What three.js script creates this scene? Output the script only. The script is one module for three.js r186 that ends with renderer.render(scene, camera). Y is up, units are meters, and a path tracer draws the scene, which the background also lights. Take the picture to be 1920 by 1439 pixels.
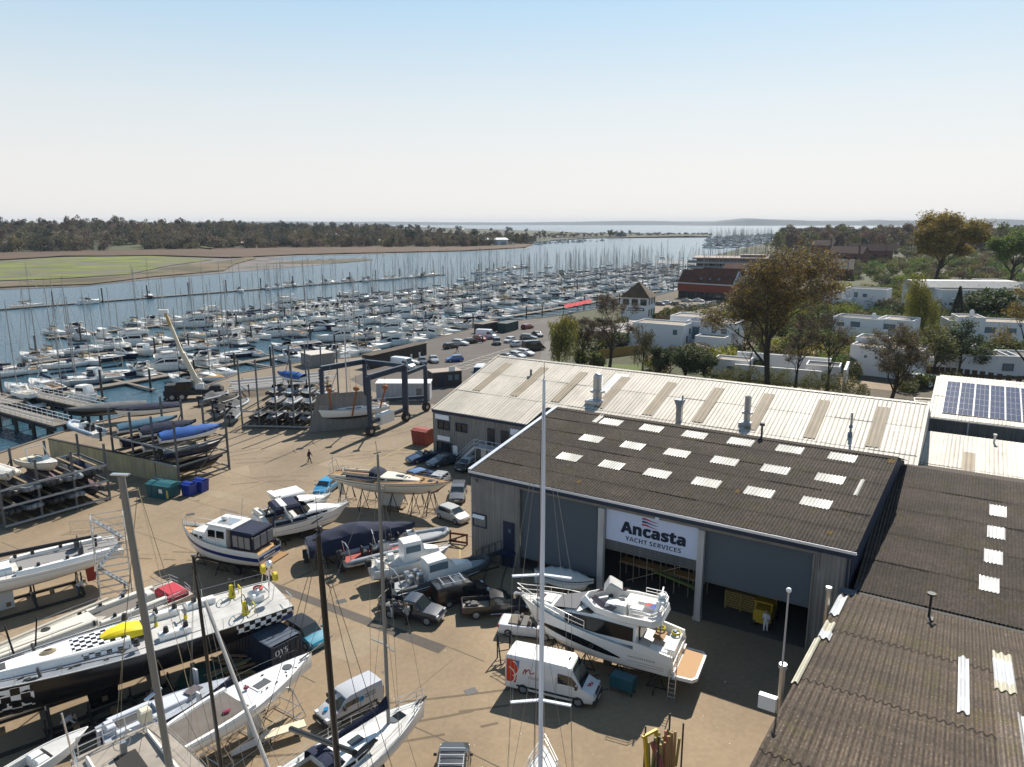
import*as THREE from 'three';
import{MarchingCubes}from 'three/addons/objects/MarchingCubes.js';
import{toCreasedNormals,mergeGeometries}from 'three/addons/utils/BufferGeometryUtils.js';

// ---------- camera, sky, sun, exposure ----------
const scene=new THREE.Scene();
const camera=new THREE.PerspectiveCamera(55.0,1024/767,0.5,40000);
camera.position.set(0,30,0);
camera.rotation.set(-Math.atan(300.5/1382),0,0);
const renderer=new THREE.WebGLRenderer({antialias:true});
renderer.setSize(1024,767);
renderer.toneMapping=THREE.LinearToneMapping;
renderer.toneMappingExposure=1.5;
renderer.shadowMap.enabled=true;

const SUN=new THREE.Vector3(0.40,0.98,-0.92).normalize();
{// clear spring sky, whitish near the horizon
  const W=512,H=256,d=new Float32Array(W*H*4),v=new THREE.Vector3();
  const ss=(a,b,x)=>{x=Math.min(1,Math.max(0,(x - a)/(b - a)));return x*x*(3 - 2*x);};
  const stops=[[0,.575,.555,.53],[4,.55,.55,.54],[8,.475,.52,.545],[15.5,.27,.415,.545],[28,.125,.225,.36],[55,.045,.105,.20],[90,.032,.08,.165]];
  for (let j=0;j<H;j++) for (let i=0;i<W;i++){
    const el=((j + .5)/H - .5)*Math.PI,az=((i + .5)/W - .5)*2*Math.PI;
    v.set(Math.cos(el)*Math.cos(az),Math.sin(el),Math.cos(el)*Math.sin(az));
    const e=Math.max(0,el*180/Math.PI);let k=0;
    while (k<stops.length - 2&&e>stops[k + 1][0]) k++;
    const a=stops[k],b=stops[k + 1],f=Math.min(1,(e - a[0])/(b[0] - a[0]));
    const g=Math.acos(Math.min(1,v.dot(SUN)))*180/Math.PI,w=.42*Math.exp(-g/25),o=(j*W + i)*4;
    for (let c=0;c<3;c++) d[o + c]=(a[c + 1] + (b[c + 1] - a[c + 1])*f)*(1 + w*.5) + w*[.5,.48,.45][c];
    d[o + 3]=1;
 }
  const t=new THREE.DataTexture(d,W,H,THREE.RGBAFormat,THREE.FloatType);
  t.mapping=THREE.EquirectangularReflectionMapping;t.magFilter=THREE.LinearFilter;t.needsUpdate=true;
  scene.background=t;scene.environment=t;
}
const sun=new THREE.DirectionalLight(new THREE.Color(1,.93,.83),5);
sun.position.copy(SUN).multiplyScalar(400).add(new THREE.Vector3(0,0,-120));
sun.target.position.set(0,0,-120);sun.castShadow=true;
Object.assign(sun.shadow.camera,{left:-260,right:260,top:260,bottom:-260,near:1,far:1200});
sun.shadow.mapSize.set(4096,4096);
scene.add(sun,sun.target);
scene.fog=new THREE.FogExp2(new THREE.Color(.8,.88,1),0.00005);

// ---------- helpers ----------
let seed=7;
const rnd=()=>{seed=(seed + 0x6D2B79F5) | 0;let t=Math.imul(seed ^ (seed>>>15),1 | seed);t=(t + Math.imul(t ^ (t>>>7),61 | t)) ^ t;return ((t ^ (t>>>14))>>>0)/4294967296;};
const rr=(a,b)=>a + (b - a)*rnd();
const pick=(a)=>a[Math.floor(rnd()*a.length)];
const PI=Math.PI,cos=Math.cos,sin=Math.sin,abs=Math.abs,max=Math.max,min=Math.min;
const lerp=(a,b,t)=>a + (b - a)*t;
const mix3=(a,b,t)=>[lerp(a[0],b[0],t),lerp(a[1],b[1],t),lerp(a[2],b[2],t)];
const hash=(x,y,s)=>{let h=(x*374761393 + y*668265263 + s*974634777) | 0;h=Math.imul(h ^ (h>>>13),1274126177);return ((h ^ (h>>>16))>>>0)/4294967296;};
function vnoise(x,y,per,s){
  const xi=Math.floor(x),yi=Math.floor(y),fx=x - xi,fy=y - yi,u=fx*fx*(3 - 2*fx),v=fy*fy*(3 - 2*fy);
  const w=(a)=>per?((a % per) + per) % per:a;
  return lerp(lerp(hash(w(xi),w(yi),s),hash(w(xi + 1),w(yi),s),u),lerp(hash(w(xi),w(yi + 1),s),hash(w(xi + 1),w(yi + 1),s),u),v);
}
function fbm(x,y,oct,per=0,s=1){let a=0,k=.5,n=0;for (let i=0;i<oct;i++){a +=k*vnoise(x,y,per,s + i);n +=k;k*=.5;x*=2;y*=2;per*=2;}return a/n;}

class MB{// mesh builder: collects faces, uv in metres
  constructor(){this.p=[];this.u=[];this.c=null;this.m=null;this.uvf=null;}
  at(x,y,z,ry=0,rx=0,rz=0){this.m=new THREE.Matrix4().makeRotationFromEuler(new THREE.Euler(rx,ry,rz,'YXZ')).setPosition(x,y,z);return this;}
  off(){this.m=null;return this;}
  tri(a,b,c){
    if (this.m) [a,b,c]=[a,b,c].map((q)=>{const v=new THREE.Vector3(...q).applyMatrix4(this.m);return [v.x,v.y,v.z];});
    this.p.push(...a,...b,...c);
    if (this.col){this.c=this.c||[];this.c.push(...this.col,...this.col,...this.col);}
    if (this.uvf){for (const q of [a,b,c]) this.u.push(...this.uvf(q));return;}
    const ux=b[0] - a[0],uy=b[1] - a[1],uz=b[2] - a[2],vx=c[0] - a[0],vy=c[1] - a[1],vz=c[2] - a[2];
    const nx=abs(uy*vz - uz*vy),ny=abs(uz*vx - ux*vz),nz=abs(ux*vy - uy*vx);
    for (const q of [a,b,c]) ny>=nx&&ny>=nz?this.u.push(q[0],q[2]):nx>=nz?this.u.push(q[2],q[1]):this.u.push(q[0],q[1]);
 }
  quad(a,b,c,d){this.tri(a,b,c);this.tri(a,c,d);return this;}
  hex(v){// 8 corners: bottom 0-3, top 4-7
    this.quad(v[3],v[2],v[1],v[0]);this.quad(v[4],v[5],v[6],v[7]);
    for (let i=0;i<4;i++){const j=(i + 1) % 4;this.quad(v[i],v[j],v[j + 4],v[i + 4]);}return this;
 }
  box(x,y,z,sx,sy,sz,ry=0){// y = bottom
    const c=cos(ry),s=sin(ry),q=(a,b,h)=>[x + a*c + b*s,h,z - a*s + b*c];
    const X=sx/2,Z=sz/2;return this.hex([q(-X,Z,y),q(X,Z,y),q(X,-Z,y),q(-X,-Z,y),q(-X,Z,y + sy),q(X,Z,y + sy),q(X,-Z,y + sy),q(-X,-Z,y + sy)]);
 }
  cbox(x,y,z,sx,sy,sz,ch=.1){// box with chamfered top edges
    const X=sx/2,Z=sz/2,r=(k,h)=>[[x - X + k,h,z + Z - k],[x + X - k,h,z + Z - k],[x + X - k,h,z - Z + k],[x - X + k,h,z - Z + k]];
    const a=r(0,y),b=r(0,y + sy - ch),c=r(ch,y + sy);
    for (let i=0;i<4;i++){const j=(i + 1) % 4;this.quad(a[i],a[j],b[j],b[i]);this.quad(b[i],b[j],c[j],c[i]);}
    return this.quad(c[0],c[1],c[2],c[3]);
 }
  tube(a,b,r0,r1=r0,n=6,caps=true){
    const A=new THREE.Vector3(...a),B=new THREE.Vector3(...b),d=B.clone().sub(A).normalize();
    const e=abs(d.y)>.9?new THREE.Vector3(1,0,0):new THREE.Vector3(0,1,0),u=new THREE.Vector3().crossVectors(d,e).normalize(),w=new THREE.Vector3().crossVectors(u,d);
    const ring=(C,r)=>Array.from({length:n},(_,i)=>{const t=(i + .5)/n*2*PI;return [C.x + (u.x*cos(t) + w.x*sin(t))*r,C.y + (u.y*cos(t) + w.y*sin(t))*r,C.z + (u.z*cos(t) + w.z*sin(t))*r];});
    const ra=ring(A,r0),rb=ring(B,r1);
    for (let i=0;i<n;i++){const j=(i + 1) % n;this.quad(ra[i],rb[i],rb[j],ra[j]);}
    if (caps) for (let i=1;i<n - 1;i++){this.tri(ra[0],ra[i],ra[i + 1]);this.tri(rb[0],rb[i + 1],rb[i]);}
    return this;
 }
  path(pts,r,n=6){for (let i=0;i<pts.length - 1;i++) this.tube(pts[i],pts[i + 1],Array.isArray(r)?r[i]:r,Array.isArray(r)?r[i + 1]:r,n);return this;}
  beam(a,b,w,h=w){
    const A=new THREE.Vector3(...a),B=new THREE.Vector3(...b),d=B.clone().sub(A).normalize(),e=abs(d.y)>.95?new THREE.Vector3(1,0,0):new THREE.Vector3(0,1,0);
    const u=new THREE.Vector3().crossVectors(d,e).normalize().multiplyScalar(w/2),v=new THREE.Vector3().crossVectors(u,d).normalize().multiplyScalar(h/2);
    const q=(C,s,t)=>[C.x + u.x*s + v.x*t,C.y + u.y*s + v.y*t,C.z + u.z*s + v.z*t];
    return this.hex([q(A,-1,-1),q(A,1,-1),q(B,1,-1),q(B,-1,-1),q(A,-1,1),q(A,1,1),q(B,1,1),q(B,-1,1)]);
 }
  loft(rows,close=false,capA=false,capB=false){
    for (let i=0;i<rows.length - 1;i++){const a=rows[i],b=rows[i + 1],n=a.length;for (let j=0;j<(close?n:n - 1);j++){const k=(j + 1) % n;this.quad(a[j],a[k],b[k],b[j]);}}
    if (capA) this.fan(rows[0]);if (capB) this.fan(rows[rows.length - 1].slice().reverse());return this;
 }
  fan(r){for (let i=1;i<r.length - 1;i++) this.tri(r[0],r[i + 1],r[i]);return this;}
  poly(pts,y){// flat polygon [x,z]
    const c=pts.map((q)=>new THREE.Vector2(q[0],q[1]));
    for (const [i,j,k] of THREE.ShapeUtils.triangulateShape(c,[])){const q=(n)=>[pts[n][0],y,pts[n][1]];this.tri(q(i),q(j),q(k));}
    return this;
 }
  prism(pts,y0,y1){this.poly(pts,y1);for (let i=0;i<pts.length;i++){const a=pts[i],b=pts[(i + 1) % pts.length];this.quad([a[0],y0,a[1]],[b[0],y0,b[1]],[b[0],y1,b[1]],[a[0],y1,a[1]]);}return this;}
  ball(x,y,z,rx,ry=rx,rz=rx,n=8){
    const rows=[];for (let i=0;i<=n/2;i++){const t=i/(n/2)*PI;rows.push(Array.from({length:n},(_,j)=>{const f=j/n*2*PI;return [x + rx*sin(t)*cos(f),y - ry*cos(t),z + rz*sin(t)*sin(f)];}));}
    return this.loft(rows,true);
 }
  wheel(x,y,z,r,w,n=14){const k=r*.82;return this.loft([[x,z - w/2,k],[x,z - w/2,r],[x,z + w/2,r],[x,z + w/2,k]].map(([X,Z,R])=>Array.from({length:n},(_,i)=>[X + R*cos(i/n*2*PI),y + R*sin(i/n*2*PI),Z])),true,true,true);}
  geo(smooth){
    let g=new THREE.BufferGeometry();
    g.setAttribute('position',new THREE.Float32BufferAttribute(this.p,3));g.setAttribute('uv',new THREE.Float32BufferAttribute(this.u,2));
    if (this.c) g.setAttribute('color',new THREE.Float32BufferAttribute(this.c,3));
    if (smooth) g=toCreasedNormals(g,smooth);else g.computeVertexNormals();
    return g;
 }
  build(name,mat,parent,smooth){
    const o=new THREE.Mesh(this.geo(smooth),mat);o.name=name;o.castShadow=o.receiveShadow=true;if (parent) parent.add(o);return o;
 }
}
const P=(par,name,mat,f,smooth)=>{const b=new MB();f(b);return b.p.length?b.build(name,mat,par,smooth):null;};
const used={};
const numbered=(n)=>{n=n.replace(/_\d{3}$/,'');const k=used[n]=(used[n]??-1) + 1;return k?n + '_' + String(k).padStart(3,'0'):n;};
function tag(o,label,category,group){Object.assign(o.userData,{label,category});if (group) o.userData.group=group;return o;}
function T(name,label,category,x=0,z=0,ry=0,group,y=0){const o=new THREE.Group();o.name=numbered(name);o.position.set(x,y,z);o.rotation.y=ry;scene.add(o);return tag(o,label,category,group);}
function ST(name,mat,f,kind='structure',smooth){const o=P(scene,name,mat,f,smooth);o.name=numbered(name);o.userData.kind=kind;return o;}
function copy(o,x,z,ry,label,group,y=0,s=1){const c=o.clone();c.name=numbered(o.name);c.userData={...o.userData};c.position.set(x,y,z);c.rotation.y=ry;if (Array.isArray(s)) c.scale.set(...s);else c.scale.setScalar(s);if (label) c.userData.label=label;if (group) c.userData.group=group;scene.add(c);return c;}
const head=(x1,z1,x2,z2)=>Math.atan2(-(z2 - z1),x2 - x1);// turn that points +x from 1 to 2
const mid2=(x1,z1,x2,z2)=>[(x1 + x2)/2,(z1 + z2)/2,head(x1,z1,x2,z2)];

// ---------- textures and materials ----------
function tex(n,f,srgb=true,rep=1){const d=new Uint8Array(n*n*4);for (let y=0;y<n;y++) for (let x=0;x<n;x++){const c=f(x/n,y/n,x,y),o=(y*n + x)*4;for (let k=0;k<3;k++) d[o + k]=max(0,min(255,(c.length?c[k]:c)*255));d[o + 3]=255;}const t=new THREE.DataTexture(d,n,n);t.wrapS=t.wrapT=THREE.RepeatWrapping;t.magFilter=t.minFilter=THREE.LinearFilter;if (srgb) t.colorSpace=THREE.SRGBColorSpace;t.repeat.set(1/rep,1/rep);t.needsUpdate=true;return t;}
const M=(r,g,b,rough=.6,o={})=>new THREE.MeshStandardMaterial({color:new THREE.Color().setRGB(r,g,b),roughness:rough,side:THREE.DoubleSide,...o});
const tConc=tex(1024,(x,y)=>{const a=fbm(x*6,y*6,5,6,3),b=fbm(x*90,y*90,3,90,9),s=hash(x*1024 | 0,y*1024 | 0,5);return mix3([.72,.71,.69],[1,1,1],.55*a + .35*b + (s>.985?-.25:.1) + (s<.006?.35:0));},true,22);
const tRoof=tex(1024,(x,y)=>{const a=fbm(x*5,y*9,5,0,13),b=fbm(x*120,y*120,2,120,19),s=hash(x*230 | 0,y*230 | 0,6),e=fbm(x*14,y*14,3,0,45);let c=mix3([.38,.35,.33],[1,.96,.9],.55*a + .6*b - .1);if (s>.975&&e>.45) c=[1,1,.93];if (e>.66) c=[c[0]*.95,c[1]*.97,c[2]*.82];return c;},true,16);
const tFine=tex(512,(x,y)=>{const a=fbm(x*8,y*8,4,8,23),b=hash(x*512 | 0,y*512 | 0,8);return .8 + .2*a - .08*b;},true,6);
const tStreak=tex(512,(x,y)=>{const a=fbm(x*40,y*3,3,0,29),b=fbm(x*6,y*6,3,6,33);return .72 + .2*a + .14*b;},true,9);
const tTeak=tex(256,(x,y)=>{const k=y*8,f=k - Math.floor(k),g=fbm(x*40,Math.floor(k)*7.3,2,0,41);return f<.1?[.2,.17,.13]:mix3([.78,.68,.55],[1,.93,.8],g);},true,.5);
const tBrick=tex(256,(x,y)=>{const k=y*24,r=Math.floor(k),f=k - r,q=x*8 + (r % 2)*.5,g=q - Math.floor(q);return f<.15||g<.06?[.75,.7,.65]:mix3([.8,.75,.75],[1,1,1],hash(Math.floor(q),r,3));},true,1.8);
const tWave=tex(512,(x,y)=>.6*fbm(x*24,y*24,4,24,51) + .4*fbm(x*7,y*7,3,7,57),false,14);

// ---------- water, ground ----------
const mWater=new THREE.MeshPhysicalMaterial({color:new THREE.Color().setRGB(.026,.074,.108),roughness:.2,specularIntensity:1,bumpMap:tWave,bumpScale:.34});
ST('water',mWater,(b)=>{b.uvf=(q)=>[q[0],q[2]];const xs=[-9000,-1500,-400,200,800,3000,14000],zs=[-16000,-4000,-1500,-700,-300,0,200];for (let i=0;i<6;i++) for (let j=0;j<6;j++) b.quad([xs[i],-2.5,zs[j + 1]],[xs[i + 1],-2.5,zs[j + 1]],[xs[i + 1],-2.5,zs[j]],[xs[i],-2.5,zs[j]]);});
const QUAY=[[-80,60],[-75,-60],[-68.4,-94.2],[-65.3,-107.4],[-60.4,-115.4],[-59.3,-126.7],[-55.7,-148],[-47.1,-159.8],[-33.3,-167.9],[-22.2,-189.9],[-8.7,-218.5],[6.9,-236],[18,-247.4],[42.7,-281],[75.5,-338],[113.15,-481.34],[183.22,-693.8],[300.19,-958.37],[575.64,-1544.2],[900,-1500],[3200,-1900],[3200,60]];
function clipCell(poly,x0,z0,x1,z1){
  let P0=poly;
  for (const [ax,s,lim] of [[0,1,x0],[0,-1,x1],[1,1,z0],[1,-1,z1]]){
    const out=[];for (let i=0;i<P0.length;i++){const a=P0[i],b=P0[(i + 1) % P0.length],da=(a[ax] - lim)*s,db=(b[ax] - lim)*s;if (da>=0) out.push(a);if (da*db<0){const t=da/(da - db);out.push([lerp(a[0],b[0],t),lerp(a[1],b[1],t)]);}}
    P0=out;if (P0.length<3) return null;
 }return P0;
}
function sheet(name,mat,poly,y,cell,colf,kind){// a ground sheet with slow colour changes
  return ST(name,mat,(b)=>{
    b.c=[];const xs=poly.map((q)=>q[0]),zs=poly.map((q)=>q[1]);
    for (let x=Math.floor(min(...xs)/cell)*cell;x<max(...xs);x +=cell) for (let z=Math.floor(min(...zs)/cell)*cell;z<max(...zs);z +=cell){
      const c=clipCell(poly,x,z,x + cell,z + cell);if (!c) continue;
      const yy=(q)=>typeof y==='function'?y(q[0],q[1]):y;
      for (let i=1;i<c.length - 1;i++){const t=[c[0],c[i + 1],c[i]];b.tri(...t.map((q)=>[q[0],yy(q),q[1]]));for (const q of t) b.c.push(...colf(q[0],q[1]));}
   }
 },kind);
}
const VC=(rough,map,o={})=>new THREE.MeshStandardMaterial({vertexColors:true,roughness:rough,...(map?{map}:{}),side:THREE.DoubleSide,...o});
const mQuay=M(.16,.14,.12,.9,{map:tFine});
ST('quay_wall',mQuay,(b)=>{for (let i=0;i<QUAY.length - 4;i++){const a=QUAY[i],c=QUAY[i + 1];b.quad([a[0],-6,a[1]],[c[0],-6,c[1]],[c[0],.12,c[1]],[a[0],.12,a[1]]);b.beam([a[0],.06,a[1]],[c[0],.06,c[1]],.5,.16);}});
// residential ground and far land on the right bank
sheet('ground',VC(.95,tFine),QUAY,-.02,14,(x,z)=>{const n=fbm(x/30,z/30,4,0,61),g=fbm(x/70 + 9,z/70,3,0,62);return g>.44?mix3([.085,.08,.03],[.045,.06,.018],n):mix3([.16,.125,.085],[.09,.075,.045],n);});
const YARD=[[-79,40],[-74.5,-60],...QUAY.slice(2,12),[20,-236],[7.93,-153.7],[-2,-100],[60,-60],[60,40]];
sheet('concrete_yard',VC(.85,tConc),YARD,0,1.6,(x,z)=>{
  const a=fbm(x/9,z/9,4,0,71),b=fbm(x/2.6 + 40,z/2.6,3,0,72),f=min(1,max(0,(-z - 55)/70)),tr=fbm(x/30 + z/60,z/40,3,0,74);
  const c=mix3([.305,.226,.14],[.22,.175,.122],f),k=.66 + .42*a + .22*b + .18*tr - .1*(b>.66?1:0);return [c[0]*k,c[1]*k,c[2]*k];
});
const CAR=[[-31.96,-141.67],[-21.6,-189.5],[-8.2,-217.8],[7.2,-235],[18,-246],[18.88,-225.67],[14.17,-189.95],[8.19,-148],[0,-130.88],[-12.6,-120.81],[-25.26,-130.88]];
sheet('car_park',VC(.9,tConc),CAR,.008,4,(x,z)=>{const k=.8 + .5*fbm(x/7,z/7,4,0,77);return [.098*k,.084*k,.074*k];});
const mLine=M(.62,.60,.55,.8,{map:tFine}),mYel=M(.45,.36,.14,.8,{map:tFine});
const flat=(b,x1,z1,x2,z2,w,y)=>b.quad(...(()=>{const l=Math.hypot(x2 - x1,z2 - z1),nx=-(z2 - z1)/l*w/2,nz=(x2 - x1)/l*w/2;return [[x1 + nx,y,z1 + nz],[x2 + nx,y,z2 + nz],[x2 - nx,y,z2 - nz],[x1 - nx,y,z1 - nz]];})());
ST('parking_markings',mLine,(b)=>{// white bay lines
  const A=[-13.82,-153.7],B=[2.02,-183.92];for (let i=0;i<=14;i++){const t=i/14,x=lerp(A[0],B[0],t),z=lerp(A[1],B[1],t);flat(b,x,z,x + 3.6,z + 2.3,.14,.014);}
  flat(b,...A,...B,.14,.013);flat(b,A[0] + 3.6,A[1] + 2.3,B[0] + 3.6,B[1] + 2.3,.14,.013);flat(b,-15.62,-145.83,6.09,-184.76,.12,.013);
  for (let i=0;i<9;i++){const t=i/8,x=lerp(-9,8,t),z=lerp(-212,-232,t);flat(b,x + 1,z + 1,x + 5,z + 4,.12,.013);}
});
ST('yard_markings',mYel,(b)=>{// faded yellow bays by the office
  const A=[-18.3,-89.33],B=[-14.09,-98.36];for (let i=0;i<=6;i++){const t=i/6,x=lerp(A[0],B[0],t),z=lerp(A[1],B[1],t);flat(b,x,z,x + 4.2,z + 1.2,.12,.010);}flat(b,...A,...B,.12,.0095);flat(b,A[0] + 4.2,A[1] + 1.2,B[0] + 4.2,B[1] + 1.2,.12,.0095);
  flat(b,-5.04,-66.95,-4.77,-62.29,.14,.01);flat(b,-7.1,-79.29,-7.12,-76.02,.12,.01);
});
ST('asphalt_patch',M(.115,.10,.085,.92,{map:tConc}),(b)=>{b.uvf=(q)=>[q[0],q[2]];const s=[[-20.82,-58.19],[-4.72,-48.23],[-5.25,-47.28],[-20.71,-57.14]];b.poly(s,.006);});
ST('yard_joints',M(.09,.075,.055,.95),(b)=>{// joints and cracks between the concrete bays
  const u=[.848,.53],v=[.53,-.848];let k=0;
  const ln=(p,d,L,w)=>{let x=p[0],z=p[1],s=0;while (s<L){const q=rr(1.5,3),a=rr(-.05,.05),nx=x + (d[0] + v[0]*a)*q,nz=z + (d[1] + v[1]*a)*q;if (rnd()>.1) flat(b,x,z,nx,nz,w*rr(.5,1.2),.004 + (k++ % 3)*.0005);x=nx;z=nz;s +=q;}};
  for (let i=-3;i<12;i++) ln([-58 + v[0]*i*8.3,-52 + v[1]*i*8.3],u,i>2?48:84,.07);
  for (let i=-1;i<6;i++) ln([-56 + u[0]*i*13.5,-40 + u[1]*i*13.5],v,i>3?18:70,.06);
  for (let i=0;i<26;i++){const x=rr(-45,18),z=rr(-95,-30),t=rr(0,6.3);ln([x,z],[cos(t),sin(t)],rr(2,7),.035);}
});
ST('oil_stains',M(.10,.08,.06,.55),(b)=>{for (let i=0;i<34;i++){const x=rr(-48,20),z=rr(-115,-28),r=rr(.08,.42),n=9;b.poly(Array.from({length:n},(_,j)=>{const q=r*rr(.55,1.2);return [x + q*cos(j/n*2*PI),z + q*sin(j/n*2*PI)];}),.0075 + (i % 4)*.0005);}});
ST('tyre_marks',M(.17,.128,.082,.9,{map:tConc}),(b)=>{for (let i=0;i<13;i++){let x=rr(-40,14),z=rr(-100,-32),a=rr(-1,.4) + (i % 2)*PI,w=rr(-.05,.05);for (let k=0;k<16;k++){const nx=x + cos(a)*1.1,nz=z + sin(a)*1.1;for (const s of [.8,-.8]) if (rnd()>.18) flat(b,x - sin(a)*s,z + cos(a)*s,nx - sin(a + w)*s,nz + cos(a + w)*s,.2,.0052 + (i % 5)*.0003);x=nx;z=nz;a +=w;}}});
ST('concrete_patch',M(.33,.26,.175,.9,{map:tConc}),(b)=>{b.uvf=(q)=>[q[0],q[2]];b.poly([[-34.76,-80.49],[-28.39,-77.14],[-28.33,-75.25],[-34.68,-78.78]],.0045);b.poly([[-36.18,-85.66],[-33.55,-89.33],[-31.93,-85.27],[-33.33,-84.12]],.0045);for (let i=0;i<7;i++){const x=rr(-40,12),z=rr(-92,-34),w=rr(1.2,3),d=rr(.8,2.2);b.poly([[-1,-1],[1,-.9],[.95,1],[-1,.95]].map(([p,q])=>[x + .848*p*w + .53*q*d,z + .53*p*w - .848*q*d]),.0047 + i*.0002);}});
ST('drain_covers',M(.05,.05,.05,.6),(b)=>{for (const [x,z] of [[-33.91,-73],[-2.69,-42.93],[-13.86,-54.72]]) b.box(x,.003,z,.8,.012,.6,.5);});
ST('dry_scraps',M(.62,.58,.5,.9),(b)=>{for (let i=0;i<130;i++){const x=rr(-30,20),z=rr(-70,-27),r=rr(.03,.11);b.box(x,.002,z,r,.012,r*rr(.4,1),rr(0,3));}});

// ---------- workshop buildings, all on one grid ----------
const GA=[-3.65,-64],GD=[.848,.53],GM=[.53,-.848],GT=-Math.atan2(.53,.848);
const gp=(u,v)=>[GA[0] + GD[0]*u + GM[0]*v,GA[1] + GD[1]*u + GM[1]*v];
const gT=(name,label,cat,u,v,group)=>T(name,label,cat,...gp(u,v),GT,group);
const mRoofD=M(.112,.093,.080,.93,{map:tRoof}),mRoofF=M(.185,.15,.12,.9,{map:tRoof}),mRoofW=M(.63,.57,.475,.62,{map:tStreak}),mGRP=M(.80,.77,.68,.45,{map:tFine}),mGRPt=M(.30,.235,.15,.7,{map:tStreak});
const mClad=M(.27,.258,.24,.6,{map:tStreak}),mNavy=M(.009,.022,.05,.65),mAlu=M(.62,.65,.70,.4,{metalness:.4}),mLint=M(.27,.245,.21,.85,{map:tFine}),mPill=M(.52,.50,.49,.8,{map:tStreak}),mShut=M(.095,.108,.118,.5),mDark=M(.035,.033,.03,.9,{map:tFine}),mSteel=M(.45,.46,.47,.35,{metalness:.7});
const sinP=(p,a)=>(x)=>a*sin(x/p*2*PI),rib=(p,a)=>(x)=>{const f=x/p - Math.floor(x/p);return f<.12?a:f<.2?a*(1 - (f - .12)/.08):f>.92?a*(f - .92)/.08:0;};
// sheeting over (u0..u1) running from v0,y0 to v1,y1 (local: x = u, z = -v)
let SHEAR=0;// slight skew of a roof whose gable is not quite square
function sheetRows(b,u0,u1,v0,y0,v1,y1,prof,step){
  const n=max(1,Math.ceil((u1 - u0)/step)),L=Math.hypot(v1 - v0,y1 - y0),ny=(v1 - v0)/L,nv=-(y1 - y0)/L;
  for (let i=0;i<n;i++){const a=lerp(u0,u1,i/n),c=lerp(u0,u1,(i + 1)/n),ha=prof(a),hc=prof(c),d0=SHEAR*(v0 + .85),d1=SHEAR*(v1 + .85);b.quad([a + d0,y0 + ha*ny,-(v0 + ha*nv)],[c + d0,y0 + hc*ny,-(v0 + hc*nv)],[c + d1,y1 + hc*ny,-(v1 + hc*nv)],[a + d1,y1 + ha*ny,-(v1 + ha*nv)]);}
}
const tones=(m)=>[.9,.97,1,1.04,1.1].map((k)=>{const c=m.clone();c.color=m.color.clone().multiplyScalar(k);return c;});
function roofCourses(par,mat,u0,u1,v0,y0,v1,y1,n,prof,step,lap=.035){
  const roof=new THREE.Group();roof.name='roof';par.add(roof);
  const ms=tones(mat),nb=max(1,Math.round((u1 - u0)/4.2));for (let i=0;i<n;i++) for (let k=0;k<nb;k++){const a=i/n,c=(i + 1)/n + (i<n - 1?.012:0),dy=.006*((k*7 + i*3) % 4);P(roof,'roof_sheet',pick(ms),(b)=>sheetRows(b,lerp(u0,u1,k/nb),lerp(u0,u1,(k + 1)/nb) + (k<nb - 1?.03:0),lerp(v0,v1,a),lerp(y0,y1,a) + (i?lap:.012) + dy,lerp(v0,v1,c),lerp(y0,y1,c) + .003 + dy,prof,step));}
  return roof;
}
function wallClad(b,u0,u1,y0,y1,v,prof,step=.075,top){const n=Math.ceil((u1 - u0)/step);for (let i=0;i<n;i++){const a=lerp(u0,u1,i/n),c=lerp(u0,u1,(i + 1)/n);b.quad([a,y0,-(v - prof(a))],[c,y0,-(v - prof(c))],[c,top?top(c):y1,-(v - prof(c))],[a,top?top(a):y1,-(v - prof(a))]);}}
function canvasTex(w,h,f){const c=document.createElement('canvas');c.width=w;c.height=h;const g=c.getContext('2d');f(g,w,h);const t=new THREE.CanvasTexture(c);t.colorSpace=THREE.SRGBColorSpace;return t;}
const uvRect=(x0,y0,x1,y1)=>(q)=>[(q[0] - x0)/(x1 - x0),(q[1] - y0)/(y1 - y0)];
function windowPart(par,u,y,v,w,h,mFrame,mGlass,mull=1,d=.06){// facing -v
  const f=P(par,'window',mFrame,(b)=>{b.box(u,y,-(v - d/2),w,.1,d);b.box(u,y + h - .1,-(v - d/2),w,.1,d);b.box(u - w/2 + .05,y + .1,-(v - d/2),.1,h - .2,d);b.box(u + w/2 - .05,y + .1,-(v - d/2),.1,h - .2,d);for (let i=1;i<=mull;i++) b.box(u - w/2 + w*i/(mull + 1),y + .1,-(v - d/2),.06,h - .2,d*.9);});
  P(f,'pane',mGlass,(b)=>b.box(u,y + .1,-(v - .012),w - .2,h - .2,.02));return f;
}
const mGlassD=M(.02,.03,.035,.06),mWhiteP=M(.78,.78,.76,.4),mGlassB=M(.12,.17,.2,.08);
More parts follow.
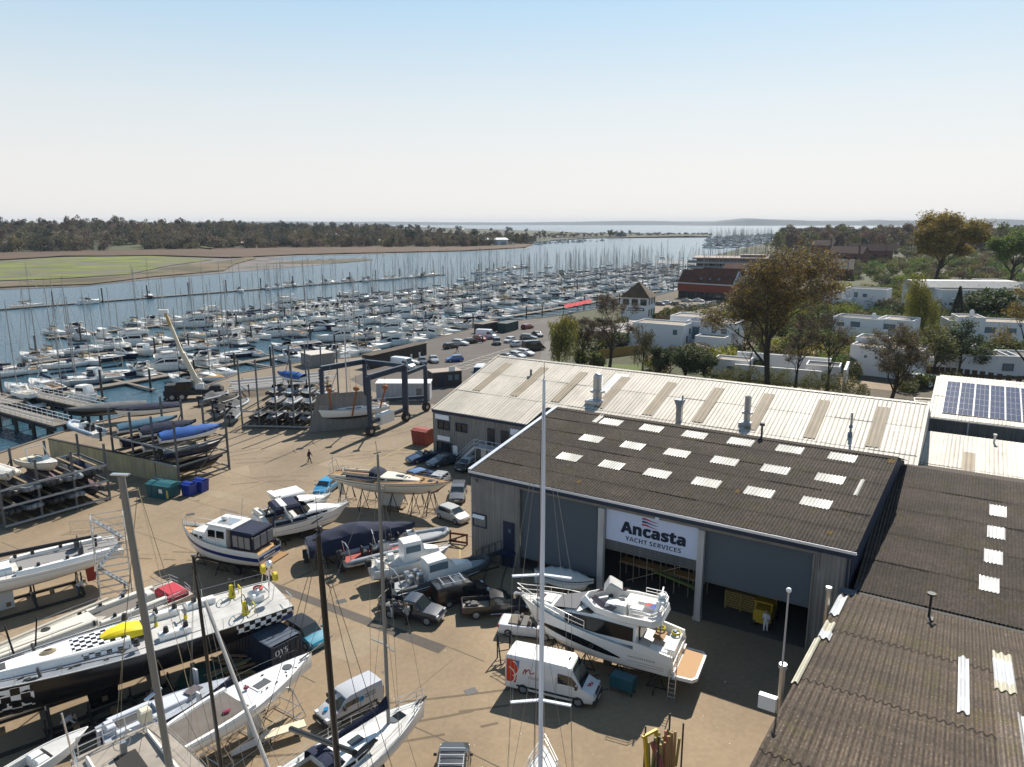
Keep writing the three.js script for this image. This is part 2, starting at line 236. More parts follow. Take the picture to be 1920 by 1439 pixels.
{// main shed with the sign
  const s=gT('boatyard_shed','large grey shed with dark corrugated roof, rows of pale skylights and three roller doors','shed',0,0),pr=sinP(.25,.035);SHEAR=.075;
  const rf=roofCourses(s,mRoofD,.4,32.15,-.85,8.3,13.4,11.2,6,pr,.0417),sl=(v)=>8.3 + (v + .85)*2.9/14.25;
  for (const vc of [4.3,8.2,12.0]) for (let k=0;k<6;k++){const u=7.3 + 4.2*k;P(rf,'skylight',mGRP,(b)=>sheetRows(b,u - 1.07,u + 1.07,vc - .62,sl(vc - .62) + .055,vc + .62,sl(vc + .62) + .055,pr,.0417));}
  P(rf,'skylight',mGRP,(b)=>{sheetRows(b,5.5,5.95,11.45,sl(11.45) + .06,13.3,sl(13.3) + .06,pr,.0417);});P(rf,'skylight',mGRP,(b)=>sheetRows(b,30.4,30.68,6.35,sl(6.35) + .06,8.9,sl(8.9) + .06,pr,.0417));
  P(rf,'ridge_cap',mRoofD,(b)=>sheetRows(b,.4,32.15,13.0,sl(13.0) + .07,13.42,11.3,()=>0,3));
  P(rf,'back_slope',mRoofD,(b)=>sheetRows(b,.4,32.15,13.4,11.28,21,8.9,pr,.125));
  P(rf,'verge_trim',mAlu,(b)=>b.beam([.33,8.38,.85],[1.4,11.3,-13.4],.36,.12));P(rf,'verge_trim',mRoofD,(b)=>b.beam([32.18,8.34,.85],[33.25,11.26,-13.4],.1,.1));
  P(s,'moss_patch',M(.16,.10,.02,.95,{map:tFine}),(b)=>{sheetRows(b,31.6,32.1,12.3,sl(12.3) + .045,13.3,sl(13.3) + .045,pr,.0417);for (const [u,v] of [[10.2,.5],[22.4,3.6],[30,0.5]]) sheetRows(b,u,u + .35,v,sl(v) + .045,v + .5,sl(v + .5) + .045,pr,.0417);});
  P(s,'gutter',mAlu,(b)=>{b.box(16.3,8.12,.92,32,.05,.2);b.box(16.3,8.17,1.02,32,.16,.025);});
  P(s,'fascia',mNavy,(b)=>b.box(16.25,7.72,.78,31.9,.5,.12));
  P(s,'gable_trim',mNavy,(b)=>b.beam([.25,8.12,.85],[1.3,11.05,-13.4],.12,.42));SHEAR=0;
  P(s,'side_wall',mNavy,(b)=>b.hex([[31.9,0,.5],[32.02,0,.5],[33.4,0,-20.6],[33.3,0,-20.6],[31.9,8.2,.5],[32.02,8.2,.5],[33.4,8.95,-20.6],[33.3,8.95,-20.6]]).tri([32.02,8.2,.5],[33.4,8.95,-20.6],[33.1,11.15,-13.4]));
  P(s,'side_wall',mClad,(b)=>{b.quad([.3,0,.55],[.3,0,-21],[.3,8.9,-21],[.3,8.2,.55]);b.tri([.3,8.2,.5],[.3,8.9,-21],[.3,11.1,-13.4]);});
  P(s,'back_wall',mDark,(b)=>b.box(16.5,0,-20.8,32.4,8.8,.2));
  const cw=sinP(.3,.03);
  for (const [a,c] of [[.3,5.42],[29.62,31.95]]) P(s,'front_wall',mClad,(b)=>wallClad(b,a,c,0,7.74,-.6,cw));
  P(s,'lintel',mLint,(b)=>{b.box(17.5,7.42,.5,24.3,.32,.22);});
  for (const u of [13.37,21.65]) P(s,'pillar',mPill,(b)=>{b.box(u,0,.66,.5,7.42,.42);b.box(u,0,.66,.62,.25,.54);});
  for (const u of [5.45,29.62]) P(s,'door_jamb',mLint,(b)=>b.box(u,0,.6,.13,7.42,.2));
  const door=(name,u0,u1,y0,y1,mat)=>P(s,name,mat,(b)=>{const n=Math.round((y1 - y0)/.09);for (let i=0;i<n;i++){const a=lerp(y0,y1,i/n),c=lerp(y0,y1,(i + 1)/n),m=(a + c)/2;b.quad([u0,a,.42],[u1,a,.42],[u1,m,.455],[u0,m,.455]);b.quad([u0,m,.455],[u1,m,.455],[u1,c,.42],[u0,c,.42]);}b.box((u0 + u1)/2,y0 - .12,.44,u1 - u0,.12,.06);});
  door('roller_door',5.5,13.1,1.15,7.42,mShut);door('roller_door',21.92,29.55,3.3,7.42,mShut);
  door('roller_door',13.64,21.38,4.0,4.72,M(.13,.13,.125,.6,{map:tStreak}));
  const tS=canvasTex(1024,370,(g,w,h)=>{
    g.fillStyle='#d3d8e6';g.fillRect(0,0,w,h);g.fillStyle='#b9c0d4';for (let i=0;i<30;i++) g.fillRect(0,i*h/30,w,h/80);
    g.fillStyle='#0c1424';g.textAlign='center';g.font='900 168px sans-serif';g.save();g.translate(w*.525,h*.655);g.scale(1.12,1);g.lineWidth=7;g.strokeStyle='#0c1424';g.fillText('Ancasta',0,0);g.strokeText('Ancasta',0,0);g.restore();
    g.font='bold 72px sans-serif';g.save();g.translate(w*.525,h*.90);g.scale(1.1,1);g.fillText('YACHT SERVICES',0,0);g.restore();
    ['#a01828','#14264e','#a01828'].forEach((c,i)=>{g.fillStyle=c;const y=30 + i*34,x=410;g.beginPath();g.moveTo(x,y);g.bezierCurveTo(x + 55,y - 18,x + 90,y + 26,x + 185,y + 22);g.bezierCurveTo(x + 110,y + 42,x + 60,y + 4,x,y + 20);g.fill();});
 });
  P(s,'shop_sign',new THREE.MeshStandardMaterial({map:tS,roughness:.45,side:THREE.DoubleSide}),(b)=>{b.uvf=uvRect(13.66,4.72,21.37,7.42);const n=30;for (let i=0;i<n;i++){const a=lerp(4.72,7.42,i/n),c=lerp(4.72,7.42,(i + 1)/n),m=(a + c)/2;b.quad([13.66,a,.43],[21.37,a,.43],[21.37,m,.465],[13.66,m,.465]);b.quad([13.66,m,.465],[21.37,m,.465],[21.37,c,.43],[13.66,c,.43]);}});
  P(s,'entrance_door',M(.01,.02,.05,.4),(b)=>{b.box(4.38,1.45,.66,1.15,2.7,.08);b.box(4.38,1.3,1.1,1.5,.14,1.0);b.box(4.38,0,.78,1.2,1.3,.3);});P(s,'notice',mGlassB,(b)=>b.box(4.5,3.2,.72,.26,.34,.03));
  P(s,'outside_stair',M(.03,.035,.045,.5),(b)=>{for (let i=0;i<7;i++) b.box(3.5 - i*.3,1.15 - i*.17,1.1,.32,.05,.9);for (const z of [.66,1.55]){b.beam([3.6,1.25,z],[1.4,.02,z],.05,.2);b.tube([3.6,2.2,z],[1.4,1.0,z],.03);for (let i=0;i<4;i++) b.tube([3.6 - i*.7,1.2 - i*.38,z],[3.6 - i*.7,2.2 - i*.38,z],.025);}});
  windowPart(s,1.22,2.95,-.57,1.5,1.3,mNavy,mGlassB,0,.1);P(s,'open_sash',mWhiteP,(b)=>b.at(1.22,4.15,.72,0,-.5).box(0,-.32,0,1.3,.32,.04));
  P(s,'downpipe',mNavy,(b)=>b.tube([31.8,0,.75],[31.8,7.8,.75],.07));P(s,'bracket_pipe',mLint,(b)=>b.tube([29.95,6.3,.68],[29.95,7.6,.68],.05));
  P(s,'flood_lamp',M(.7,.72,.7,.4),(b)=>b.box(18.1,7.5,.75,.28,.16,.2));P(s,'flood_lamp',mClad,(b)=>b.box(1,7.3,.8,.2,.2,.3));
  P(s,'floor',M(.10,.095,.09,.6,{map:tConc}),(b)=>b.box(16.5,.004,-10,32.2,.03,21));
}
const shedFloor=.034;
{// white-roofed workshop behind
  const s=gT('white_roof_workshop','long workshop with white ribbed metal roof and brown rooflight strips behind the dark-roofed shed','workshop',-21,21),pr=rib(.45,.06);
  const U=55.2,Wd=15.9,rf=roofCourses(s,mRoofW,0,U,0,6.4,Wd,11,3,pr,.0375),sl=(v)=>6.4 + v*4.6/Wd;
  [3,8.9,14.9,21,27.2,33.2,39.1,45.1,51.1].forEach((u,i)=>P(rf,'rooflight',mGRPt,(b)=>sheetRows(b,u - .62,u + .62,5.7,sl(5.7) + .075,13.9,sl(13.9) + .075,(x)=>.05*abs(sin(x*7)),.08)));
  P(rf,'ridge_cap',mRoofW,(b)=>{sheetRows(b,0,U,Wd - .35,sl(Wd - .35) + .09,Wd + .02,11.1,()=>0,4);sheetRows(b,0,U,Wd,11.1,Wd + .4,10.98,()=>0,4);});
  P(rf,'back_slope',mRoofW,(b)=>sheetRows(b,0,U,Wd + .05,11.02,30,6.6,pr,.11));
  for (const u of [-.05,U + .05]) P(rf,'verge_trim',mRoofW,(b)=>b.beam([u,6.45,.1],[u,11.1,-Wd],.2,.16));
  P(rf,'flashing',M(.66,.68,.7,.35,{metalness:.3}),(b)=>sheetRows(b,19.2,21.2,9.4,sl(9.4) + .07,14.6,sl(14.6) + .07,()=>0,1));
  P(s,'fascia',mNavy,(b)=>{b.box(U/2,6.05,.12,U,.36,.12);b.beam([-.12,6.2,0],[-.12,10.85,-Wd],.1,.3);});
  const cw=sinP(.3,.03);
  P(s,'front_wall',mClad,(b)=>wallClad(b,0,U,0,6.1,.05,cw,.1));
  P(s,'side_wall',M(.40,.40,.39,.6,{map:tStreak}),(b)=>{b.quad([U,0,0],[U,0,-30],[U,6.5,-30],[U,6.3,0]);b.tri([U,6.3,0],[U,6.5,-30],[U,10.95,-Wd]);});P(s,'side_wall',mClad,(b)=>{b.quad([0,0,0],[0,0,-30],[0,6.5,-30],[0,6.3,0]);b.tri([0,6.3,0],[0,6.5,-30],[0,10.95,-Wd]);});
  P(s,'back_wall',mClad,(b)=>b.box(U/2,0,-30,U,6.5,.1));
  windowPart(s,1.75,3.9,0,1.9,1.15,mNavy,mGlassD,1,.12);windowPart(s,4.6,4.0,0,1.8,1.15,mNavy,mGlassD,1,.12);windowPart(s,1.9,.9,0,2.6,1.3,mNavy,mGlassD,2,.12);
  P(s,'blue_door',mWhiteP,(b)=>b.box(3.5,.02,.04,.9,2.0,.08));
  for (const u of [9.1,11.1]) P(s,'balcony_door',M(.02,.025,.03,.2),(b)=>b.box(u,2.95,.04,1.05,2.2,.08));
  P(s,'lower_door',mWhiteP,(b)=>b.box(8.0,.3,.04,.8,2,.08));windowPart(s,9.4,1.0,0,1.5,1.1,mWhiteP,mGlassD,1,.1);
  P(s,'balcony',mAlu,(b)=>{b.box(10.2,2.75,.75,5.4,.14,1.4);for (const y of [3.35,3.85]){b.tube([7.5,y,1.4],[12.9,y,1.4],.03);b.tube([7.5,y,1.4],[4.7,y - 2.6,1.4],.03);b.tube([7.5,y,.2],[4.7,y - 2.6,.2],.03);}for (let i=0;i<7;i++) b.tube([7.5 + i*.9,2.8,1.4],[7.5 + i*.9,3.85,1.4],.03);b.beam([7.5,2.75,1.4],[4.6,.05,1.4],.06,.22);b.beam([7.5,2.75,.2],[4.6,.05,.2],.06,.22);for (let i=0;i<13;i++) b.box(7.4 - i*.22,2.6 - i*.205,.8,.26,.04,1.2);for (const u of [7.6,12.8]) b.tube([u,0,1.3],[u,2.8,1.3],.06);});
  const wt=(lines,col='#e4e8ee',ink='#43597e')=>new THREE.MeshStandardMaterial({roughness:.5,map:canvasTex(256,96,(g,w,h)=>{g.fillStyle=col;g.fillRect(0,0,w,h);g.fillStyle=ink;g.textAlign='center';lines.forEach((t,i)=>{g.font=(i?'22':'40') + 'px sans-serif';g.fillText(t,w/2,44 + i*32);});})});
  [[1.6,5.25,2.2,.62,['COMPASS','POINT']],[1.8,2.45,2.0,.6,['QUAY','SAILS']],[13.2,4.85,2.4,.75,['ESPRIT','MARINE']]].forEach(([u,y,w,h,L])=>P(s,'name_board',wt(L.map(()=>'▬▬▬▬▬')),(b)=>{b.uvf=uvRect(u - w/2,y,u + w/2,y + h);b.box(u,y,.11,w,h,.05);}));
}
const flue=(label,u,v,f)=>{const t=gT('roof_flue',label,'chimney flue',u,v);f(t);return t;};
const wz=(v)=>6.4 + (v - 21)*4.6/15.9;
for (const [u,v,h,r,lab] of [[-1.1,28.6,3.0,.55,'thick galvanised flue with a domed top on the white workshop roof'],[17.3,28.2,3.0,.36,'tall slim galvanised flue with square base on the white workshop roof']]) flue(lab,u,v,(t)=>{const z=wz(v);P(t,'flue_pipe',mSteel,(b)=>{b.tube([0,z,0],[0,z + h*.36,0],r*1.0,r,14);b.tube([0,z + h*.4,0],[0,z + h,0],r,r,14);if (r>.5) b.ball(0,z + h,0,r,r*.8,r,12);},.6);P(t,'flue_collar',mSteel,(b)=>{b.tube([0,z + h*.34,0],[0,z + h*.42,0],r*1.7,r*1.7,14);b.cbox(0,z - .3,.3,r*3.6,.42,r*4.2,.06);});P(t,'flue_cap',M(.1,.1,.1,.6),(b)=>b.tube([0,z + h + (r>.5?.1:0),0],[0,z + h + (r>.5?.12:.05),0],r*.8,r*.8,14));});
flue('square grey cowl on a duct behind the dark roof ridge',10.2,26.4,(t)=>{const z=wz(26.4);P(t,'duct',mSteel,(b)=>b.box(0,z - .3,0,.6,2.1,.6));P(t,'cowl',M(.2,.24,.27,.5),(b)=>b.hex([[-.3,z + 1.8,.3],[.3,z + 1.8,.3],[.3,z + 1.8,-.3],[-.3,z + 1.8,-.3],[-.5,z + 2.5,.5],[.5,z + 2.5,.5],[.5,z + 2.5,-.5],[-.5,z + 2.5,-.5]]).box(0,z + 2.5,0,1.0,.1,1.0).tube([.3,z + 2.6,0],[.3,z + 3.1,0],.1));});
flue('thin bracketed vent pipe on the right of the white workshop roof',27.8,28.5,(t)=>{const z=wz(28.5);P(t,'vent_pipe',mSteel,(b)=>b.tube([0,z - .2,0],[0,z + 2.4,0],.12,.12,8));P(t,'bracket',M(.15,.2,.25,.5),(b)=>{b.box(0,z + .8,.1,.34,.3,.4);b.box(0,z - .1,.2,.4,.5,.5);});});
flue('short dark vent near the left end of the white workshop roof',-12.9,32.4,(t)=>P(t,'vent_pipe',M(.15,.16,.17,.6),(b)=>b.tube([0,wz(32.4) - .1,0],[0,wz(32.4) + .9,0],.15,.15,8).box(0,wz(32.4) - .1,.3,.5,.12,.7)));
flue('small mushroom vent at the ridge of the dark shed roof',22.2,13.9,(t)=>P(t,'vent_pipe',M(.1,.09,.08,.7),(b)=>b.tube([0,10.9,0],[0,12.3,0],.1,.1,8).tube([0,12.2,0],[0,12.45,0],.25,.2,8)));
{// solar shed
  const s=gT('solar_panel_shed','grey shed on the far right with a pale roof covered in solar panels','shed',34.2,47),pr=rib(.4,.04),sl=(v)=>7.3 + v*2.2/15;
  const rf=roofCourses(s,mRoofW,0,40,0,7.3,15,9.5,2,pr,.1);P(rf,'back_slope',mRoofW,(b)=>sheetRows(b,0,40,15,9.52,26,7.9,pr,.2));P(rf,'verge_trim',mRoofW,(b)=>b.beam([-.1,7.35,0],[-.1,9.55,-15],.25,.2));
  P(s,'front_wall',M(.16,.16,.155,.7,{map:tStreak}),(b)=>wallClad(b,0,40,0,7.2,.1,rib(.3,.04),.1));P(s,'side_wall',mClad,(b)=>{b.quad([0,0,0],[0,0,-26],[0,7.8,-26],[0,7.2,0]);b.tri([0,7.2,0],[0,7.8,-26],[0,9.45,-15]);});
  P(s,'downpipe',M(.5,.5,.5,.5),(b)=>{b.tube([4,4.6,.1],[4,7.2,.1],.08);b.box(20,7.1,.12,40,.14,.16);});
  const mPV=M(.045,.05,.095,.16),mPVf=M(.42,.42,.45,.4);
  const row=(v0,y,n,c0,up)=>{for (let r=0;r<n;r++) for (let c=c0;c<14;c++){const u=1.15 + c*1.62,v=v0 + r*1.98,g=P(rf,'solar_panel',mPVf,(b)=>sheetRows(b,u,u + 1.56,v,sl(v) + .12,v + 1.92,sl(v + 1.92) + .12,()=>0,2));P(g,'cells',mPV,(b)=>{for (let i=0;i<3;i++) for (let j=0;j<2;j++){const a=u + .05 + i*.49,w=v + .05 + j*.92;sheetRows(b,a,a + .475,w,sl(w) + .135,w + .9,sl(w + .9) + .135,()=>0,2);}});}};
  row(1.5,0,6,0);
}
{// low white roof between
  const s=gT('low_white_roof','low workshop bay with white ribbed roof in front of the solar panel shed','workshop',33.9,22),pr=rib(.4,.045);
  const rf=roofCourses(s,mRoofW,0,40,0,4.6,22.5,6.1,2,pr,.1);for (const u of [4.1,11,18]) P(rf,'rooflight',mGRPt,(b)=>sheetRows(b,u,u + 1.1,4,4.95,16.5,5.78,(x)=>.05*abs(sin(x*7)),.08));
  P(rf,'verge_trim',M(.62,.66,.68,.4),(b)=>b.beam([-.1,4.75,0],[-.1,6.25,-22.5],.3,.25));P(s,'side_wall',mClad,(b)=>b.box(.1,0,-11,.1,4.6,22));P(s,'roof_vent',M(.6,.58,.55,.6),(b)=>b.tube([6.9,5.9,-21],[6.9,6.9,-21],.12,.12,8).tube([6.9,6.9,-21],[6.9,7.1,-21],.2));
}
{// dark sheds on the right
  const s=gT('dark_roof_bay','dark corrugated roof bay with four bright skylights, right of the signed shed','shed',33.3,-1.7),pr=sinP(.22,.035),sl=(v)=>6 + v*3/20.7;
  const rf=roofCourses(s,mRoofD,-.9,24,0,6,20.7,9,5,pr,.0367);for (const [u,v] of [[6.75,4.15],[6.95,7.8],[7.1,11.4],[7.2,14.9]]) P(rf,'skylight',M(.86,.84,.80,.35,{map:tFine}),(b)=>sheetRows(b,u - .56,u + .56,v - .9,sl(v - .9) + .06,v + .9,sl(v + .9) + .06,pr,.0367));
  P(rf,'back_slope',mRoofD,(b)=>sheetRows(b,-.9,24,20.7,9.02,34,5.5,pr,.11));P(s,'side_wall',mNavy,(b)=>b.box(-.7,0,-9,.1,6.1,18.6));
  P(s,'valley_gutter',M(.03,.03,.03,.8),(b)=>b.box(11.5,5.82,.22,25,.12,.5));
  flue('thin black vent pipe with a flat cap beside the roof valley',36.9,-3.6,(t)=>P(t,'vent_pipe',M(.02,.02,.02,.6),(b)=>b.tube([0,6.2,0],[0,7.75,0],.08,.08,8).tube([0,7.75,0],[0,7.85,0],.26,.26,10).box(.1,6.25,.3,.3,.1,.5)));
}
{// near corrugated roof
  const s=gT('near_corrugated_roof','weathered brown shed roof of large corrugated sheets filling the lower right corner','shed',31.8,-2.2),pr=sinP(.36,.075),n=4,L=31,sl=(w)=>6 + w*3.8/24.8;
  const rf=new THREE.Group(),ms=tones(mRoofF);rf.name='roof';s.add(rf);
  for (let i=0;i<n;i++){const w0=i*L/n,w1=(i + 1)*L/n;for (let k=0;k<12;k++){const u0=k*2.16 + (i % 2)*.0,u1=u0 + 2.16;P(rf,'roof_sheet',pick(ms),(b)=>sheetRows(b,u0,u1 + .05,-w1 - .12,sl(w1) + .03 + .012*(k % 2) + (i<n - 1?.02:0),-w0,sl(w0) + .012*(k % 2),pr,.03));}}
  const gr=(u0,u1,w0,w1,mat)=>P(rf,'clear_sheet',mat,(b)=>sheetRows(b,u0,u1,-w1,sl(w1) + .11,-w0,sl(w0) + .11,pr,.03));
  const mW=M(.82,.84,.86,.35,{map:tFine}),mWy=M(.66,.62,.48,.5,{map:tFine});
  gr(6.72,7.2,7.0,14.2,mW);gr(8.3,9.2,4.9,6.0,mWy);gr(8.28,9.2,6.0,9.2,mW);gr(8.26,9.2,9.2,10.3,mWy);gr(9.05,10.4,12.6,17.6,mW);gr(8.2,9.2,10.5,20,M(.26,.22,.19,.8,{map:tRoof}));
  gr(-.05,.5,1.6,5.6,mW);gr(.0,.55,7.0,8.6,mWy);gr(.0,.62,8.6,9.8,mW);gr(-.1,.2,10,16.5,mWy);gr(-.1,.8,25.2,26.6,mWy);
  P(s,'side_wall',mClad,(b)=>b.hex([[.1,0,0],[.3,0,0],[.3,0,31],[.1,0,31],[.1,5.9,0],[.3,5.9,0],[.3,10.5,31],[.1,10.5,31]].map((q)=>[q[0],q[1],q[2]])));
  P(s,'verge_flashing',M(.06,.08,.1,.6),(b)=>b.box(.35,6.05,.35,1.0,.1,.9));
  for (const [w,h,lab] of [[4.2,7.4,'stainless flue pipe standing by the corner of the near roof beside the right roller door'],[17.5,8.9,'stainless flue pipe with a white box at the edge of the near roof']]) flue(lab,31.45,-2.2 - w,(t)=>{P(t,'flue_pipe',M(.5,.45,.38,.3,{metalness:.6}),(b)=>b.tube([0,sl(w) - 1.2,0],[0,sl(w) + 1.1,0],.13,.13,10));P(t,'flue_cap',mSteel,(b)=>b.tube([0,sl(w) + 1.15,0],[0,sl(w) + 1.35,0],.2,.18,10));if (w>10) P(t,'meter_box',mWhiteP,(b)=>b.box(-.55,sl(w) - 1.2,0,.8,.7,.3));});
  const pole=gT('lamp_pole','tall thin grey pole with a white globe on the edge of the near roof','pole',31.4,-19.6);P(pole,'pole',M(.42,.38,.36,.5),(b)=>b.tube([0,sl(16),0],[0,13.6,0],.05,.04,8));P(pole,'globe',mWhiteP,(b)=>b.ball(0,13.7,0,.13),1);
}

// ---------- boat builders: bow towards +x, y = 0 at the waterline ----------
const mGel=M(.76,.75,.72,.22),mDeckW=M(.70,.69,.66,.5,{map:tFine}),mDeckG=M(.40,.42,.44,.7,{map:tFine}),mTeak=M(.42,.29,.16,.75,{map:tTeak}),mNavyH=M(.012,.02,.05,.15),mBlackH=M(.012,.012,.014,.2),mRedA=M(.22,.035,.025,.8),mBlueA=M(.02,.045,.12,.8),mBlkA=M(.03,.03,.033,.8),mWhtA=M(.55,.54,.52,.6),mCream=M(.62,.55,.42,.4),mGrayH=M(.26,.30,.34,.3);
const mSpar=M(.55,.56,.58,.35,{metalness:.5}),mSparG=M(.20,.20,.19,.4,{metalness:.3}),mSparK=M(.012,.012,.013,.3),mSparW=M(.66,.69,.75,.3),mWire=M(.30,.29,.27,.4,{metalness:.5}),mRope=M(.36,.30,.2,.9),mInox=M(.62,.62,.62,.25,{metalness:.8}),mRub=M(.02,.02,.022,.7),mTubeG=M(.22,.25,.28,.6),mTubeK=M(.035,.037,.04,.55),mGlassK=new THREE.MeshPhysicalMaterial({color:new THREE.Color().setRGB(.008,.010,.012),roughness:.05,specularIntensity:.55,side:THREE.DoubleSide}),mFab={navy:M(.012,.02,.055,.9,{map:tFine}),black:M(.018,.018,.02,.9,{map:tFine}),blue:M(.015,.06,.2,.85,{map:tFine}),tan:M(.38,.30,.19,.9,{map:tFine}),grey:M(.16,.165,.17,.9,{map:tFine}),white:M(.62,.61,.58,.85,{map:tFine}),red:M(.25,.03,.025,.9,{map:tFine}),green:M(.02,.07,.05,.9,{map:tFine}),royal:M(.01,.11,.42,.8,{map:tFine}),mauve:M(.16,.10,.12,.9,{map:tFine})};
const mSparM=M(.24,.235,.23,.45);
function lines(o){// hull shape functions
  const h=Object.assign({L:11,B:3.5,Fs:1.0,Fb:1.35,D:.55,tw:.7,ks:.12,kb:.25,rake:.5,mx:.42,pb:2,chine:0,bs:.12},o);
  h.w=(t)=>h.B/2*(t<h.mx?h.tw + (1 - h.tw)*Math.pow(sin(PI/2*t/h.mx),.8):max(0,1 - Math.pow((t - h.mx)/(1 - h.mx),h.pb)));
  h.sh=(t)=>h.Fs + (h.Fb - h.Fs)*t*t;
  h.k=(t)=>t<.45?lerp(h.ks,-h.D,sin(PI/2*t/.45)):-h.D + (h.kb + h.D)*Math.pow((t - .45)/.55,2.6);
  h.x=(t,y)=>-h.L/2 + h.L*t - h.rake*max(0,(h.sh(t) - y)/(h.sh(t) - h.k(t) + 1e-6))*Math.pow(t,8) + (h.trk||0)*max(0,(h.sh(t) - y))*Math.pow(1 - t,8);
  h.W=(t,y)=>{const s=min(1,max(0,(y - h.k(t))/(h.sh(t) - h.k(t) + 1e-6)));return h.w(t)*(h.chine?(s<h.chine?.9*Math.pow(s/h.chine,.9):.9 + .1*(s - h.chine)/(1 - h.chine)):Math.pow(1 - Math.pow(1 - s,2.4),.62));};
  h.t=(x)=>(x + h.L/2)/h.L;
  return h;
}
function hullMeshes(g,h,mats,nT=16){// mats: top, stripe, bottom, deck
  const ts=Array.from({length:nT + 1},(_,i)=>{const t=i/nT;return t<.6?t:.6 + .4*Math.pow((t - .6)/.4,.85);});
  const band=(ys)=>(b)=>{for (const s of [1,-1]){const rows=ts.map((t)=>ys(t).map((y)=>[h.x(t,y),y,s*h.W(t,y)]));if (s<0) rows.forEach((r)=>r.reverse());b.loft(rows);}};
  const cl=(t,y)=>min(h.sh(t),max(h.k(t),y)),span=(lo,hi,n)=>(t)=>Array.from({length:n + 1},(_,i)=>lerp(cl(t,lo(t)),cl(t,hi(t)),i/n));
  if (mats.bottom) P(g,'antifouling',mats.bottom,band(span(h.k,()=>0,4)),.6);
  if (mats.stripe) P(g,'boot_stripe',mats.stripe,band(span(()=>0,()=>h.bs,1)),.6);
  const hu=P(g,'hull',mats.top,(b)=>{band(span(()=>(mats.stripe?h.bs:mats.bottom?0:-9),h.sh,4))(b);const y=(f)=>lerp(h.k(0),h.sh(0),f),r=[0,.3,.6,1].map(y);b.loft([r.map((q)=>[h.x(0,q),q,h.W(0,q)]),r.map((q)=>[h.x(0,q),q,-h.W(0,q)])]);},.6);
  if (mats.deck) P(g,'deck',mats.deck,(b)=>{b.loft(ts.map((t)=>[-1,-.5,0,.5,1].map((c)=>[h.x(t,h.sh(t)) - (t===1?.02:0),h.sh(t) - .03 + .05*(1 - c*c),c*h.w(t)*.985])));},.6);
  if (mats.rail) P(g,'toe_rail',mats.rail,(b)=>{for (const s of [1,-1]) b.path(ts.map((t)=>[h.x(t,h.sh(t)),h.sh(t) + .03,s*h.w(t)*.99]),.035,4);});
  return hu;
}
function cabin(g,name,mat,secs,smooth=.5){// secs: [x, halfwidth, ybase, height, inset]
  return P(g,name,mat,(b)=>{const R=secs.map(([x,w,y,H,k=.82])=>[[x,y,-w],[x,y + H*.8,-w*(k + .08)],[x,y + H*.96,-w*k],[x,y + H,0],[x,y + H*.96,w*k],[x,y + H*.8,w*(k + .08)],[x,y,w]]);b.loft(R,false,true,true);},smooth);
}
function sideBand(g,name,mat,secs,f0,f1,x0,x1,n=6,outs=.02){// band of glass along both sides of a cabin
  for (const s of [1,-1]) P(g,name,mat,(b)=>{const at=(x)=>{let i=0;while (i<secs.length - 2&&x>secs[i + 1][0]) i++;const a=secs[i],c=secs[i + 1],f=(x - a[0])/(c[0] - a[0]);return [1,2,3].map((k)=>lerp(a[k],c[k],f)).concat(lerp(a[4]??.82,c[4]??.82,f));};{const rows=[f0,f1].map((F)=>Array.from({length:n + 1},(_,i)=>{const x=lerp(x0,x1,i/n),[w,y,H,k]=at(x);return [x,y + H*F,s*(w*lerp(1,k + .08,F/.8) + outs)];}));b.loft(rows);}});
}
function rigging(h,g,o,mats=mWire,r=.02,n=3){// o: mx mast x, y0, H
  P(g,'rigging',mats,(b)=>{const top=[o.x,o.y0 + o.H*.96,0],c=h.t(o.x - .3);b.tube(top,[h.L/2 - .15,h.Fb,0],r,r,n,false);b.tube(top,[-h.L/2 + .1,h.Fs,0],r,r,n,false);for (const s of [1,-1]){const ch=[o.x - .25,h.sh(c),s*h.w(c)*.95],sp=[o.x - .15,o.y0 + o.H*.52,s*h.B*.25];b.tube(ch,sp,r,r,n,false);b.tube(sp,top,r,r,n,false);b.tube(ch,[o.x,o.y0 + o.H*.5,0],r,r,n,false);}});
}
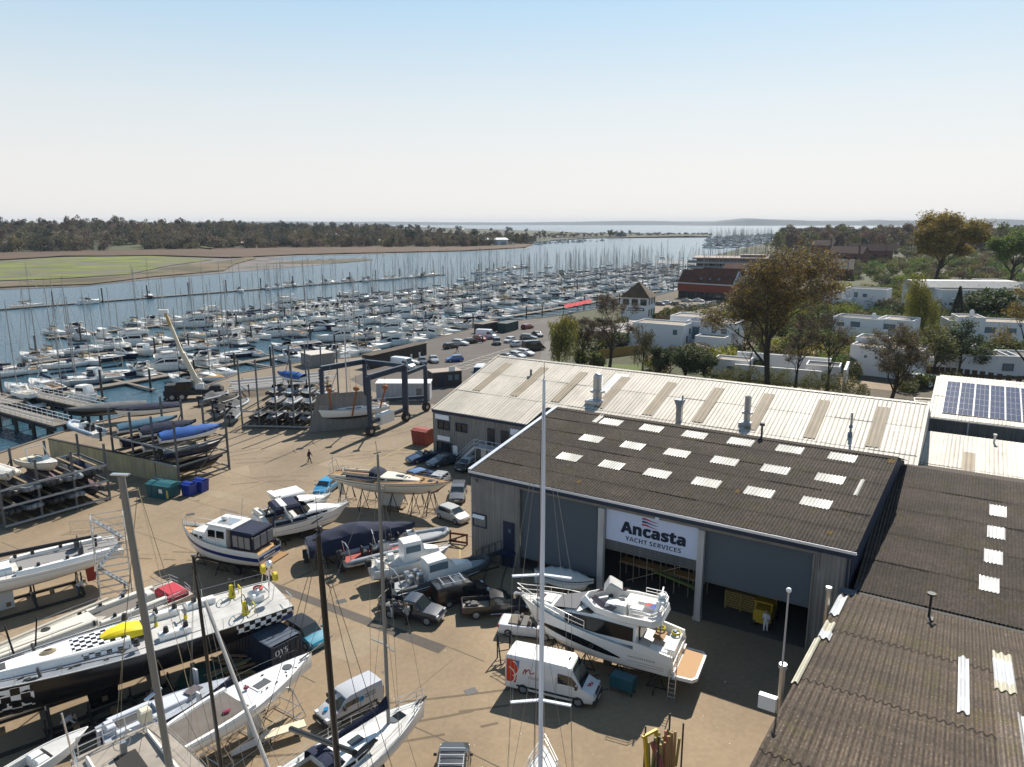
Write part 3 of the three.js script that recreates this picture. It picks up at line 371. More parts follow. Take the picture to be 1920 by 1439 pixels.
function mastSet(g,h,o){// o: x,H,mat,r,cover,boomL
  const y0=o.y0??h.sh(h.t(o.x)) + (o.cab??.35),r=o.r??.085;
  P(g,'mast',o.mat,(b)=>{b.tube([o.x,y0 - .4,0],[o.x,y0 + o.H*.75,0],r,r*.9,6);b.tube([o.x,y0 + o.H*.75,0],[o.x,y0 + o.H,0],r*.9,r*.55,6);});
  if (o.sp !==0) P(g,'spreader',o.mat,(b)=>{for (const f of o.sp??[.34,.62]){b.beam([o.x - .2,y0 + o.H*f + .05,-h.B*.27*(1.1 - f*.5)],[o.x,y0 + o.H*f,0],.09,.04);b.beam([o.x,y0 + o.H*f,0],[o.x - .2,y0 + o.H*f + .05,h.B*.27*(1.1 - f*.5)],.09,.04);}});
  if (o.boomL){P(g,'boom',o.mat,(b)=>b.tube([o.x - .1,y0 + .75,0],[o.x - o.boomL,y0 + .85,0],.07,.06,6));if (o.cover) P(g,'sail_cover',o.cover,(b)=>{const n=7;b.loft(Array.from({length:n + 1},(_,i)=>{const f=i/n,x=o.x - .08 - f*(o.boomL - .1),q=lerp(.34,.15,f)*(1 + .12*sin(f*23)),z=lerp(.17,.1,f);return [[x,y0 + .68,0],[x,y0 + .8,z],[x,y0 + .86 + q*.7,z*.7],[x,y0 + .9 + q + (f<.1?.3:0),0],[x,y0 + .86 + q*.7,-z*.7],[x,y0 + .8,-z]];}),true,true,true);},.8);}
  if (!o.noRig) rigging(h,g,{x:o.x,y0,H:o.H},o.wire??mWire,o.wr??.018);
  if (o.furl) P(g,'furled_sail',o.furl,(b)=>{const A=[h.L/2 - .2,h.Fb + .6,0],B=[o.x + .1,y0 + o.H*.9,0];b.tube(A,B,.09,.04,5);});
  P(g,'masthead',mRub,(b)=>{b.tube([o.x,y0 + o.H,0],[o.x - .1,y0 + o.H + .7,0],.015,.015,3);b.beam([o.x - .25,y0 + o.H + .08,0],[o.x + .2,y0 + o.H + .08,0],.04);});
  return y0;
}
function rails(g,h,t0=.04,t1=.9,n=8,H=.6){
  P(g,'guard_rail',mInox,(b)=>{for (const s of [1,-1]){const p=Array.from({length:n + 1},(_,i)=>{const t=lerp(t0,t1,i/n);return [h.x(t,h.sh(t)),h.sh(t),s*h.w(t)*.93];});p.forEach((q)=>b.tube(q,[q[0],q[1] + H,q[2]],.016,.016,3,false));for (const k of [.55,1]) b.path(p.map((q)=>[q[0],q[1] + H*k,q[2]]),.009,3);}});
  P(g,'pulpit',mInox,(b)=>{const q=(t,y,s)=>[h.x(t,h.sh(t)),h.sh(t) + y,s*h.w(t)*.9];for (const y of [H*.5,H]) b.path([q(t1 - .02,y,1),q(.96,y,1),[h.L/2 - .05,h.Fb + y + .05,0],q(.96,y,-1),q(t1 - .02,y,-1)],.02,4);for (const s of [1,-1]){b.tube(q(t1,0,s),q(t1,H,s),.02,.02,4);b.tube(q(.96,0,s),q(.96,H,s),.02,.02,4);}});
  P(g,'pushpit',mInox,(b)=>{const q=(t,y,s)=>[h.x(t,h.sh(t)),h.sh(t) + y,s*h.w(t)*.9];for (const y of [H*.5,H]) for (const s of [1,-1]) b.path([q(.1,y,s),q(.01,y,s),[-h.L/2 + .06,h.Fs + y,s*h.w(0)*.3]],.02,4);for (const s of [1,-1]) for (const t of [.1,.01]) b.tube(q(t,0,s),q(t,H,s),.02,.02,4);});
}
function keelRudder(g,h,mat,o={}){
  const D=o.D??1.6,c0=o.c0??2.2,c1=o.c1??1.5,x=o.x??.2,yb=-h.D + .12;
  P(g,'keel',mat,(b)=>{const sec=(y,c,w,dx)=>[[x + c/2 + dx,y,0],[x + c*.2 + dx,y,w],[x - c/2 + dx,y,0],[x + c*.2 + dx,y,-w]];b.loft([sec(yb - D,c1,.11,-.3),sec(yb - D*.85,c1,.1,-.25),sec(yb + .2,c0,.14,0)],true,true,true);if (o.bulb) b.ball(x - .3,yb - D,0,1.4,.22,.26,10);});
  if (o.rud !==0) P(g,'rudder',mat,(b)=>b.hex([[-h.L*.44,-1.35,.03],[-h.L*.44 + .55,-1.35,.03],[-h.L*.44 + .55,-1.35,-.03],[-h.L*.44,-1.35,-.03],[-h.L*.46,.05,.05],[-h.L*.46 + .75,-.12,.05],[-h.L*.46 + .75,-.12,-.05],[-h.L*.46,.05,-.05]]));
}
// a sailing yacht; o chooses colours and fittings
function yacht(g,o){
  const h=lines(o),L=h.L;hullMeshes(g,h,{top:o.hull??mGel,stripe:o.stripe??mNavyH,bottom:o.bottom===undefined?mBlueA:o.bottom,deck:o.deck??mDeckW,rail:o.rail},o.nT??12);
  const mxT=o.mastT??.58,mx=-L/2 + L*mxT,cx0=-L*.12,cx1=L*(o.cabE??.24),y=(x)=>h.sh(h.t(x)) - .02,ch=o.cabH??.38;
  const secs=[[cx0,h.B*.30,y(cx0),ch*1.1],[cx0 + L*.12,h.B*.32,y(0),ch],[mx,h.B*.26,y(mx),ch*.85],[cx1,h.B*.1,y(cx1),ch*.25]];
  cabin(g,'coachroof',o.cab??mGel,secs);sideBand(g,'cabin_window',mGlassK,secs,.3,.68,cx0 + .35,mx + L*.05);
  if (o.hatch !==0){for (const f of [.1,.28]) P(g,'hatch',M(.05,.06,.07,.2),(b)=>{const x=lerp(mx,cx1,f) - .4;b.box(x,y(x) + ch*.9,0,.5,.05,.5);});P(g,'hatch',mGlassK,(b)=>b.box(L*.33,y(L*.33) + .02,0,.55,.07,.55));}
  // cockpit
  const c0=-L*.46,cw=h.B*.27;P(g,'cockpit_coaming',o.cab??mGel,(b)=>{for (const s of [1,-1]) b.hex([[c0,y(c0) - .05,s*cw],[cx0,y(cx0),s*cw],[cx0,y(cx0),s*(cw + .28)],[c0,y(c0) - .05,s*(cw + .2)],[c0,y(c0) + .24,s*cw],[cx0,y(cx0) + .34,s*cw],[cx0,y(cx0) + .34,s*(cw + .12)],[c0,y(c0) + .24,s*(cw + .1)]]);});
  P(g,'cockpit_floor',o.sole??mTeak,(b)=>{b.hex([[c0,y(c0) - .02,cw],[cx0,y(cx0) - .02,cw],[cx0,y(cx0) - .02,-cw],[c0,y(c0) - .02,-cw],[c0,y(c0) + .055,cw],[cx0,y(cx0) + .055,cw],[cx0,y(cx0) + .055,-cw],[c0,y(c0) + .055,-cw]]);});
  P(g,'cockpit_well',mDark,(b)=>b.box((c0 + cx0)/2 + .2,y(c0) + .05,0,(cx0 - c0)*.72,.06,cw*.75));
  P(g,'steering_wheel',mInox,(b)=>{const X=c0 + .75,Y=y(c0) + .62;b.path(Array.from({length:13},(_,i)=>[X,Y + .42*cos(i/6*PI),.42*sin(i/6*PI)]),.022,4);b.box(X + .15,y(c0),0,.22,.75,.3);});
  if (o.hood) P(g,'spray_hood',o.hood,(b)=>{const w=h.B*.27,Y=y(cx0) + ch,rows=[[cx0 + .95,.06],[cx0 + .6,.55],[cx0 + .1,.78],[cx0 - .35,.74]].map(([x,q])=>[-1,-.92,-.6,0,.6,.92,1].map((c)=>[x,Y - .12 + q*(abs(c)>.95?0.05:abs(c)>.7?.72:abs(c)>.3?.97:1),c*w]));b.loft(rows);},.7);
  if (o.bimini) P(g,'bimini',o.bimini,(b)=>{const w=h.B*.3,Y=y(c0) + 2;b.loft([c0 + .3,c0 + 1.2,c0 + 2.1].map((x,i)=>[-1,-.5,0,.5,1].map((c)=>[x,Y + (i===1?.1:0) - .12*c*c,c*w])));for (const s of [1,-1]) for (const x of [c0 + .3,c0 + 2.1]) b.tube([x,y(c0) + .1,s*w],[x,Y - .1,s*w],.02,.02,4);});
  if (o.rails !==0) rails(g,h,.04,.88,o.nR??6);
  if (o.mastH) mastSet(g,h,{x:mx,H:o.mastH,mat:o.spar??mSpar,cab:ch,boomL:o.boomL??L*.36,cover:o.cover,furl:o.furl,r:o.mr,sp:o.sp,wr:o.wr});
  if (o.winch !==0) P(g,'winch',mInox,(b)=>{for (const s of [1,-1]) for (const f of [.15,.6]){const x=lerp(cx0,c0,f);b.tube([x,y(x) + .28,s*(cw + .12)],[x,y(x) + .48,s*(cw + .12)],.09,.07,7);}});
  if (o.lift) keelRudder(g,h,o.keelMat??o.bottom??mBlueA,o.keel);
  return h;
}
// a motor boat; kind: sport, fly, pilot
function motorBoat(g,o){
  const h=lines({chine:.42,tw:.9,ks:-.3,kb:.5,rake:1.2,D:.6,Fs:1.05,Fb:1.75,mx:.35,pb:2.1,...o}),L=h.L,B=h.B;
  hullMeshes(g,h,{top:o.hull??mGel,stripe:o.stripe??mNavyH,bottom:o.bottom===undefined?mBlkA:o.bottom,deck:mDeckW,rail:o.rail??mInox},12);
  const y=(x)=>h.sh(h.t(x)) - .02,K=o.kind;
  P(g,'bathing_platform',o.plat??mGel,(b)=>b.cbox(-L/2 - .45,.25,0,1.1,.16,B*.82,.04));
  P(g,'cockpit_floor',o.sole??mTeak,(b)=>b.box(-L*.36,y(-L*.4) + .02,0,L*.24,.05,B*.7));P(g,'cockpit_seat',M(.66,.63,.56,.6),(b)=>{b.cbox(-L*.455,y(-L*.45),0,.55,.5,B*.7,.06);b.cbox(-L*.32,y(-L*.32),B*.27,L*.14,.45,.5,.06);});
  if (K==='sport'){
    const s=[[-L*.2,B*.4,y(-L*.2),.55,.9],[L*.02,B*.38,y(0),.75,.85],[L*.2,B*.3,y(L*.2),.45,.8],[L*.36,B*.12,y(L*.36),.1]];
    cabin(g,'foredeck_cabin',mGel,s);sideBand(g,'cabin_window',mGlassK,s,.25,.6,-L*.05,L*.2);
    P(g,'windscreen',mGlassK,(b)=>{const w=B*.36,Y=y(0) + .7;b.loft([[-1,-L*.14],[-.9,-L*.02],[-.4,L*.04],[.4,L*.04],[.9,-L*.02],[1,-L*.14]].map(([c,x])=>[[x,Y - .1,c*w*1.06],[x - .42,Y + .55,c*w*.94]]));},.6);
    P(g,'radar_arch',mGel,(b)=>{for (const s2 of [1,-1]) b.beam([-L*.2,y(-L*.2) + .3,s2*B*.42],[-L*.27,y(0) + 1.75,s2*B*.34],.5,.12);b.beam([-L*.27,y(0) + 1.75,-B*.35],[-L*.27,y(0) + 1.75,B*.35],.55,.12);});
    if (o.canopy) P(g,'canopy',o.canopy,(b)=>{const Y=y(0) + 1.75,w=B*.36;b.loft([[-L*.08,-.45],[-L*.16,-.02],[-L*.27,.1],[-L*.36,-.05]].map(([x,q])=>[-1,-.8,0,.8,1].map((c)=>[x,Y + q - (abs(c)>.9?.3:abs(c)>.5?.05:0),c*w])));});
 }else{
    const hH=K==='pilot'?1.75:1.65,x0=-L*.22,x1=L*.12,s=[[x0,B*.36,y(x0),hH,.86],[L*.0,B*.36,y(0),hH,.86],[x1,B*.32,y(x1),K==='pilot'?hH:hH*.55,.84],[x1 + L*.08,B*.27,y(x1),.5,.8]];
    cabin(g,'deckhouse',mGel,s);sideBand(g,'saloon_window',mGlassK,s,.42,.76,x0 + .3,x1 + .3);
    P(g,'windscreen',mGlassK,(b)=>{const a=s[2],c=s[3],q=(S,f,z)=>[S[0] + .03,S[2] + S[3]*f + .02,z*S[1]*S[4]];if (K==='pilot') b.quad([a[0] + .12,a[2] + hH*.5,-a[1]*.85],[a[0] + .12,a[2] + hH*.5,a[1]*.85],[a[0] + .03,a[2] + hH*.9,a[1]*.8],[a[0] + .03,a[2] + hH*.9,-a[1]*.8]);else b.loft([[s[1],.98],[a,1.03],[c,1.03]].map(([S,f])=>[-.9,0,.9].map((z)=>q(S,f,z))));});
    if (K !=='pilot') cabin(g,'foredeck_trunk',mGel,[[x1 + L*.05,B*.3,y(x1),.5],[L*.3,B*.18,y(L*.3),.25],[L*.38,B*.08,y(L*.38),.05]]);
    if (K==='fly'){const Y=y(0) + hH;P(g,'flybridge',mGel,(b)=>{const pl=(k,yy)=>[[x1 + .1,-B*.2*k],[x0 + L*.1,-B*.38*k],[x0 - L*.14,-B*.36*k],[x0 - L*.14,B*.36*k],[x0 + L*.1,B*.38*k],[x1 + .1,B*.2*k]].map(([x,z])=>[x,yy,z]);b.loft([pl(.98,Y - .05),pl(1,Y + .1),pl(1,Y + .65),pl(.9,Y + .65),pl(.88,Y + .12)],true,true,true);});P(g,'flybridge_seat',M(.6,.56,.48,.6),(b)=>{b.cbox(x0 + .3,Y + .1,.2,.8,.55,B*.45,.06);b.cbox(x0 + L*.16,Y + .1,0,.6,.7,B*.3,.06);});P(g,'radar_mast',mGel,(b)=>{for (const s2 of [1,-1]) b.beam([x0 - .3,Y + .5,s2*B*.3],[x0 - .8,Y + 1.7,s2*B*.25],.35,.1);b.beam([x0 - .8,Y + 1.7,-B*.26],[x0 - .8,Y + 1.7,B*.26],.4,.1);b.ball(x0 - .8,Y + 1.95,0,.3,.16,.3);});if (o.canopy) P(g,'canopy',o.canopy,(b)=>b.cbox(x0 + L*.14,Y + .6,0,L*.2,.5,B*.6,.15));}
    else if (o.canopy) P(g,'canopy',o.canopy,(b)=>b.cbox(x0 - L*.1,y(x0) + .1,0,L*.2,1.5,B*.66,.15));
 }
  P(g,'bow_rail',mInox,(b)=>{const q=(t,yy,s)=>[h.x(t,h.sh(t)),h.sh(t) + yy,s*h.w(t)*.92];const tt=[.5,.62,.74,.86,.95];for (const s of [1,-1]){b.path([...tt.map((t)=>q(t,.55,s)),[L/2 - .05,h.Fb + .6,0]],.02,4);tt.forEach((t)=>b.tube(q(t,0,s),q(t,.55,s),.016,.016,3,false));}});
  return h;
}
// a rigid inflatable; o.tube, o.console, o.cover
function ribBoat(g,o){
  const L=o.L,B=o.B,r=o.r??.27,zt=B/2 - r,y=.55,n=22;
  const line=Array.from({length:n + 1},(_,i)=>{const f=i/n,s=f<.5?1:-1,q=f<.5?f*2:(1 - f)*2;return q<.55?[-L/2 + .1 + L*q,y + .1*q,s*zt]:[-L/2 + .1 + L*.55 + (L*.45 - r)*sin((q - .55)/.45*PI/2),y + .055 + .38*Math.pow((q - .55)/.45,2),s*zt*Math.pow(cos((q - .55)/.45*PI/2),.75)];});
  P(g,'tube',o.tube,(b)=>{b.path(line,line.map((_,i)=>r*(i===0||i===n?.5:i===1||i===n - 1?.98:1)),9);},.9);
  P(g,'rubbing_strake',o.strake??mRub,(b)=>b.path(line.map((q,i)=>[q[0]*1.015,q[1],q[2]*(1 + r/zt*.98)]),.04,4));
  const h=lines({L:L*.96,B:B - r*1.6,Fs:y - .05,Fb:.85,D:.25,tw:.95,ks:-.2,kb:.35,rake:.7,chine:.5,mx:.4,pb:2.4});
  hullMeshes(g,h,{top:o.hull??mGel,bottom:null,stripe:null,deck:o.floor??mDeckG},10);
  if (o.console !==0){P(g,'console',o.cons??mGel,(b)=>{b.hex([[-.2,.5,.45],[.9,.5,.4],[.9,.5,-.4],[-.2,.5,-.45],[-.2,1.35,.4],[.45,1.35,.35],[.45,1.35,-.35],[-.2,1.35,-.4]]);});P(g,'windscreen',mGlassK,(b)=>b.quad([.5,1.3,-.36],[.5,1.3,.36],[.1,1.75,.3],[.1,1.75,-.3]));P(g,'seat',o.seat??mRub,(b)=>{for (const x of [-.75,-1.6]){b.cbox(x,.5,0,.6,.45,.6,.06);b.cbox(x - .3,.9,0,.15,.5,.55,.04);}});}
  P(g,'outboard_motor',o.motor??mRub,(b)=>{for (const z of o.twin?[-.35,.35]:[0]){b.cbox(-L/2 - .15,.75,z,.55,.6,.38,.12);b.box(-L/2 - .2,-.35,z,.2,1.1,.16);b.box(-L/2 - .1,-.4,z,.5,.06,.2);}});
  if (o.arch) P(g,'roll_bar',o.archM??mInox,(b)=>{for (const x of [-L/2 + .5]) b.path([[x,.8,zt*.9],[x - .2,1.9,zt*.8],[x - .2,2.05,0],[x - .2,1.9,-zt*.8],[x,.8,-zt*.9]],.045,6);});
  if (o.cover) P(g,'cover',o.cover,(b)=>{const ks=8;b.loft(Array.from({length:ks + 1},(_,i)=>{const f=i/ks,x=lerp(-L*.42,L*.43,f),w=zt*(f<.6?1:Math.pow(cos((f - .6)/.4*PI/2),.7)) + r*.6,Y=y + .15 + (f>.6?.35*(f - .6):0),H=o.coverH??(.35 + .65*Math.exp(-Math.pow((f - .42)*4.2,2)));return [-1,-.75,-.35,0,.35,.75,1].map((c)=>[x,Y + H*(1 - c*c)*(1 + .1*sin(i*2.3 + c*5)),c*w]);}));},.9);
  return h;
}
// an open or covered motor launch or dinghy
function openBoat(g,o){
  const h=lines({chine:.45,tw:.88,ks:-.2,kb:.3,rake:.8,D:.35,Fs:.65,Fb:1.05,mx:.38,pb:2.3,...o});
  hullMeshes(g,h,{top:o.hull??mGel,stripe:o.stripe,bottom:o.bottom??mBlkA,deck:null,rail:o.rail??mRub},10);
  if (o.cover) P(g,'cover',o.cover,(b)=>{const n=10;b.loft(Array.from({length:n + 1},(_,i)=>{const t=i/n,H=(o.coverH??.55)*(t<.9?1:.5)*(.5 + .5*sin(PI*min(1,t*1.1 + .1)));return [-1.02,-.99,-.6,-.2,0,.2,.6,.99,1.02].map((c)=>[h.x(t,h.sh(t)),h.sh(t) - (abs(c)>1?.22:-.02) + H*max(0,1 - c*c)*(1 + .12*sin(i*2.9 + c*6)),c*h.w(t)*(abs(c)>1?1.015:1)]);}));},.9);
  else{P(g,'deck',mDeckW,(b)=>{const q=(t,c,dy)=>[h.x(t,h.sh(t)),h.sh(t) + dy,c*h.w(t)];b.loft([.55,.7,.85,1].map((t)=>[-1,0,1].map((c)=>q(t,c,.04*(1 - c*c)))));for (const s of [1,-1]) b.loft([0,.2,.4,.55].map((t)=>[q(t,s,.01),q(t,s*.8,.01),[h.x(t,1),h.sh(t) - .45,s*h.w(t)*.78]]));});P(g,'sole',o.sole??mCream,(b)=>b.loft([0,.2,.4,.56].map((t)=>[-1,1].map((c)=>[h.x(t,1),h.sh(t) - .45,c*h.w(t)*.79]))));P(g,'seat',o.seat??mCream,(b)=>{b.cbox(-h.L*.4,h.Fs - .45,0,.7,.5,h.B*.62,.08);b.cbox(-h.L*.05,h.Fs - .45,h.B*.22,.6,.6,.5,.06);b.cbox(-h.L*.05,h.Fs - .45,-h.B*.22,.6,.6,.5,.06);});if (o.screen) P(g,'windscreen',mGlassB,(b)=>{const X=h.L*.06;b.loft([[-1,-.7],[-.8,0],[0,.25],[.8,0],[1,-.7]].map(([c,d])=>[[X + d,h.sh(.55) + .02,c*h.B*.42],[X + d - .3,h.sh(.55) + .5,c*h.B*.39]]));});}
  if (o.motor) P(g,'outboard_motor',mRub,(b)=>{b.cbox(-h.L/2 - .2,h.Fs - .05,0,.55,.6,.38,.12);b.box(-h.L/2 - .25,-.4,0,.2,1.1,.16);});
  return h;
}
function props(par,h,ts,gy,mat=mDark){// boat props from the hull down to the ground, gy = ground in the boat's own height
  for (const t of ts) for (const s of [1,-1]) P(par,'prop',mat,(b)=>{{const x=h.x(t,0),w=h.w(t),z=s*(w*.62),Y=lerp(h.k(t),h.sh(t),.38);b.tube([x,gy,z + s*.9],[x,Y,z],.05,.05,5);b.tube([x - .7,gy,z],[x,Y - .25,z],.04,.04,5);b.tube([x + .7,gy,z],[x,Y - .25,z],.04,.04,5);b.tube([x - .7,gy + .1,z],[x + .7,gy + .1,z],.035,.035,4);b.box(x,Y - .1,z,.3,.14,.3);}});
}
function cradle(name,label,x,z,ry,L,W,H,group){const c=T(name,label,'boat cradle',x,z,ry,group);P(c,'frame',mDark,(b)=>{for (const s of [1,-1]) b.box(0,0,s*W/2,L,.18,.2);for (const f of [-.5,-.17,.17,.5]){b.box(f*L,.18,0,.2,.15,W + .2);for (const s of [1,-1]){b.tube([f*L,.2,s*W/2],[f*L,H,s*W*.36],.06,.06,5);b.tube([f*L,.2,s*W*.1],[f*L,H*.9,s*W*.36],.04,.04,4);}}});P(c,'keel_block',M(.2,.13,.07,.9),(b)=>{for (const f of [-.3,0,.3]) b.box(f*L,.33,0,.3,.3,.5);});return c;}

// ---------- boats standing in the yard ----------
function hullPatch(g,h,name,mat,t0,t1,f0,f1,sides=[1,-1],out=.012,n=12,uvs){// a band on the topsides between heights f0(t) and f1(t)
  for (const s of sides) P(g,name,mat,(b)=>{if (uvs) b.uvf=(q)=>[q[0]/uvs,q[1]/uvs];b.loft(Array.from({length:n + 1},(_,i)=>{const t=lerp(t0,t1,i/n),a=typeof f0==='function'?f0(t):f0,c=typeof f1==='function'?f1(t):f1;return [0,.33,.66,1].map((f)=>{const y=lerp(a,c,f);return [h.x(t,y),y,s*(h.W(t,y) + out)];});}));},.6);
}
const tCheck=(()=>{const t=tex(64,(x,y)=>((x<.5) !==(y<.5)?.9:.03),true,1);t.magFilter=THREE.NearestFilter;return t;})(),mCheck=new THREE.MeshStandardMaterial({map:tCheck,roughness:.3,side:THREE.DoubleSide});
function yard(name,label,stern,bow,wl,extra=0){const [x,z,r]=mid2(...stern,...bow);return T(name,label,name.includes('yacht')?'sailing yacht':'boat',x,z,r,null,wl);}
{// cream classic yacht on props
  const g=yard('sailing_yacht','cream sailing yacht with teak deck and navy spray hood, propped without a mast',[-19.89,-76.91],[-6.13,-73.04],2.2);
  const h=yacht(g,{L:14.0,B:3.9,Fs:1.05,Fb:1.35,ks:.5,kb:.55,tw:.42,rake:1.5,D:.55,hull:M(.62,.58,.50,.35),cab:M(.62,.57,.46,.5),deck:mTeak,stripe:mBlackH,bottom:M(.62,.60,.54,.6),keelMat:M(.60,.58,.52,.6),hood:mFab.navy,lift:1,keel:{D:1.75,c0:3.2,c1:2.3},rail:M(.10,.07,.05,.6),nT:18,cabH:.42});
  hullPatch(g,h,'sheer_stripe',mBlackH,.03,.97,(t)=>h.sh(t) - .22,(t)=>h.sh(t) - .17,[1,-1],.012,16);
  props(g,h,[.12,.3,.55,.72,.86],-2.2);P(g,'keel_block',M(.2,.14,.08,.9),(b)=>b.box(.2,-2.2,0,2.6,.2,.8));P(g,'sail_roll',mFab.navy,(b)=>b.tube([-4.5,h.sh(.2) + .35,1.35],[-.5,h.sh(.5) + .35,1.6],.16,.2,7));P(g,'wind_vane',mInox,(b)=>{b.path([[-6.6,1.1,1],[-6.9,2.3,.8],[-6.9,2.4,-.8],[-6.6,1.1,-1]],.03,4);b.tube([-6.8,1.1,0],[-6.9,3.2,0],.04);});P(g,'deck_gear',mRub,(b)=>{for (let i=0;i<16;i++) b.box(rr(-1,5.5),1.2 + .1,rr(-.7,.7),rr(.1,.4),.15,rr(.1,.3),rr(0,3));});
}
{const l=T('ladder','aluminium ladder leaning against the side of the cream propped yacht','ladder',-14.02,-73.44,-.9);P(l,'rail',mInox,(b)=>{for (const z of [-.22,.22]) b.tube([0,0,z],[1.0,3.6,z],.035);});P(l,'rung',mInox,(b)=>{for (let i=1;i<12;i++) b.tube([i/12,i*.3,-.22],[i/12,i*.3,.22],.02);});}
{// sport cruisers
  const a=T('sport_cruiser','open white sport cruiser nearest the blue hatchback, partly hidden by another cruiser','motor boat',...mid2(-25.41,-67.86,-18.69,-73.53),null,.75);motorBoat(a,{L:8.2,B:2.9,kind:'sport',Fs:1.1,Fb:1.55});P(a,'folded_hardtop',mGel,(b)=>b.cbox(-.6,2.6,0,2.6,.3,2.2,.12));
  const c=T('sport_cruiser','white sport cruiser with folded navy canopy frame standing in front of the other cruiser','motor boat',...mid2(-23.98,-65.77,-16.5,-70.7),null,.75);const h=motorBoat(c,{L:9.0,B:3.1,kind:'sport',Fs:1.1,Fb:1.6,hull:mGel});P(c,'canopy',mFab.navy,(b)=>b.cbox(-2.1,2.55,0,2.5,.42,2.5,.2));P(c,'canopy_side',mFab.navy,(b)=>{for (const s of [1,-1]){b.beam([-.9,2.6,s*1.15],[-.4,1.45,s*1.3],.18,.05);b.beam([-3.2,2.6,s*1.15],[-3.7,1.3,s*1.2],.3,.05);b.beam([-3.7,1.35,s*1.25],[-.4,1.45,s*1.34],.06,.3);}});hullPatch(c,h,'hull_stripe',M(.25,.26,.28,.4),.1,.85,(t)=>.55 + .25*t,(t)=>.60 + .25*t);
  for (const q of [a,c]){props(q,h,[.2,.6],-.75);P(q,'trailer_wheel',mRub,(b)=>{for (const s of [1,-1]) b.wheel(-.8,-.45,s*.9,.3,.22);});}
}
{// navy covered boat
  const g=T('covered_motor_boat','long motor boat fully wrapped in a navy canvas cover','motor boat',...mid2(-18.56,-61.56,-9.11,-65.51),null,.8),h=lines({L:10,B:3.1,chine:.42,tw:.92,ks:-.25,kb:.5,rake:1.1,D:.5,Fs:.95,Fb:1.35,mx:.35,pb:2.2});
  hullMeshes(g,h,{top:mGel,stripe:mGel,bottom:M(.10,.025,.02,.7),deck:mDeckW},12);
  P(g,'cover',mFab.navy,(b)=>{const n=16;b.loft(Array.from({length:n + 1},(_,i)=>{const t=i/n,H=t<.1?.5:t<.42?lerp(.8,1.35,(t - .1)/.32):lerp(1.35,.2,(t - .42)/.58);return [-1.04,-1.02,-.8,-.4,0,.4,.8,1.02,1.04].map((c)=>[h.x(t,h.sh(t)),h.sh(t) - (abs(c)>1.03?.75*min(1,1.4 - t):0) + (abs(c)>1?0:H*(abs(c)>.7?.62:abs(c)>.3?.93:1) + .04*sin(i*2.1 + c*9)),c*h.w(t) + (t===1?.03*c:0)]);}));},.6);
  props(g,h,[.15,.5,.75],-.8);P(g,'outdrive',mRub,(b)=>{for (const z of [-.5,.5]){b.box(-5.15,-.5,z,.4,.8,.25);}});
}
const ribs=[];
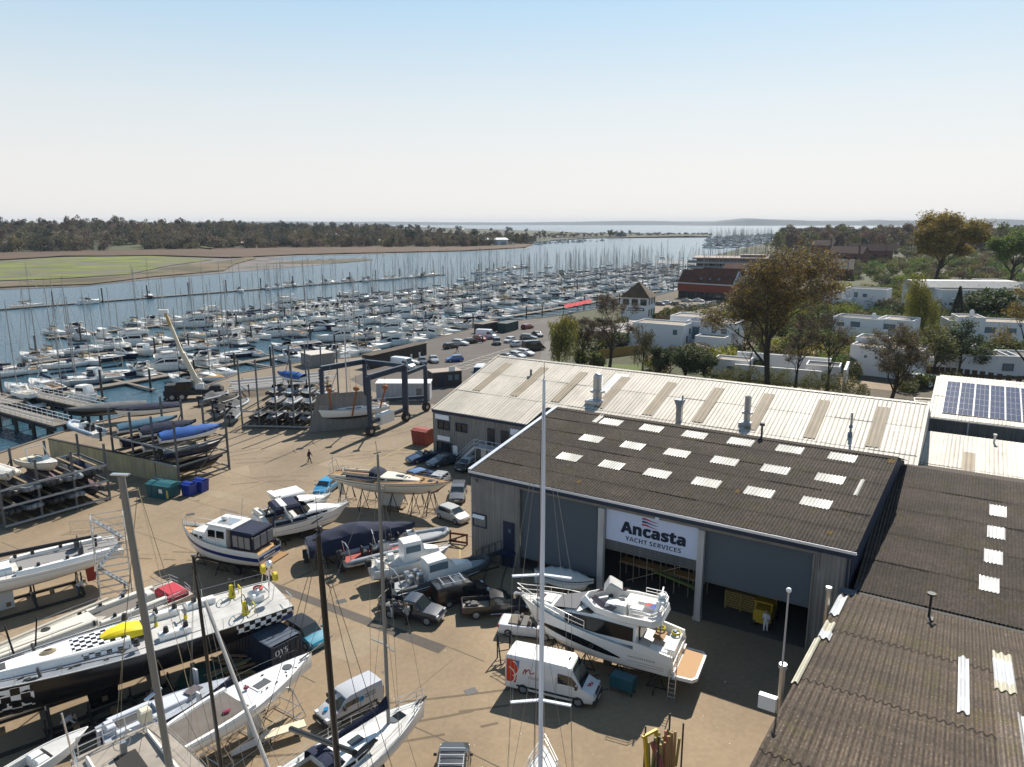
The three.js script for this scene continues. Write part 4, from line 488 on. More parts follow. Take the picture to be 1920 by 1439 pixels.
{// inflatables in a row by the shed
  const mk=(label,s,b,o,y)=>{const [x,z,r]=mid2(...s,...b);const g=T('inflatable_boat',label,'inflatable boat',x,z,r,null,y);ribBoat(g,o);P(g,'trailer',mDark,(q)=>{q.beam([-o.L*.35,-y + .5,0],[o.L*.6,-y + .45,0],.12);for (const sx of [1,-1]) q.beam([-o.L*.3,-y + .5,sx*.7],[o.L*.3,-y + .5,sx*.3],.08);});P(g,'trailer_wheel',mRub,(q)=>{for (const sx of [1,-1]) q.wheel(-o.L*.12,-y + .33,sx*(o.B*.42),.33,.2);});ribs.push(g);return g;};
  mk('long grey inflatable with bare pointed bow lying beyond the small white pilot boats',[-13.15,-62.66],[-5.97,-65.42],{L:7.6,B:2.5,tube:mTubeG,floor:mDeckG,arch:1,motor:mRub},.65);
  mk('grey inflatable with silver roll bar and red panel next to the navy covered boat',[-14.33,-60.22],[-9.1,-63.36],{L:7.4,B:2.6,tube:mTubeG,arch:1,twin:1,cons:M(.5,.5,.48,.5),floor:M(.3,.05,.04,.7)},.6);
  const c=mk('grey tubed inflatable with small white cabin moored on a trailer nearest the black van',[-9.79,-54.76],[-1.95,-59.49],{L:9.2,B:2.9,r:.3,tube:mTubeK,strake:M(.55,.56,.58,.5),arch:1,twin:1,console:0},.6);
  cabin(c,'cabin',mGel,[[-1.6,.85,.55,1.75,.86],[.1,.9,.55,1.85,.86],[.9,.85,.55,1.0,.85],[2.6,.5,.7,.45,.8]]);sideBand(c,'cabin_window',mGlassB,[[-1.6,.85,.55,1.75,.86],[.1,.9,.55,1.85,.86],[.9,.85,.55,1.0,.85]],.5,.85,-1.5,.15,3);P(c,'windscreen',mGlassB,(b)=>b.quad([.16,2.3,-.75],[.16,2.3,.75],[.95,1.58,.7],[.95,1.58,-.7]));for (const x of [-2.2,-3.0]) for (const z of [-.4,.4]) P(c,'seat',mInox,(b)=>b.cbox(x,.55,z,.45,.9,.45,.08));
  const p=T('pilot_boat','small white fishing boat with upright wheelhouse between two inflatables','motor boat',...mid2(-11.62,-57.55,-5.74,-60.45),null,.7),h=lines({L:7.2,B:2.6,chine:.42,tw:.9,ks:-.25,kb:.5,rake:.9,D:.45,Fs:1.0,Fb:1.5});
  hullMeshes(p,h,{top:mGel,stripe:mGel,bottom:mBlkA,deck:mDeckW,rail:mGel},12);const sc=[[-.9,.75,.95,1.9,.9],[.7,.78,1.0,1.9,.88],[1.0,.74,1.0,1.0,.85],[2.4,.5,1.15,.5,.8]];cabin(p,'wheelhouse',mGel,sc);sideBand(p,'wheelhouse_window',mGlassB,sc,.48,.8,-.7,.6,3);P(p,'windscreen',mGlassB,(b)=>b.quad([.78,2.65,-.64],[.78,2.65,.64],[1.08,2.0,.64],[1.08,2.0,-.64]));P(p,'cockpit_floor',M(.4,.36,.3,.8),(b)=>b.box(-2.2,.99,0,2.2,.05,1.9));P(p,'deck_box',mGel,(b)=>{b.cbox(-2.9,1.04,.4,.7,.6,.8,.06);b.cbox(-1.7,1.04,-.6,.6,.5,.5,.06);});P(p,'outboard_motor',mRub,(b)=>b.cbox(-3.8,1.1,0,.5,.6,.4,.1));P(p,'bow_rail',mInox,(b)=>b.path([.55,.7,.85,.97].map((t)=>[h.x(t,2),h.sh(t) + .5,h.w(t)*.9]).concat([.97,.85,.7,.55].map((t)=>[h.x(t,2),h.sh(t) + .5,-h.w(t)*.9])),.025,4));props(p,h,[.2,.6],-.7);
}
{// white and blue motor boat
  const g=T('motor_boat','white motor boat with broad blue hull band, wheelhouse and navy aft canopy','motor boat',...mid2(-21.06,-59.38,-30.09,-63),null,1.15),h=lines({L:9.8,B:3.5,chine:0,tw:.85,ks:-.25,kb:.3,rake:.9,D:.75,Fs:1.1,Fb:1.9,mx:.42,pb:2.3});h.sh=(t)=>1.1 + .85*Math.pow(t,2.6) + .1*(1 - t);
  hullMeshes(g,h,{top:mGel,stripe:mGel,bottom:mBlkA,deck:M(.6,.45,.28,.7,{map:tTeak}),rail:mGel},18);
  hullPatch(g,h,'blue_band',M(.012,.03,.14,.25),.0,.99,(t)=>h.sh(t) - .62 + .15*t,(t)=>h.sh(t) - .22,[1,-1],.015,20);P(g,'blue_band',M(.012,.03,.14,.25),(b)=>b.box(-4.93,h.sh(0) - .55,0,.04,.36,2.7));
  for (const s of [1,-1]) P(g,'bulwark',mGel,(b)=>b.loft(Array.from({length:13},(_,i)=>{const t=i/12;return [0,.28 + .2*max(0,t - .6)].map((y)=>[h.x(t,h.sh(t)),h.sh(t) + y,s*h.w(t)*.985]);})),.6);
  const y=1.1,s=[[-1.4,1.35,y,2.0,.88],[.55,1.35,y,2.0,.88],[1.2,1.3,y + .05,1.15,.86],[3.0,.85,y + .25,.7,.82],[3.6,.5,y + .3,.3,.7]];cabin(g,'wheelhouse',mGel,s);sideBand(g,'wheelhouse_window',mGlassK,s,.5,.82,-1.2,-.35,2);sideBand(g,'wheelhouse_window',mGlassK,s,.5,.82,-.2,.6,2);P(g,'windscreen',mGlassK,(b)=>{for (const z of [-.75,0,.75]) b.quad([.62,y + 1.82,z - .33],[.62,y + 1.82,z + .33],[1.18,y + 1.15,z + .33],[1.18,y + 1.15,z - .33]);});
  P(g,'cabin_window',mGlassK,(b)=>{for (const sd of [1,-1]) for (const x of [1.6,2.3,2.9]) b.box(x,y + .55,sd*lerp(1.22,.93,(x - 1.2)/1.8),.4,.2,.06,sd*.25);});
  P(g,'roof',mGel,(b)=>b.cbox(-.6,y + 1.96,0,2.9,.12,2.5,.06));P(g,'roof_rail',mInox,(b)=>{for (const sd of [1,-1]) b.path([[-1.9,y + 2.25,sd*1.1],[.7,y + 2.25,sd*1.05]],.025,4);b.box(-.7,y + 2.08,0,1.6,.06,1.2);});P(g,'roof_hatch',mCream,(b)=>b.box(-.6,y + 2.08,0,1.5,.04,1.1));
  P(g,'canopy_roof',mFab.navy,(b)=>b.cbox(-3.1,y + 1.72,0,2.4,.2,2.7,.1));P(g,'canopy_side',mFab.navy,(b)=>{for (const sd of [1,-1]) b.quad([-1.9,y + .3,sd*1.38],[-4.35,y + .3,sd*1.3],[-4.2,y + 1.75,sd*1.25],[-1.9,y + 1.75,sd*1.3]);b.quad([-4.35,y + .3,-1.3],[-4.35,y + .3,1.3],[-4.25,y + 1.75,1.25],[-4.25,y + 1.75,-1.25]);});
  P(g,'canopy_window',M(.22,.22,.22,.12),(b)=>{for (const sd of [1,-1]) for (const x of [-2.45,-3.1,-3.75]) b.box(x,y + .5,sd*1.36,.54,1.05,.05);for (const z of [-.85,0,.85]) b.box(-4.36,y + .5,z,.05,1.05,.7);});
  P(g,'bathing_platform',mTeak,(b)=>b.cbox(-5.3,.3,0,.9,.14,2.8,.03));P(g,'bow_rail',mInox,(b)=>{const q=(t,s2)=>[h.x(t,2),h.sh(t) + .85,s2*h.w(t)*.93],tt=[.45,.6,.75,.9,.97];b.path([...tt.map((t)=>q(t,1)),...tt.slice().reverse().map((t)=>q(t,-1))],.025,4);for (const t of tt) for (const s2 of [1,-1]) b.tube(q(t,s2),[h.x(t,2),h.sh(t),s2*h.w(t)*.93],.02,.02,4);});
  P(g,'radar_dome',mGel,(b)=>b.ball(-.2,y + 2.35,0,.35,.2,.35));P(g,'aerial',mInox,(b)=>{b.tube([-1.5,y + 2.1,.6],[-1.8,y + 4.2,.6],.02);b.tube([-4.9,h.sh(0),.9],[-4.9,3.4,.9],.03);});P(g,'outboard_motor',mRub,(b)=>b.cbox(-4.95,1.3,.9,.4,.55,.35,.1));P(g,'name_lettering',M(.7,.7,.65,.4),(b)=>{for (let i=0;i<7;i++) b.box(-4.96,.75,-.75 + i*.21,.02,.14,.13,0);});
  P(g,'fender',mFab.navy,(b)=>{b.tube([4.4,1.9,.55],[4.4,1.2,.75],.13,.13,7);});props(g,h,[.15,.45,.75],-1.15);P(g,'trailer',mDark,(b)=>{b.box(-.5,-.95,0,7.5,.18,.5);});P(g,'trailer_wheel',mRub,(b)=>{for (const s2 of [1,-1]) b.wheel(-2.2,-.75,s2*1.1,.4,.3);});
}
{// large flybridge motor yacht
  const g=T('motor_yacht','large white flybridge motor yacht with teak bathing platform, in front of the signed shed','motor yacht',...mid2(10.87,-43.9,0.73,-48.77),null,1.35);
  const h=lines({L:12.4,B:4.2,chine:.4,tw:.94,ks:-.55,kb:.9,rake:1.5,D:.85,Fs:1.15,Fb:2.7,mx:.35,pb:2.3});h.sh=(t)=>1.15 + 1.55*Math.pow(t,.8)*(t<.08?t/.08:1);
  hullMeshes(g,h,{top:mGel,stripe:mGel,bottom:mNavyH,deck:mDeckW,rail:mGel},18);
  hullPatch(g,h,'hull_window',mGlassK,.3,.88,(t)=>.62 + 1.25*(t - .3) + .3*max(0,.38 - t)*8*.5,(t)=>.62 + 1.25*(t - .3) + .62*sin(PI*min(1,(t - .3)/.58*.9 + .1)),[1,-1],.015,16);P(g,'porthole',mInox,(b)=>{for (const s of [1,-1]){const t=.47,y=1.12,z=s*(h.W(t,y) + .03);b.path(Array.from({length:9},(_,i)=>[h.x(t,y) + .13*cos(i/4*PI),y + .13*sin(i/4*PI),z]),.02,4);}});
  hullPatch(g,h,'chrome_line',M(.3,.3,.32,.3),.05,.26,.72,.76);hullPatch(g,h,'chrome_line',M(.3,.3,.32,.3),.03,.2,.52,.56);
  const y=1.75,s=[[-3.5,1.75,y,1.6,.9],[-.5,1.8,y,1.75,.88],[1.3,1.65,y + .25,1.25,.85],[3.1,1.15,y + .62,.42,.8]];
  cabin(g,'deckhouse',mGel,s);sideBand(g,'saloon_window',mGlassK,s,.2,.84,-3.3,1.9,10,.025);P(g,'windscreen',mGlassK,(b)=>{for (const z of [-.95,0,.95]) b.quad([-.3,y + 1.72,z*1.3 - .5],[-.3,y + 1.72,z*1.3 + .5],[2.9,y + .62 + .5,z*.85 + .32],[2.9,y + .62 + .5,z*.85 - .32]);});P(g,'windscreen_cover',M(.12,.12,.13,.7),(b)=>b.quad([1.0,y + 1.66,-1.42],[1.0,y + 1.66,1.42],[3.0,y + 1.16,.95],[3.0,y + 1.16,-.95]));
  cabin(g,'foredeck_trunk',mGel,[[2.6,1.3,y + .55,.55,.85],[4.0,.95,y + .78,.38,.85],[4.9,.45,y + .9,.1,.8]]);P(g,'sunpad',M(.66,.64,.6,.7),(b)=>b.cbox(3.9,y + 1.14,0,1.3,.1,1.3,.04));P(g,'hatch',M(.08,.05,.07,.2),(b)=>b.box(4.3,y + 1.24,.0,.6,.05,.55));
  const Y=y + 1.72;P(g,'flybridge',mGel,(b)=>{const pl=(k,q,dx)=>[[.9 + dx,-.35*k],[-.4,-1.55*k],[-2.5,-1.95*k],[-4.6,-1.85*k],[-5.1 - dx*.3,-1.2*k],[-5.1 - dx*.3,1.2*k],[-4.6,1.85*k],[-2.5,1.95*k],[-.4,1.55*k],[.9 + dx,.35*k]].map(([x,z])=>[x,q + (x>-1?.12*(x + 1)*0:0),z]);b.loft([pl(.9,Y - .12,-.3),pl(1,Y + .05,.2),pl(1.0,Y + .5,-.15),pl(.93,Y + .5,-.25),pl(.9,Y + .1,-.3)],true,true,true);},.5);
  P(g,'flybridge_screen',M(.12,.07,.08,.1),(b)=>{b.loft([[-1.7,1.62],[-.6,1.3],[.25,.5],[.25,-.5],[-.6,-1.3],[-1.7,-1.62]].map(([x,z])=>[[x,Y + .48,z],[x - .35,Y + .82,z*.95]]));});P(g,'flybridge_seat',M(.72,.70,.66,.6),(b)=>{b.cbox(-1.5,Y + .1,-.9,.8,.75,1.0,.08);b.cbox(-2.6,Y + .1,.3,.9,.55,1.8,.06);b.cbox(-3.6,Y + .1,.8,1.3,.5,1.0,.06);b.cbox(-3.3,Y + .1,-1.0,.9,.8,.8,.05);b.cbox(-2.2,Y + .1,-1.1,.8,.85,.7,.05);});P(g,'console_cover',mFab.white,(b)=>b.at(-.9,Y + .75,.5,.3,0,.5).cbox(0,0,0,1.1,.9,1.3,.1));P(g,'cushions',M(.03,.03,.035,.8),(b)=>b.cbox(-1.15,Y + .55,.3,.3,.4,1.3,.1));
  P(g,'flybridge_rail',mInox,(b)=>{for (const q of [.75,1.0]) b.path([[-3.2,Y + q,1.8],[-4.6,Y + q,1.75],[-5.0,Y + q,1.1],[-5.0,Y + q,-1.1],[-4.6,Y + q,-1.75],[-3.2,Y + q,-1.8]],.025,4);for (const [x,z] of [[-3.2,1.8],[-4,1.78],[-4.6,1.75],[-5,1.1],[-5,0],[-5,-1.1],[-4.6,-1.75],[-3.2,-1.8]]) b.tube([x,Y + .3,z],[x,Y + 1,z],.02,.02,4);b.path([[-3.3,Y + .9,-.5],[-2.5,Y + .9,-.5],[-2.5,Y + .9,.6]],.03,4);for (const x of [-3.3,-2.9,-2.5]) b.tube([x,Y + .1,-.5],[x,Y + .9,-.5],.02,.02,4);});
  P(g,'radar_mast',mGel,(b)=>{b.beam([-4.5,Y + .4,.9],[-4.8,Y + 1.35,.5],.3,.12);b.beam([-4.5,Y + .4,-.9],[-4.8,Y + 1.35,-.5],.3,.12);b.cbox(-4.8,Y + 1.3,0,.5,.1,1.3,.03);b.ball(-4.8,Y + 1.6,0,.32,.2,.32);b.beam([-4.9,Y + 1.9,-.7],[-4.7,Y + 1.9,.7],.1,.06);});P(g,'flag',M(.05,.08,.3,.8),(b)=>b.quad([-4.1,Y + .62,.4],[-4.7,Y + .7,.2],[-4.6,Y + .62,-.5],[-4.0,Y + .66,-.3]));P(g,'flag',M(.5,.05,.06,.8),(b)=>b.quad([-3.7,Y + .66,.3],[-4.1,Y + .72,.25],[-4.0,Y + .68,-.1],[-3.6,Y + .66,-.1]));
  P(g,'cockpit_floor',mTeak,(b)=>b.box(-4.8,1.2,0,2.6,.05,3.1));P(g,'cockpit_seat',mGel,(b)=>{b.cbox(-5.7,1.2,.1,.8,.6,2.6,.06);b.cbox(-5.0,1.25,-1.2,1.3,.5,.7,.06);});P(g,'cockpit_table',mTeak,(b)=>{b.box(-4.7,1.85,.3,.8,.06,1.1);b.tube([-4.7,1.25,.3],[-4.7,1.85,.3],.07);});P(g,'yellow_hose',M(.6,.5,.02,.5),(b)=>{for (const [x,z,q] of [[-4.6,.9,2.05],[-5.7,.9,1.95]]) for (const dy of [0,.08]) b.path(Array.from({length:11},(_,i)=>[x + .3*cos(i/5*PI),q + dy,z + .3*sin(i/5*PI)]),.045,5);});P(g,'hose_reel',M(.02,.12,.3,.5),(b)=>{b.tube([-4.7,1.9,.3],[-4.7,3.0,.3],.04);b.ball(-4.7,3.05,.3,.22,.12,.22);b.ball(-5.6,2.05,.9,.2,.1,.2);});P(g,'saloon_door',mGlassK,(b)=>b.box(-3.56,y + .05,.2,.06,1.45,2.2));for (const s2 of [1,-1]) P(g,'bulwark',mGel,(b)=>b.hex([[-6.2,1.1,s2*2.0],[-3.4,1.4,s2*2.06],[-3.4,1.4,s2*1.86],[-6.2,1.1,s2*1.8],[-6.1,1.75,s2*2.0],[-3.4,2.25,s2*2.06],[-3.4,2.25,s2*1.9],[-6.1,1.75,s2*1.84]]));
  P(g,'bathing_platform',mGel,(b)=>b.prism([[-6.2,-1.95],[-7.5,-1.9],[-7.8,-1.5],[-7.8,1.5],[-7.5,1.9],[-6.2,1.95]].map(([x,z])=>[x,z]),.18,.42));P(g,'platform_teak',M(.56,.38,.20,.7,{map:tTeak}),(b)=>b.prism([[-6.28,-1.75],[-7.4,-1.72],[-7.62,-1.4],[-7.62,1.4],[-7.4,1.72],[-6.28,1.75]],.42,.435));P(g,'transom_steps',mGel,(b)=>{for (const s2 of [1,-1]) for (let i=0;i<3;i++) b.box(-6.15 + i*.22,.4,s2*1.55,.3,.3 + i*.27,.7);b.box(-6.0,.4,0,.25,.75,2.3);});
  P(g,'bow_rail',mInox,(b)=>{const q=(t,s2,k=.75)=>[h.x(t,3),h.sh(t) + k,s2*h.w(t)*.93],tt=[.52,.62,.72,.82,.9,.96];for (const k of [.4,.78]) b.path([...tt.map((t)=>q(t,1,k)),[6.35,h.sh(1) + k + .05,0],...tt.slice().reverse().map((t)=>q(t,-1,k))],.025,4);for (const t of tt) for (const s2 of [1,-1]) b.tube(q(t,s2),q(t,s2,0),.02,.02,4);});P(g,'anchor',mInox,(b)=>{b.beam([5.9,h.sh(1) + .05,0],[6.6,h.sh(1) - .05,0],.2,.12);b.box(6.5,h.sh(1) - .4,0,.15,.4,.4);});
  P(g,'name_lettering',M(.25,.26,.3,.4),(b)=>{for (let i=0;i<12;i++){const x=-4.9 + i*.16;b.box(x,1.05,2.0,.09,.1,.04);b.box(x,1.05,-2.0,.09,.1,.04);}});props(g,h,[.1,.32,.52,.74],-1.35);P(g,'keel_block',M(.1,.08,.06,.9),(b)=>{for (const x of [-4,-1,2]) b.box(x,-1.35,0,.5,.9,.6);});
  g.scale.setScalar(.945);g.position.y=1.28;
  const l=T('ladder','aluminium ladder standing against the bathing platform of the flybridge yacht','ladder',10.17,-41.88,GT + PI/2 + .1);P(l,'rail',mInox,(b)=>{for (const z of [-.22,.22]) b.tube([0,0,z],[.5,3.2,z],.035);});P(l,'rung',mInox,(b)=>{for (let i=1;i<11;i++) b.tube([i*.045,i*.29,-.22],[i*.045,i*.29,.22],.022);});
}
function racer(g,o){// stripped-out racing yacht
  const h=lines({tw:.86,ks:.12,kb:.05,rake:.1,D:.45,Fs:1.35,Fb:1.6,mx:.34,pb:1.75,...o});
  hullMeshes(g,h,{top:o.hull,stripe:o.stripe,bottom:o.bottom,deck:o.deck,rail:o.railM},20);return h;
}
{// black chequered maxi
  const stern=[-16.69,-48.84],dir=[-23.9,-43.32],a=head(...dir,...stern) + PI,L=23.5,x=stern[0] + cos(a)*L/2,z=stern[1] - sin(a)*L/2;
  const g=T('racing_yacht','big black racing yacht with chequered bow and stern, grey foredeck and yellow hatch cover','sailing yacht',x,z,a,null,2.1),mAft=M(.60,.595,.57,.7,{map:tFine});
  const h=racer(g,{L,B:5.3,Fs:1.78,Fb:2.3,hull:mBlackH,stripe:mBlackH,bottom:M(.02,.02,.02,.6),deck:M(.26,.285,.32,.7,{map:tFine}),railM:M(.5,.5,.48,.5),tw:.9,pb:1.9,D:.75,kb:.1}),y=(X)=>h.sh(h.t(X)) - .03;
  P(g,'aft_deck',mAft,(b)=>b.loft(Array.from({length:9},(_,i)=>{const t=.0 + i*.052;return [-1,-.5,0,.5,1].map((c)=>[h.x(t,9),h.sh(t) - .015 + .05*(1 - c*c),c*h.w(t)*.98]);})));
  hullPatch(g,h,'chequer_panel',mCheck,.0,.17,(t)=>lerp(.75,1.12,t/.17),(t)=>h.sh(t) - .04,[1,-1],.014,8,.75);hullPatch(g,h,'chequer_panel',mCheck,.655,.93,-.2,(t)=>h.sh(t) - .1,[1,-1],.014,10,.95);
  hullPatch(g,h,'blue_patch',M(.02,.05,.2,.4),.0,.035,.62,1.3,[1,-1],.018,3);
  const s=[[-1.7,1.35,y(-1),.62,.86],[1.5,1.15,y(1),.58,.85],[4.6,.75,y(4.5),.5,.8],[6.3,.5,y(6),.42,.7],[7.4,.16,y(7),.1,.7]];cabin(g,'coachroof',mGel,s);
  P(g,'chequer_roof',mCheck,(b)=>{b.uvf=(q)=>[q[0]/.62,q[2]/.62];b.quad([-1.6,y(-1) + .61 + .02,-.95],[-1.6,y(-1) + .63,.95],[1.4,y(1) + .59,.82],[1.4,y(1) + .59,-.82]);});P(g,'chequer_side',mCheck,(b)=>{b.uvf=(q)=>[q[0]/.62,q[1]/.62];for (const q of [1,-1]) b.quad([-1.6,y(-1) + .08,q*1.36],[1.0,y(1) + .08,q*1.21],[1.0,y(1) + .46,q*1.09],[-1.6,y(-1) + .48,q*1.22]);});
  P(g,'hatch',M(.07,.065,.06,.4),(b)=>b.box(5.3,y(5.3) + .44,0,1.1,.06,.75));P(g,'rope_coil',mRope,(b)=>{for (let k=0;k<4;k++) b.path(Array.from({length:13},(_,i)=>[2.6 + (.45 - k*.06)*cos(i/6*PI),y(2.6) + .56 + k*.035,.1 + (.32 - k*.05)*sin(i/6*PI)]),.03,4);});
  P(g,'hatch_cover',M(.72,.56,.005,.55),(b)=>b.loft([[-2.7,.7,.1],[-2.5,.76,.55],[-1.6,.78,.72],[-.7,.62,.62],[-.2,.35,.42]].map(([X,w,q])=>[-1,-.9,-.6,0,.6,.9,1].map((c)=>[X,y(-1) + .25 + q*(abs(c)>.95?.15:abs(c)>.7?.8:1),c*w])),false,true,true),.5);P(g,'companionway',M(.02,.02,.02,.7),(b)=>b.box(-2.75,y(-2.5),0,.3,.65,1.5));
  P(g,'winch_plinth',mGel,(b)=>{for (const [X,Z] of [[-4.2,1.45],[-4.2,-1.45],[-6.6,1.6]]) b.cbox(X,y(X),Z,1.9,.48,.6,.06);});P(g,'winch',mRub,(b)=>{for (const [X,Z] of [[-3.7,1.45],[-4.9,1.45],[-3.7,-1.45],[-4.9,-1.45],[-6.2,1.6],[-1.9,1.9],[-1.9,-1.9]]) b.tube([X,y(X) + .4,Z],[X,y(X) + .85,Z],.2,.13,10);});
  P(g,'grinder_pedestal',M(.2,.2,.2,.4),(b)=>{for (const [X,Z] of [[-5.3,.3],[-3.5,.45]]){b.tube([X,y(X),Z],[X,y(X) + .9,Z],.1,.08,8);b.tube([X,y(X) + .9,Z - .45],[X,y(X) + .9,Z + .45],.06,.06,6);}});P(g,'pedestal_foot',M(.62,.5,.01,.5),(b)=>{for (const [X,Z] of [[-5.3,.3],[-3.5,.45],[-8.6,1.5],[-8.6,-1.5]]) b.tube([X,y(X),Z],[X,y(X) + .35,Z],.13,.11,8);});
  for (const Z of [1.45,-1.45]){P(g,'steering_wheel',mBlackH,(b)=>{const X=-8.7,Yc=y(X) + .85,R=.62;b.path(Array.from({length:17},(_,i)=>[X,Yc + R*sin(i/8*PI),Z + R*cos(i/8*PI)]),.03,4);for (let i=0;i<3;i++) b.tube([X,Yc + R*sin(i*2.1),Z + R*cos(i*2.1)],[X,Yc,Z],.02,.02,4);});P(g,'wheel_pedestal',M(.62,.5,.01,.5),(b)=>{b.hex([[-8.95,y(-9),Z + .14],[-8.5,y(-9),Z + .14],[-8.5,y(-9),Z - .14],[-8.95,y(-9),Z - .14],[-8.85,y(-9) + 1.0,Z + .1],[-8.6,y(-9) + 1.0,Z + .1],[-8.6,y(-9) + 1.0,Z - .1],[-8.85,y(-9) + 1.0,Z - .1]]);b.path([[-9.3,y(-9),Z - .3],[-9.3,y(-9) + .7,Z - .3],[-9.3,y(-9) + .7,Z + .4],[-9.3,y(-9),Z + .4]],.035,4);});}
  P(g,'life_raft',mGel,(b)=>{b.cbox(-10.0,y(-10),.2,.8,.55,1.2,.12);b.cbox(-10.3,y(-10) + .5,.2,.6,.25,.7,.08);});P(g,'horseshoe_buoy',M(.55,.06,.04,.6),(b)=>b.path(Array.from({length:9},(_,i)=>[-10.2 + .3*cos(i/8*PI*1.5),y(-10) + .85,.2 + .3*sin(i/8*PI*1.5)]),.08,6));P(g,'yellow_drum',M(.6,.46,.02,.6),(b)=>{for (const [X,Z] of [[-10.9,1.0],[-11.2,-.6]]){b.at(X,y(-11) + 1.75,Z).tube([-.12,0,0],[.12,0,0],.34,.34,12);}b.off();});P(g,'stern_pole',mInox,(b)=>{for (const [X,Z] of [[-10.9,1.0],[-11.2,-.6]]) b.tube([X + .3,y(-11),Z],[X,y(-11) + 1.7,Z],.03);b.ball(-11.0,y(-11) + 2.55,-.1,.28);b.tube([-10.8,y(-11),-.1],[-11,y(-11) + 2.4,-.1],.06);});
  P(g,'deck_fitting',M(.06,.06,.06,.5),(b)=>{for (let i=0;i<34;i++){const X=rr(-2,9.5),w=h.w(h.t(X));b.box(X,y(X) + .02,rr(.55,.85)*w*(rnd()<.5?1:-1),rr(.15,.5),.1,.1,rr(-.3,.3));}for (const Z of [1.6,-1.6]) b.tube([3.2,y(3),Z],[3.3,y(3) + .65,Z*.98],.1,.08,7);});
  P(g,'guard_wire',mInox,(b)=>{for (const q of [1,-1]){const p=Array.from({length:11},(_,i)=>{const t=i/10*.97 + .01;return [h.x(t,9),h.sh(t),q*h.w(t)*.96];});p.forEach((v)=>b.tube(v,[v[0],v[1] + .75,v[2]],.02,.02,4));b.path(p.map((v)=>[v[0],v[1] + .74,v[2]]),.011,3);}b.path([[-11.7,y(-11.7) + .75,1.2],[-11.7,y(-11.7) + .75,2.3],[-11.2,y(-11) + .75,2.4]],.03,4);b.path([[-11.7,y(-11.7) + .75,-1.2],[-11.7,y(-11.7) + .75,-2.3],[-11.2,y(-11) + .75,-2.4]],.03,4);});P(g,'deck_line',M(.2,.2,.2,.8),(b)=>{for (const q of [.35,-.35]) b.path([[8.8,y(8) + .05,q],[-1,y(-1) + .05,q*5.4],[-6,y(-6) + .06,q*5]],.025,3);b.path([[-3,y(-3) + .05,.8],[-5.5,y(-5) + .05,-.4],[-9,y(-9) + .05,.5]],.02,3);});
  P(g,'keel',mBlackH,(b)=>b.hex([[-.7,-2.1,.16],[.8,-2.1,.16],[.8,-2.1,-.16],[-.7,-2.1,-.16],[-.9,-.4,.2],[1.0,-.4,.2],[1.0,-.4,-.2],[-.9,-.4,-.2]]));P(g,'rudder',mBlackH,(b)=>b.hex([[-10.4,-1.9,.04],[-9.8,-1.9,.04],[-9.8,-1.9,-.04],[-10.4,-1.9,-.04],[-10.6,0,.08],[-9.6,0,.08],[-9.6,0,-.08],[-10.6,0,-.08]]));
  cradle('boat_cradle','dark steel cradle under the big black chequered racing yacht',x,z,a,18,3.6,2.2);
}
{// frames and timber lying under and beside the black yacht
  cradle('boat_cradle','empty steel cradle on the ground between the black and narrow white yachts',-24.7,-40.37,.75,7,2.2,1.1);cradle('boat_cradle','empty steel cradle frame behind the leaning grey spar',-18.73,-40.37,.6,6,2.4,1.4);
  const q=T('timber_pile','heap of planks and boards beside the navy container','timber pile',-19.41,-44.8,.4);for (let i=0;i<16;i++) P(q,'plank',M(rr(.2,.42),rr(.14,.28),rr(.06,.15),.9),(b)=>b.at(rr(-1.3,1.3),.08 + i*.05,rr(-1,1),rr(-.7,.7),0,rr(-.12,.12)).box(0,0,0,rr(1.6,3.2),.06,.22));const e=T('tarpaulin_heap','dark green crumpled tarpaulin beside the plank heap','tarpaulin',-20.8,-44.2,.2);P(e,'sheet',mFab.green,(b)=>b.loft(Array.from({length:7},(_,i)=>Array.from({length:7},(_,j)=>[(i - 3)*.5,1.0*max(0,1 - ((i - 3)**2 + (j - 3)**2)/13) + .2*rnd(),(j - 3)*.45]))),.9);
}
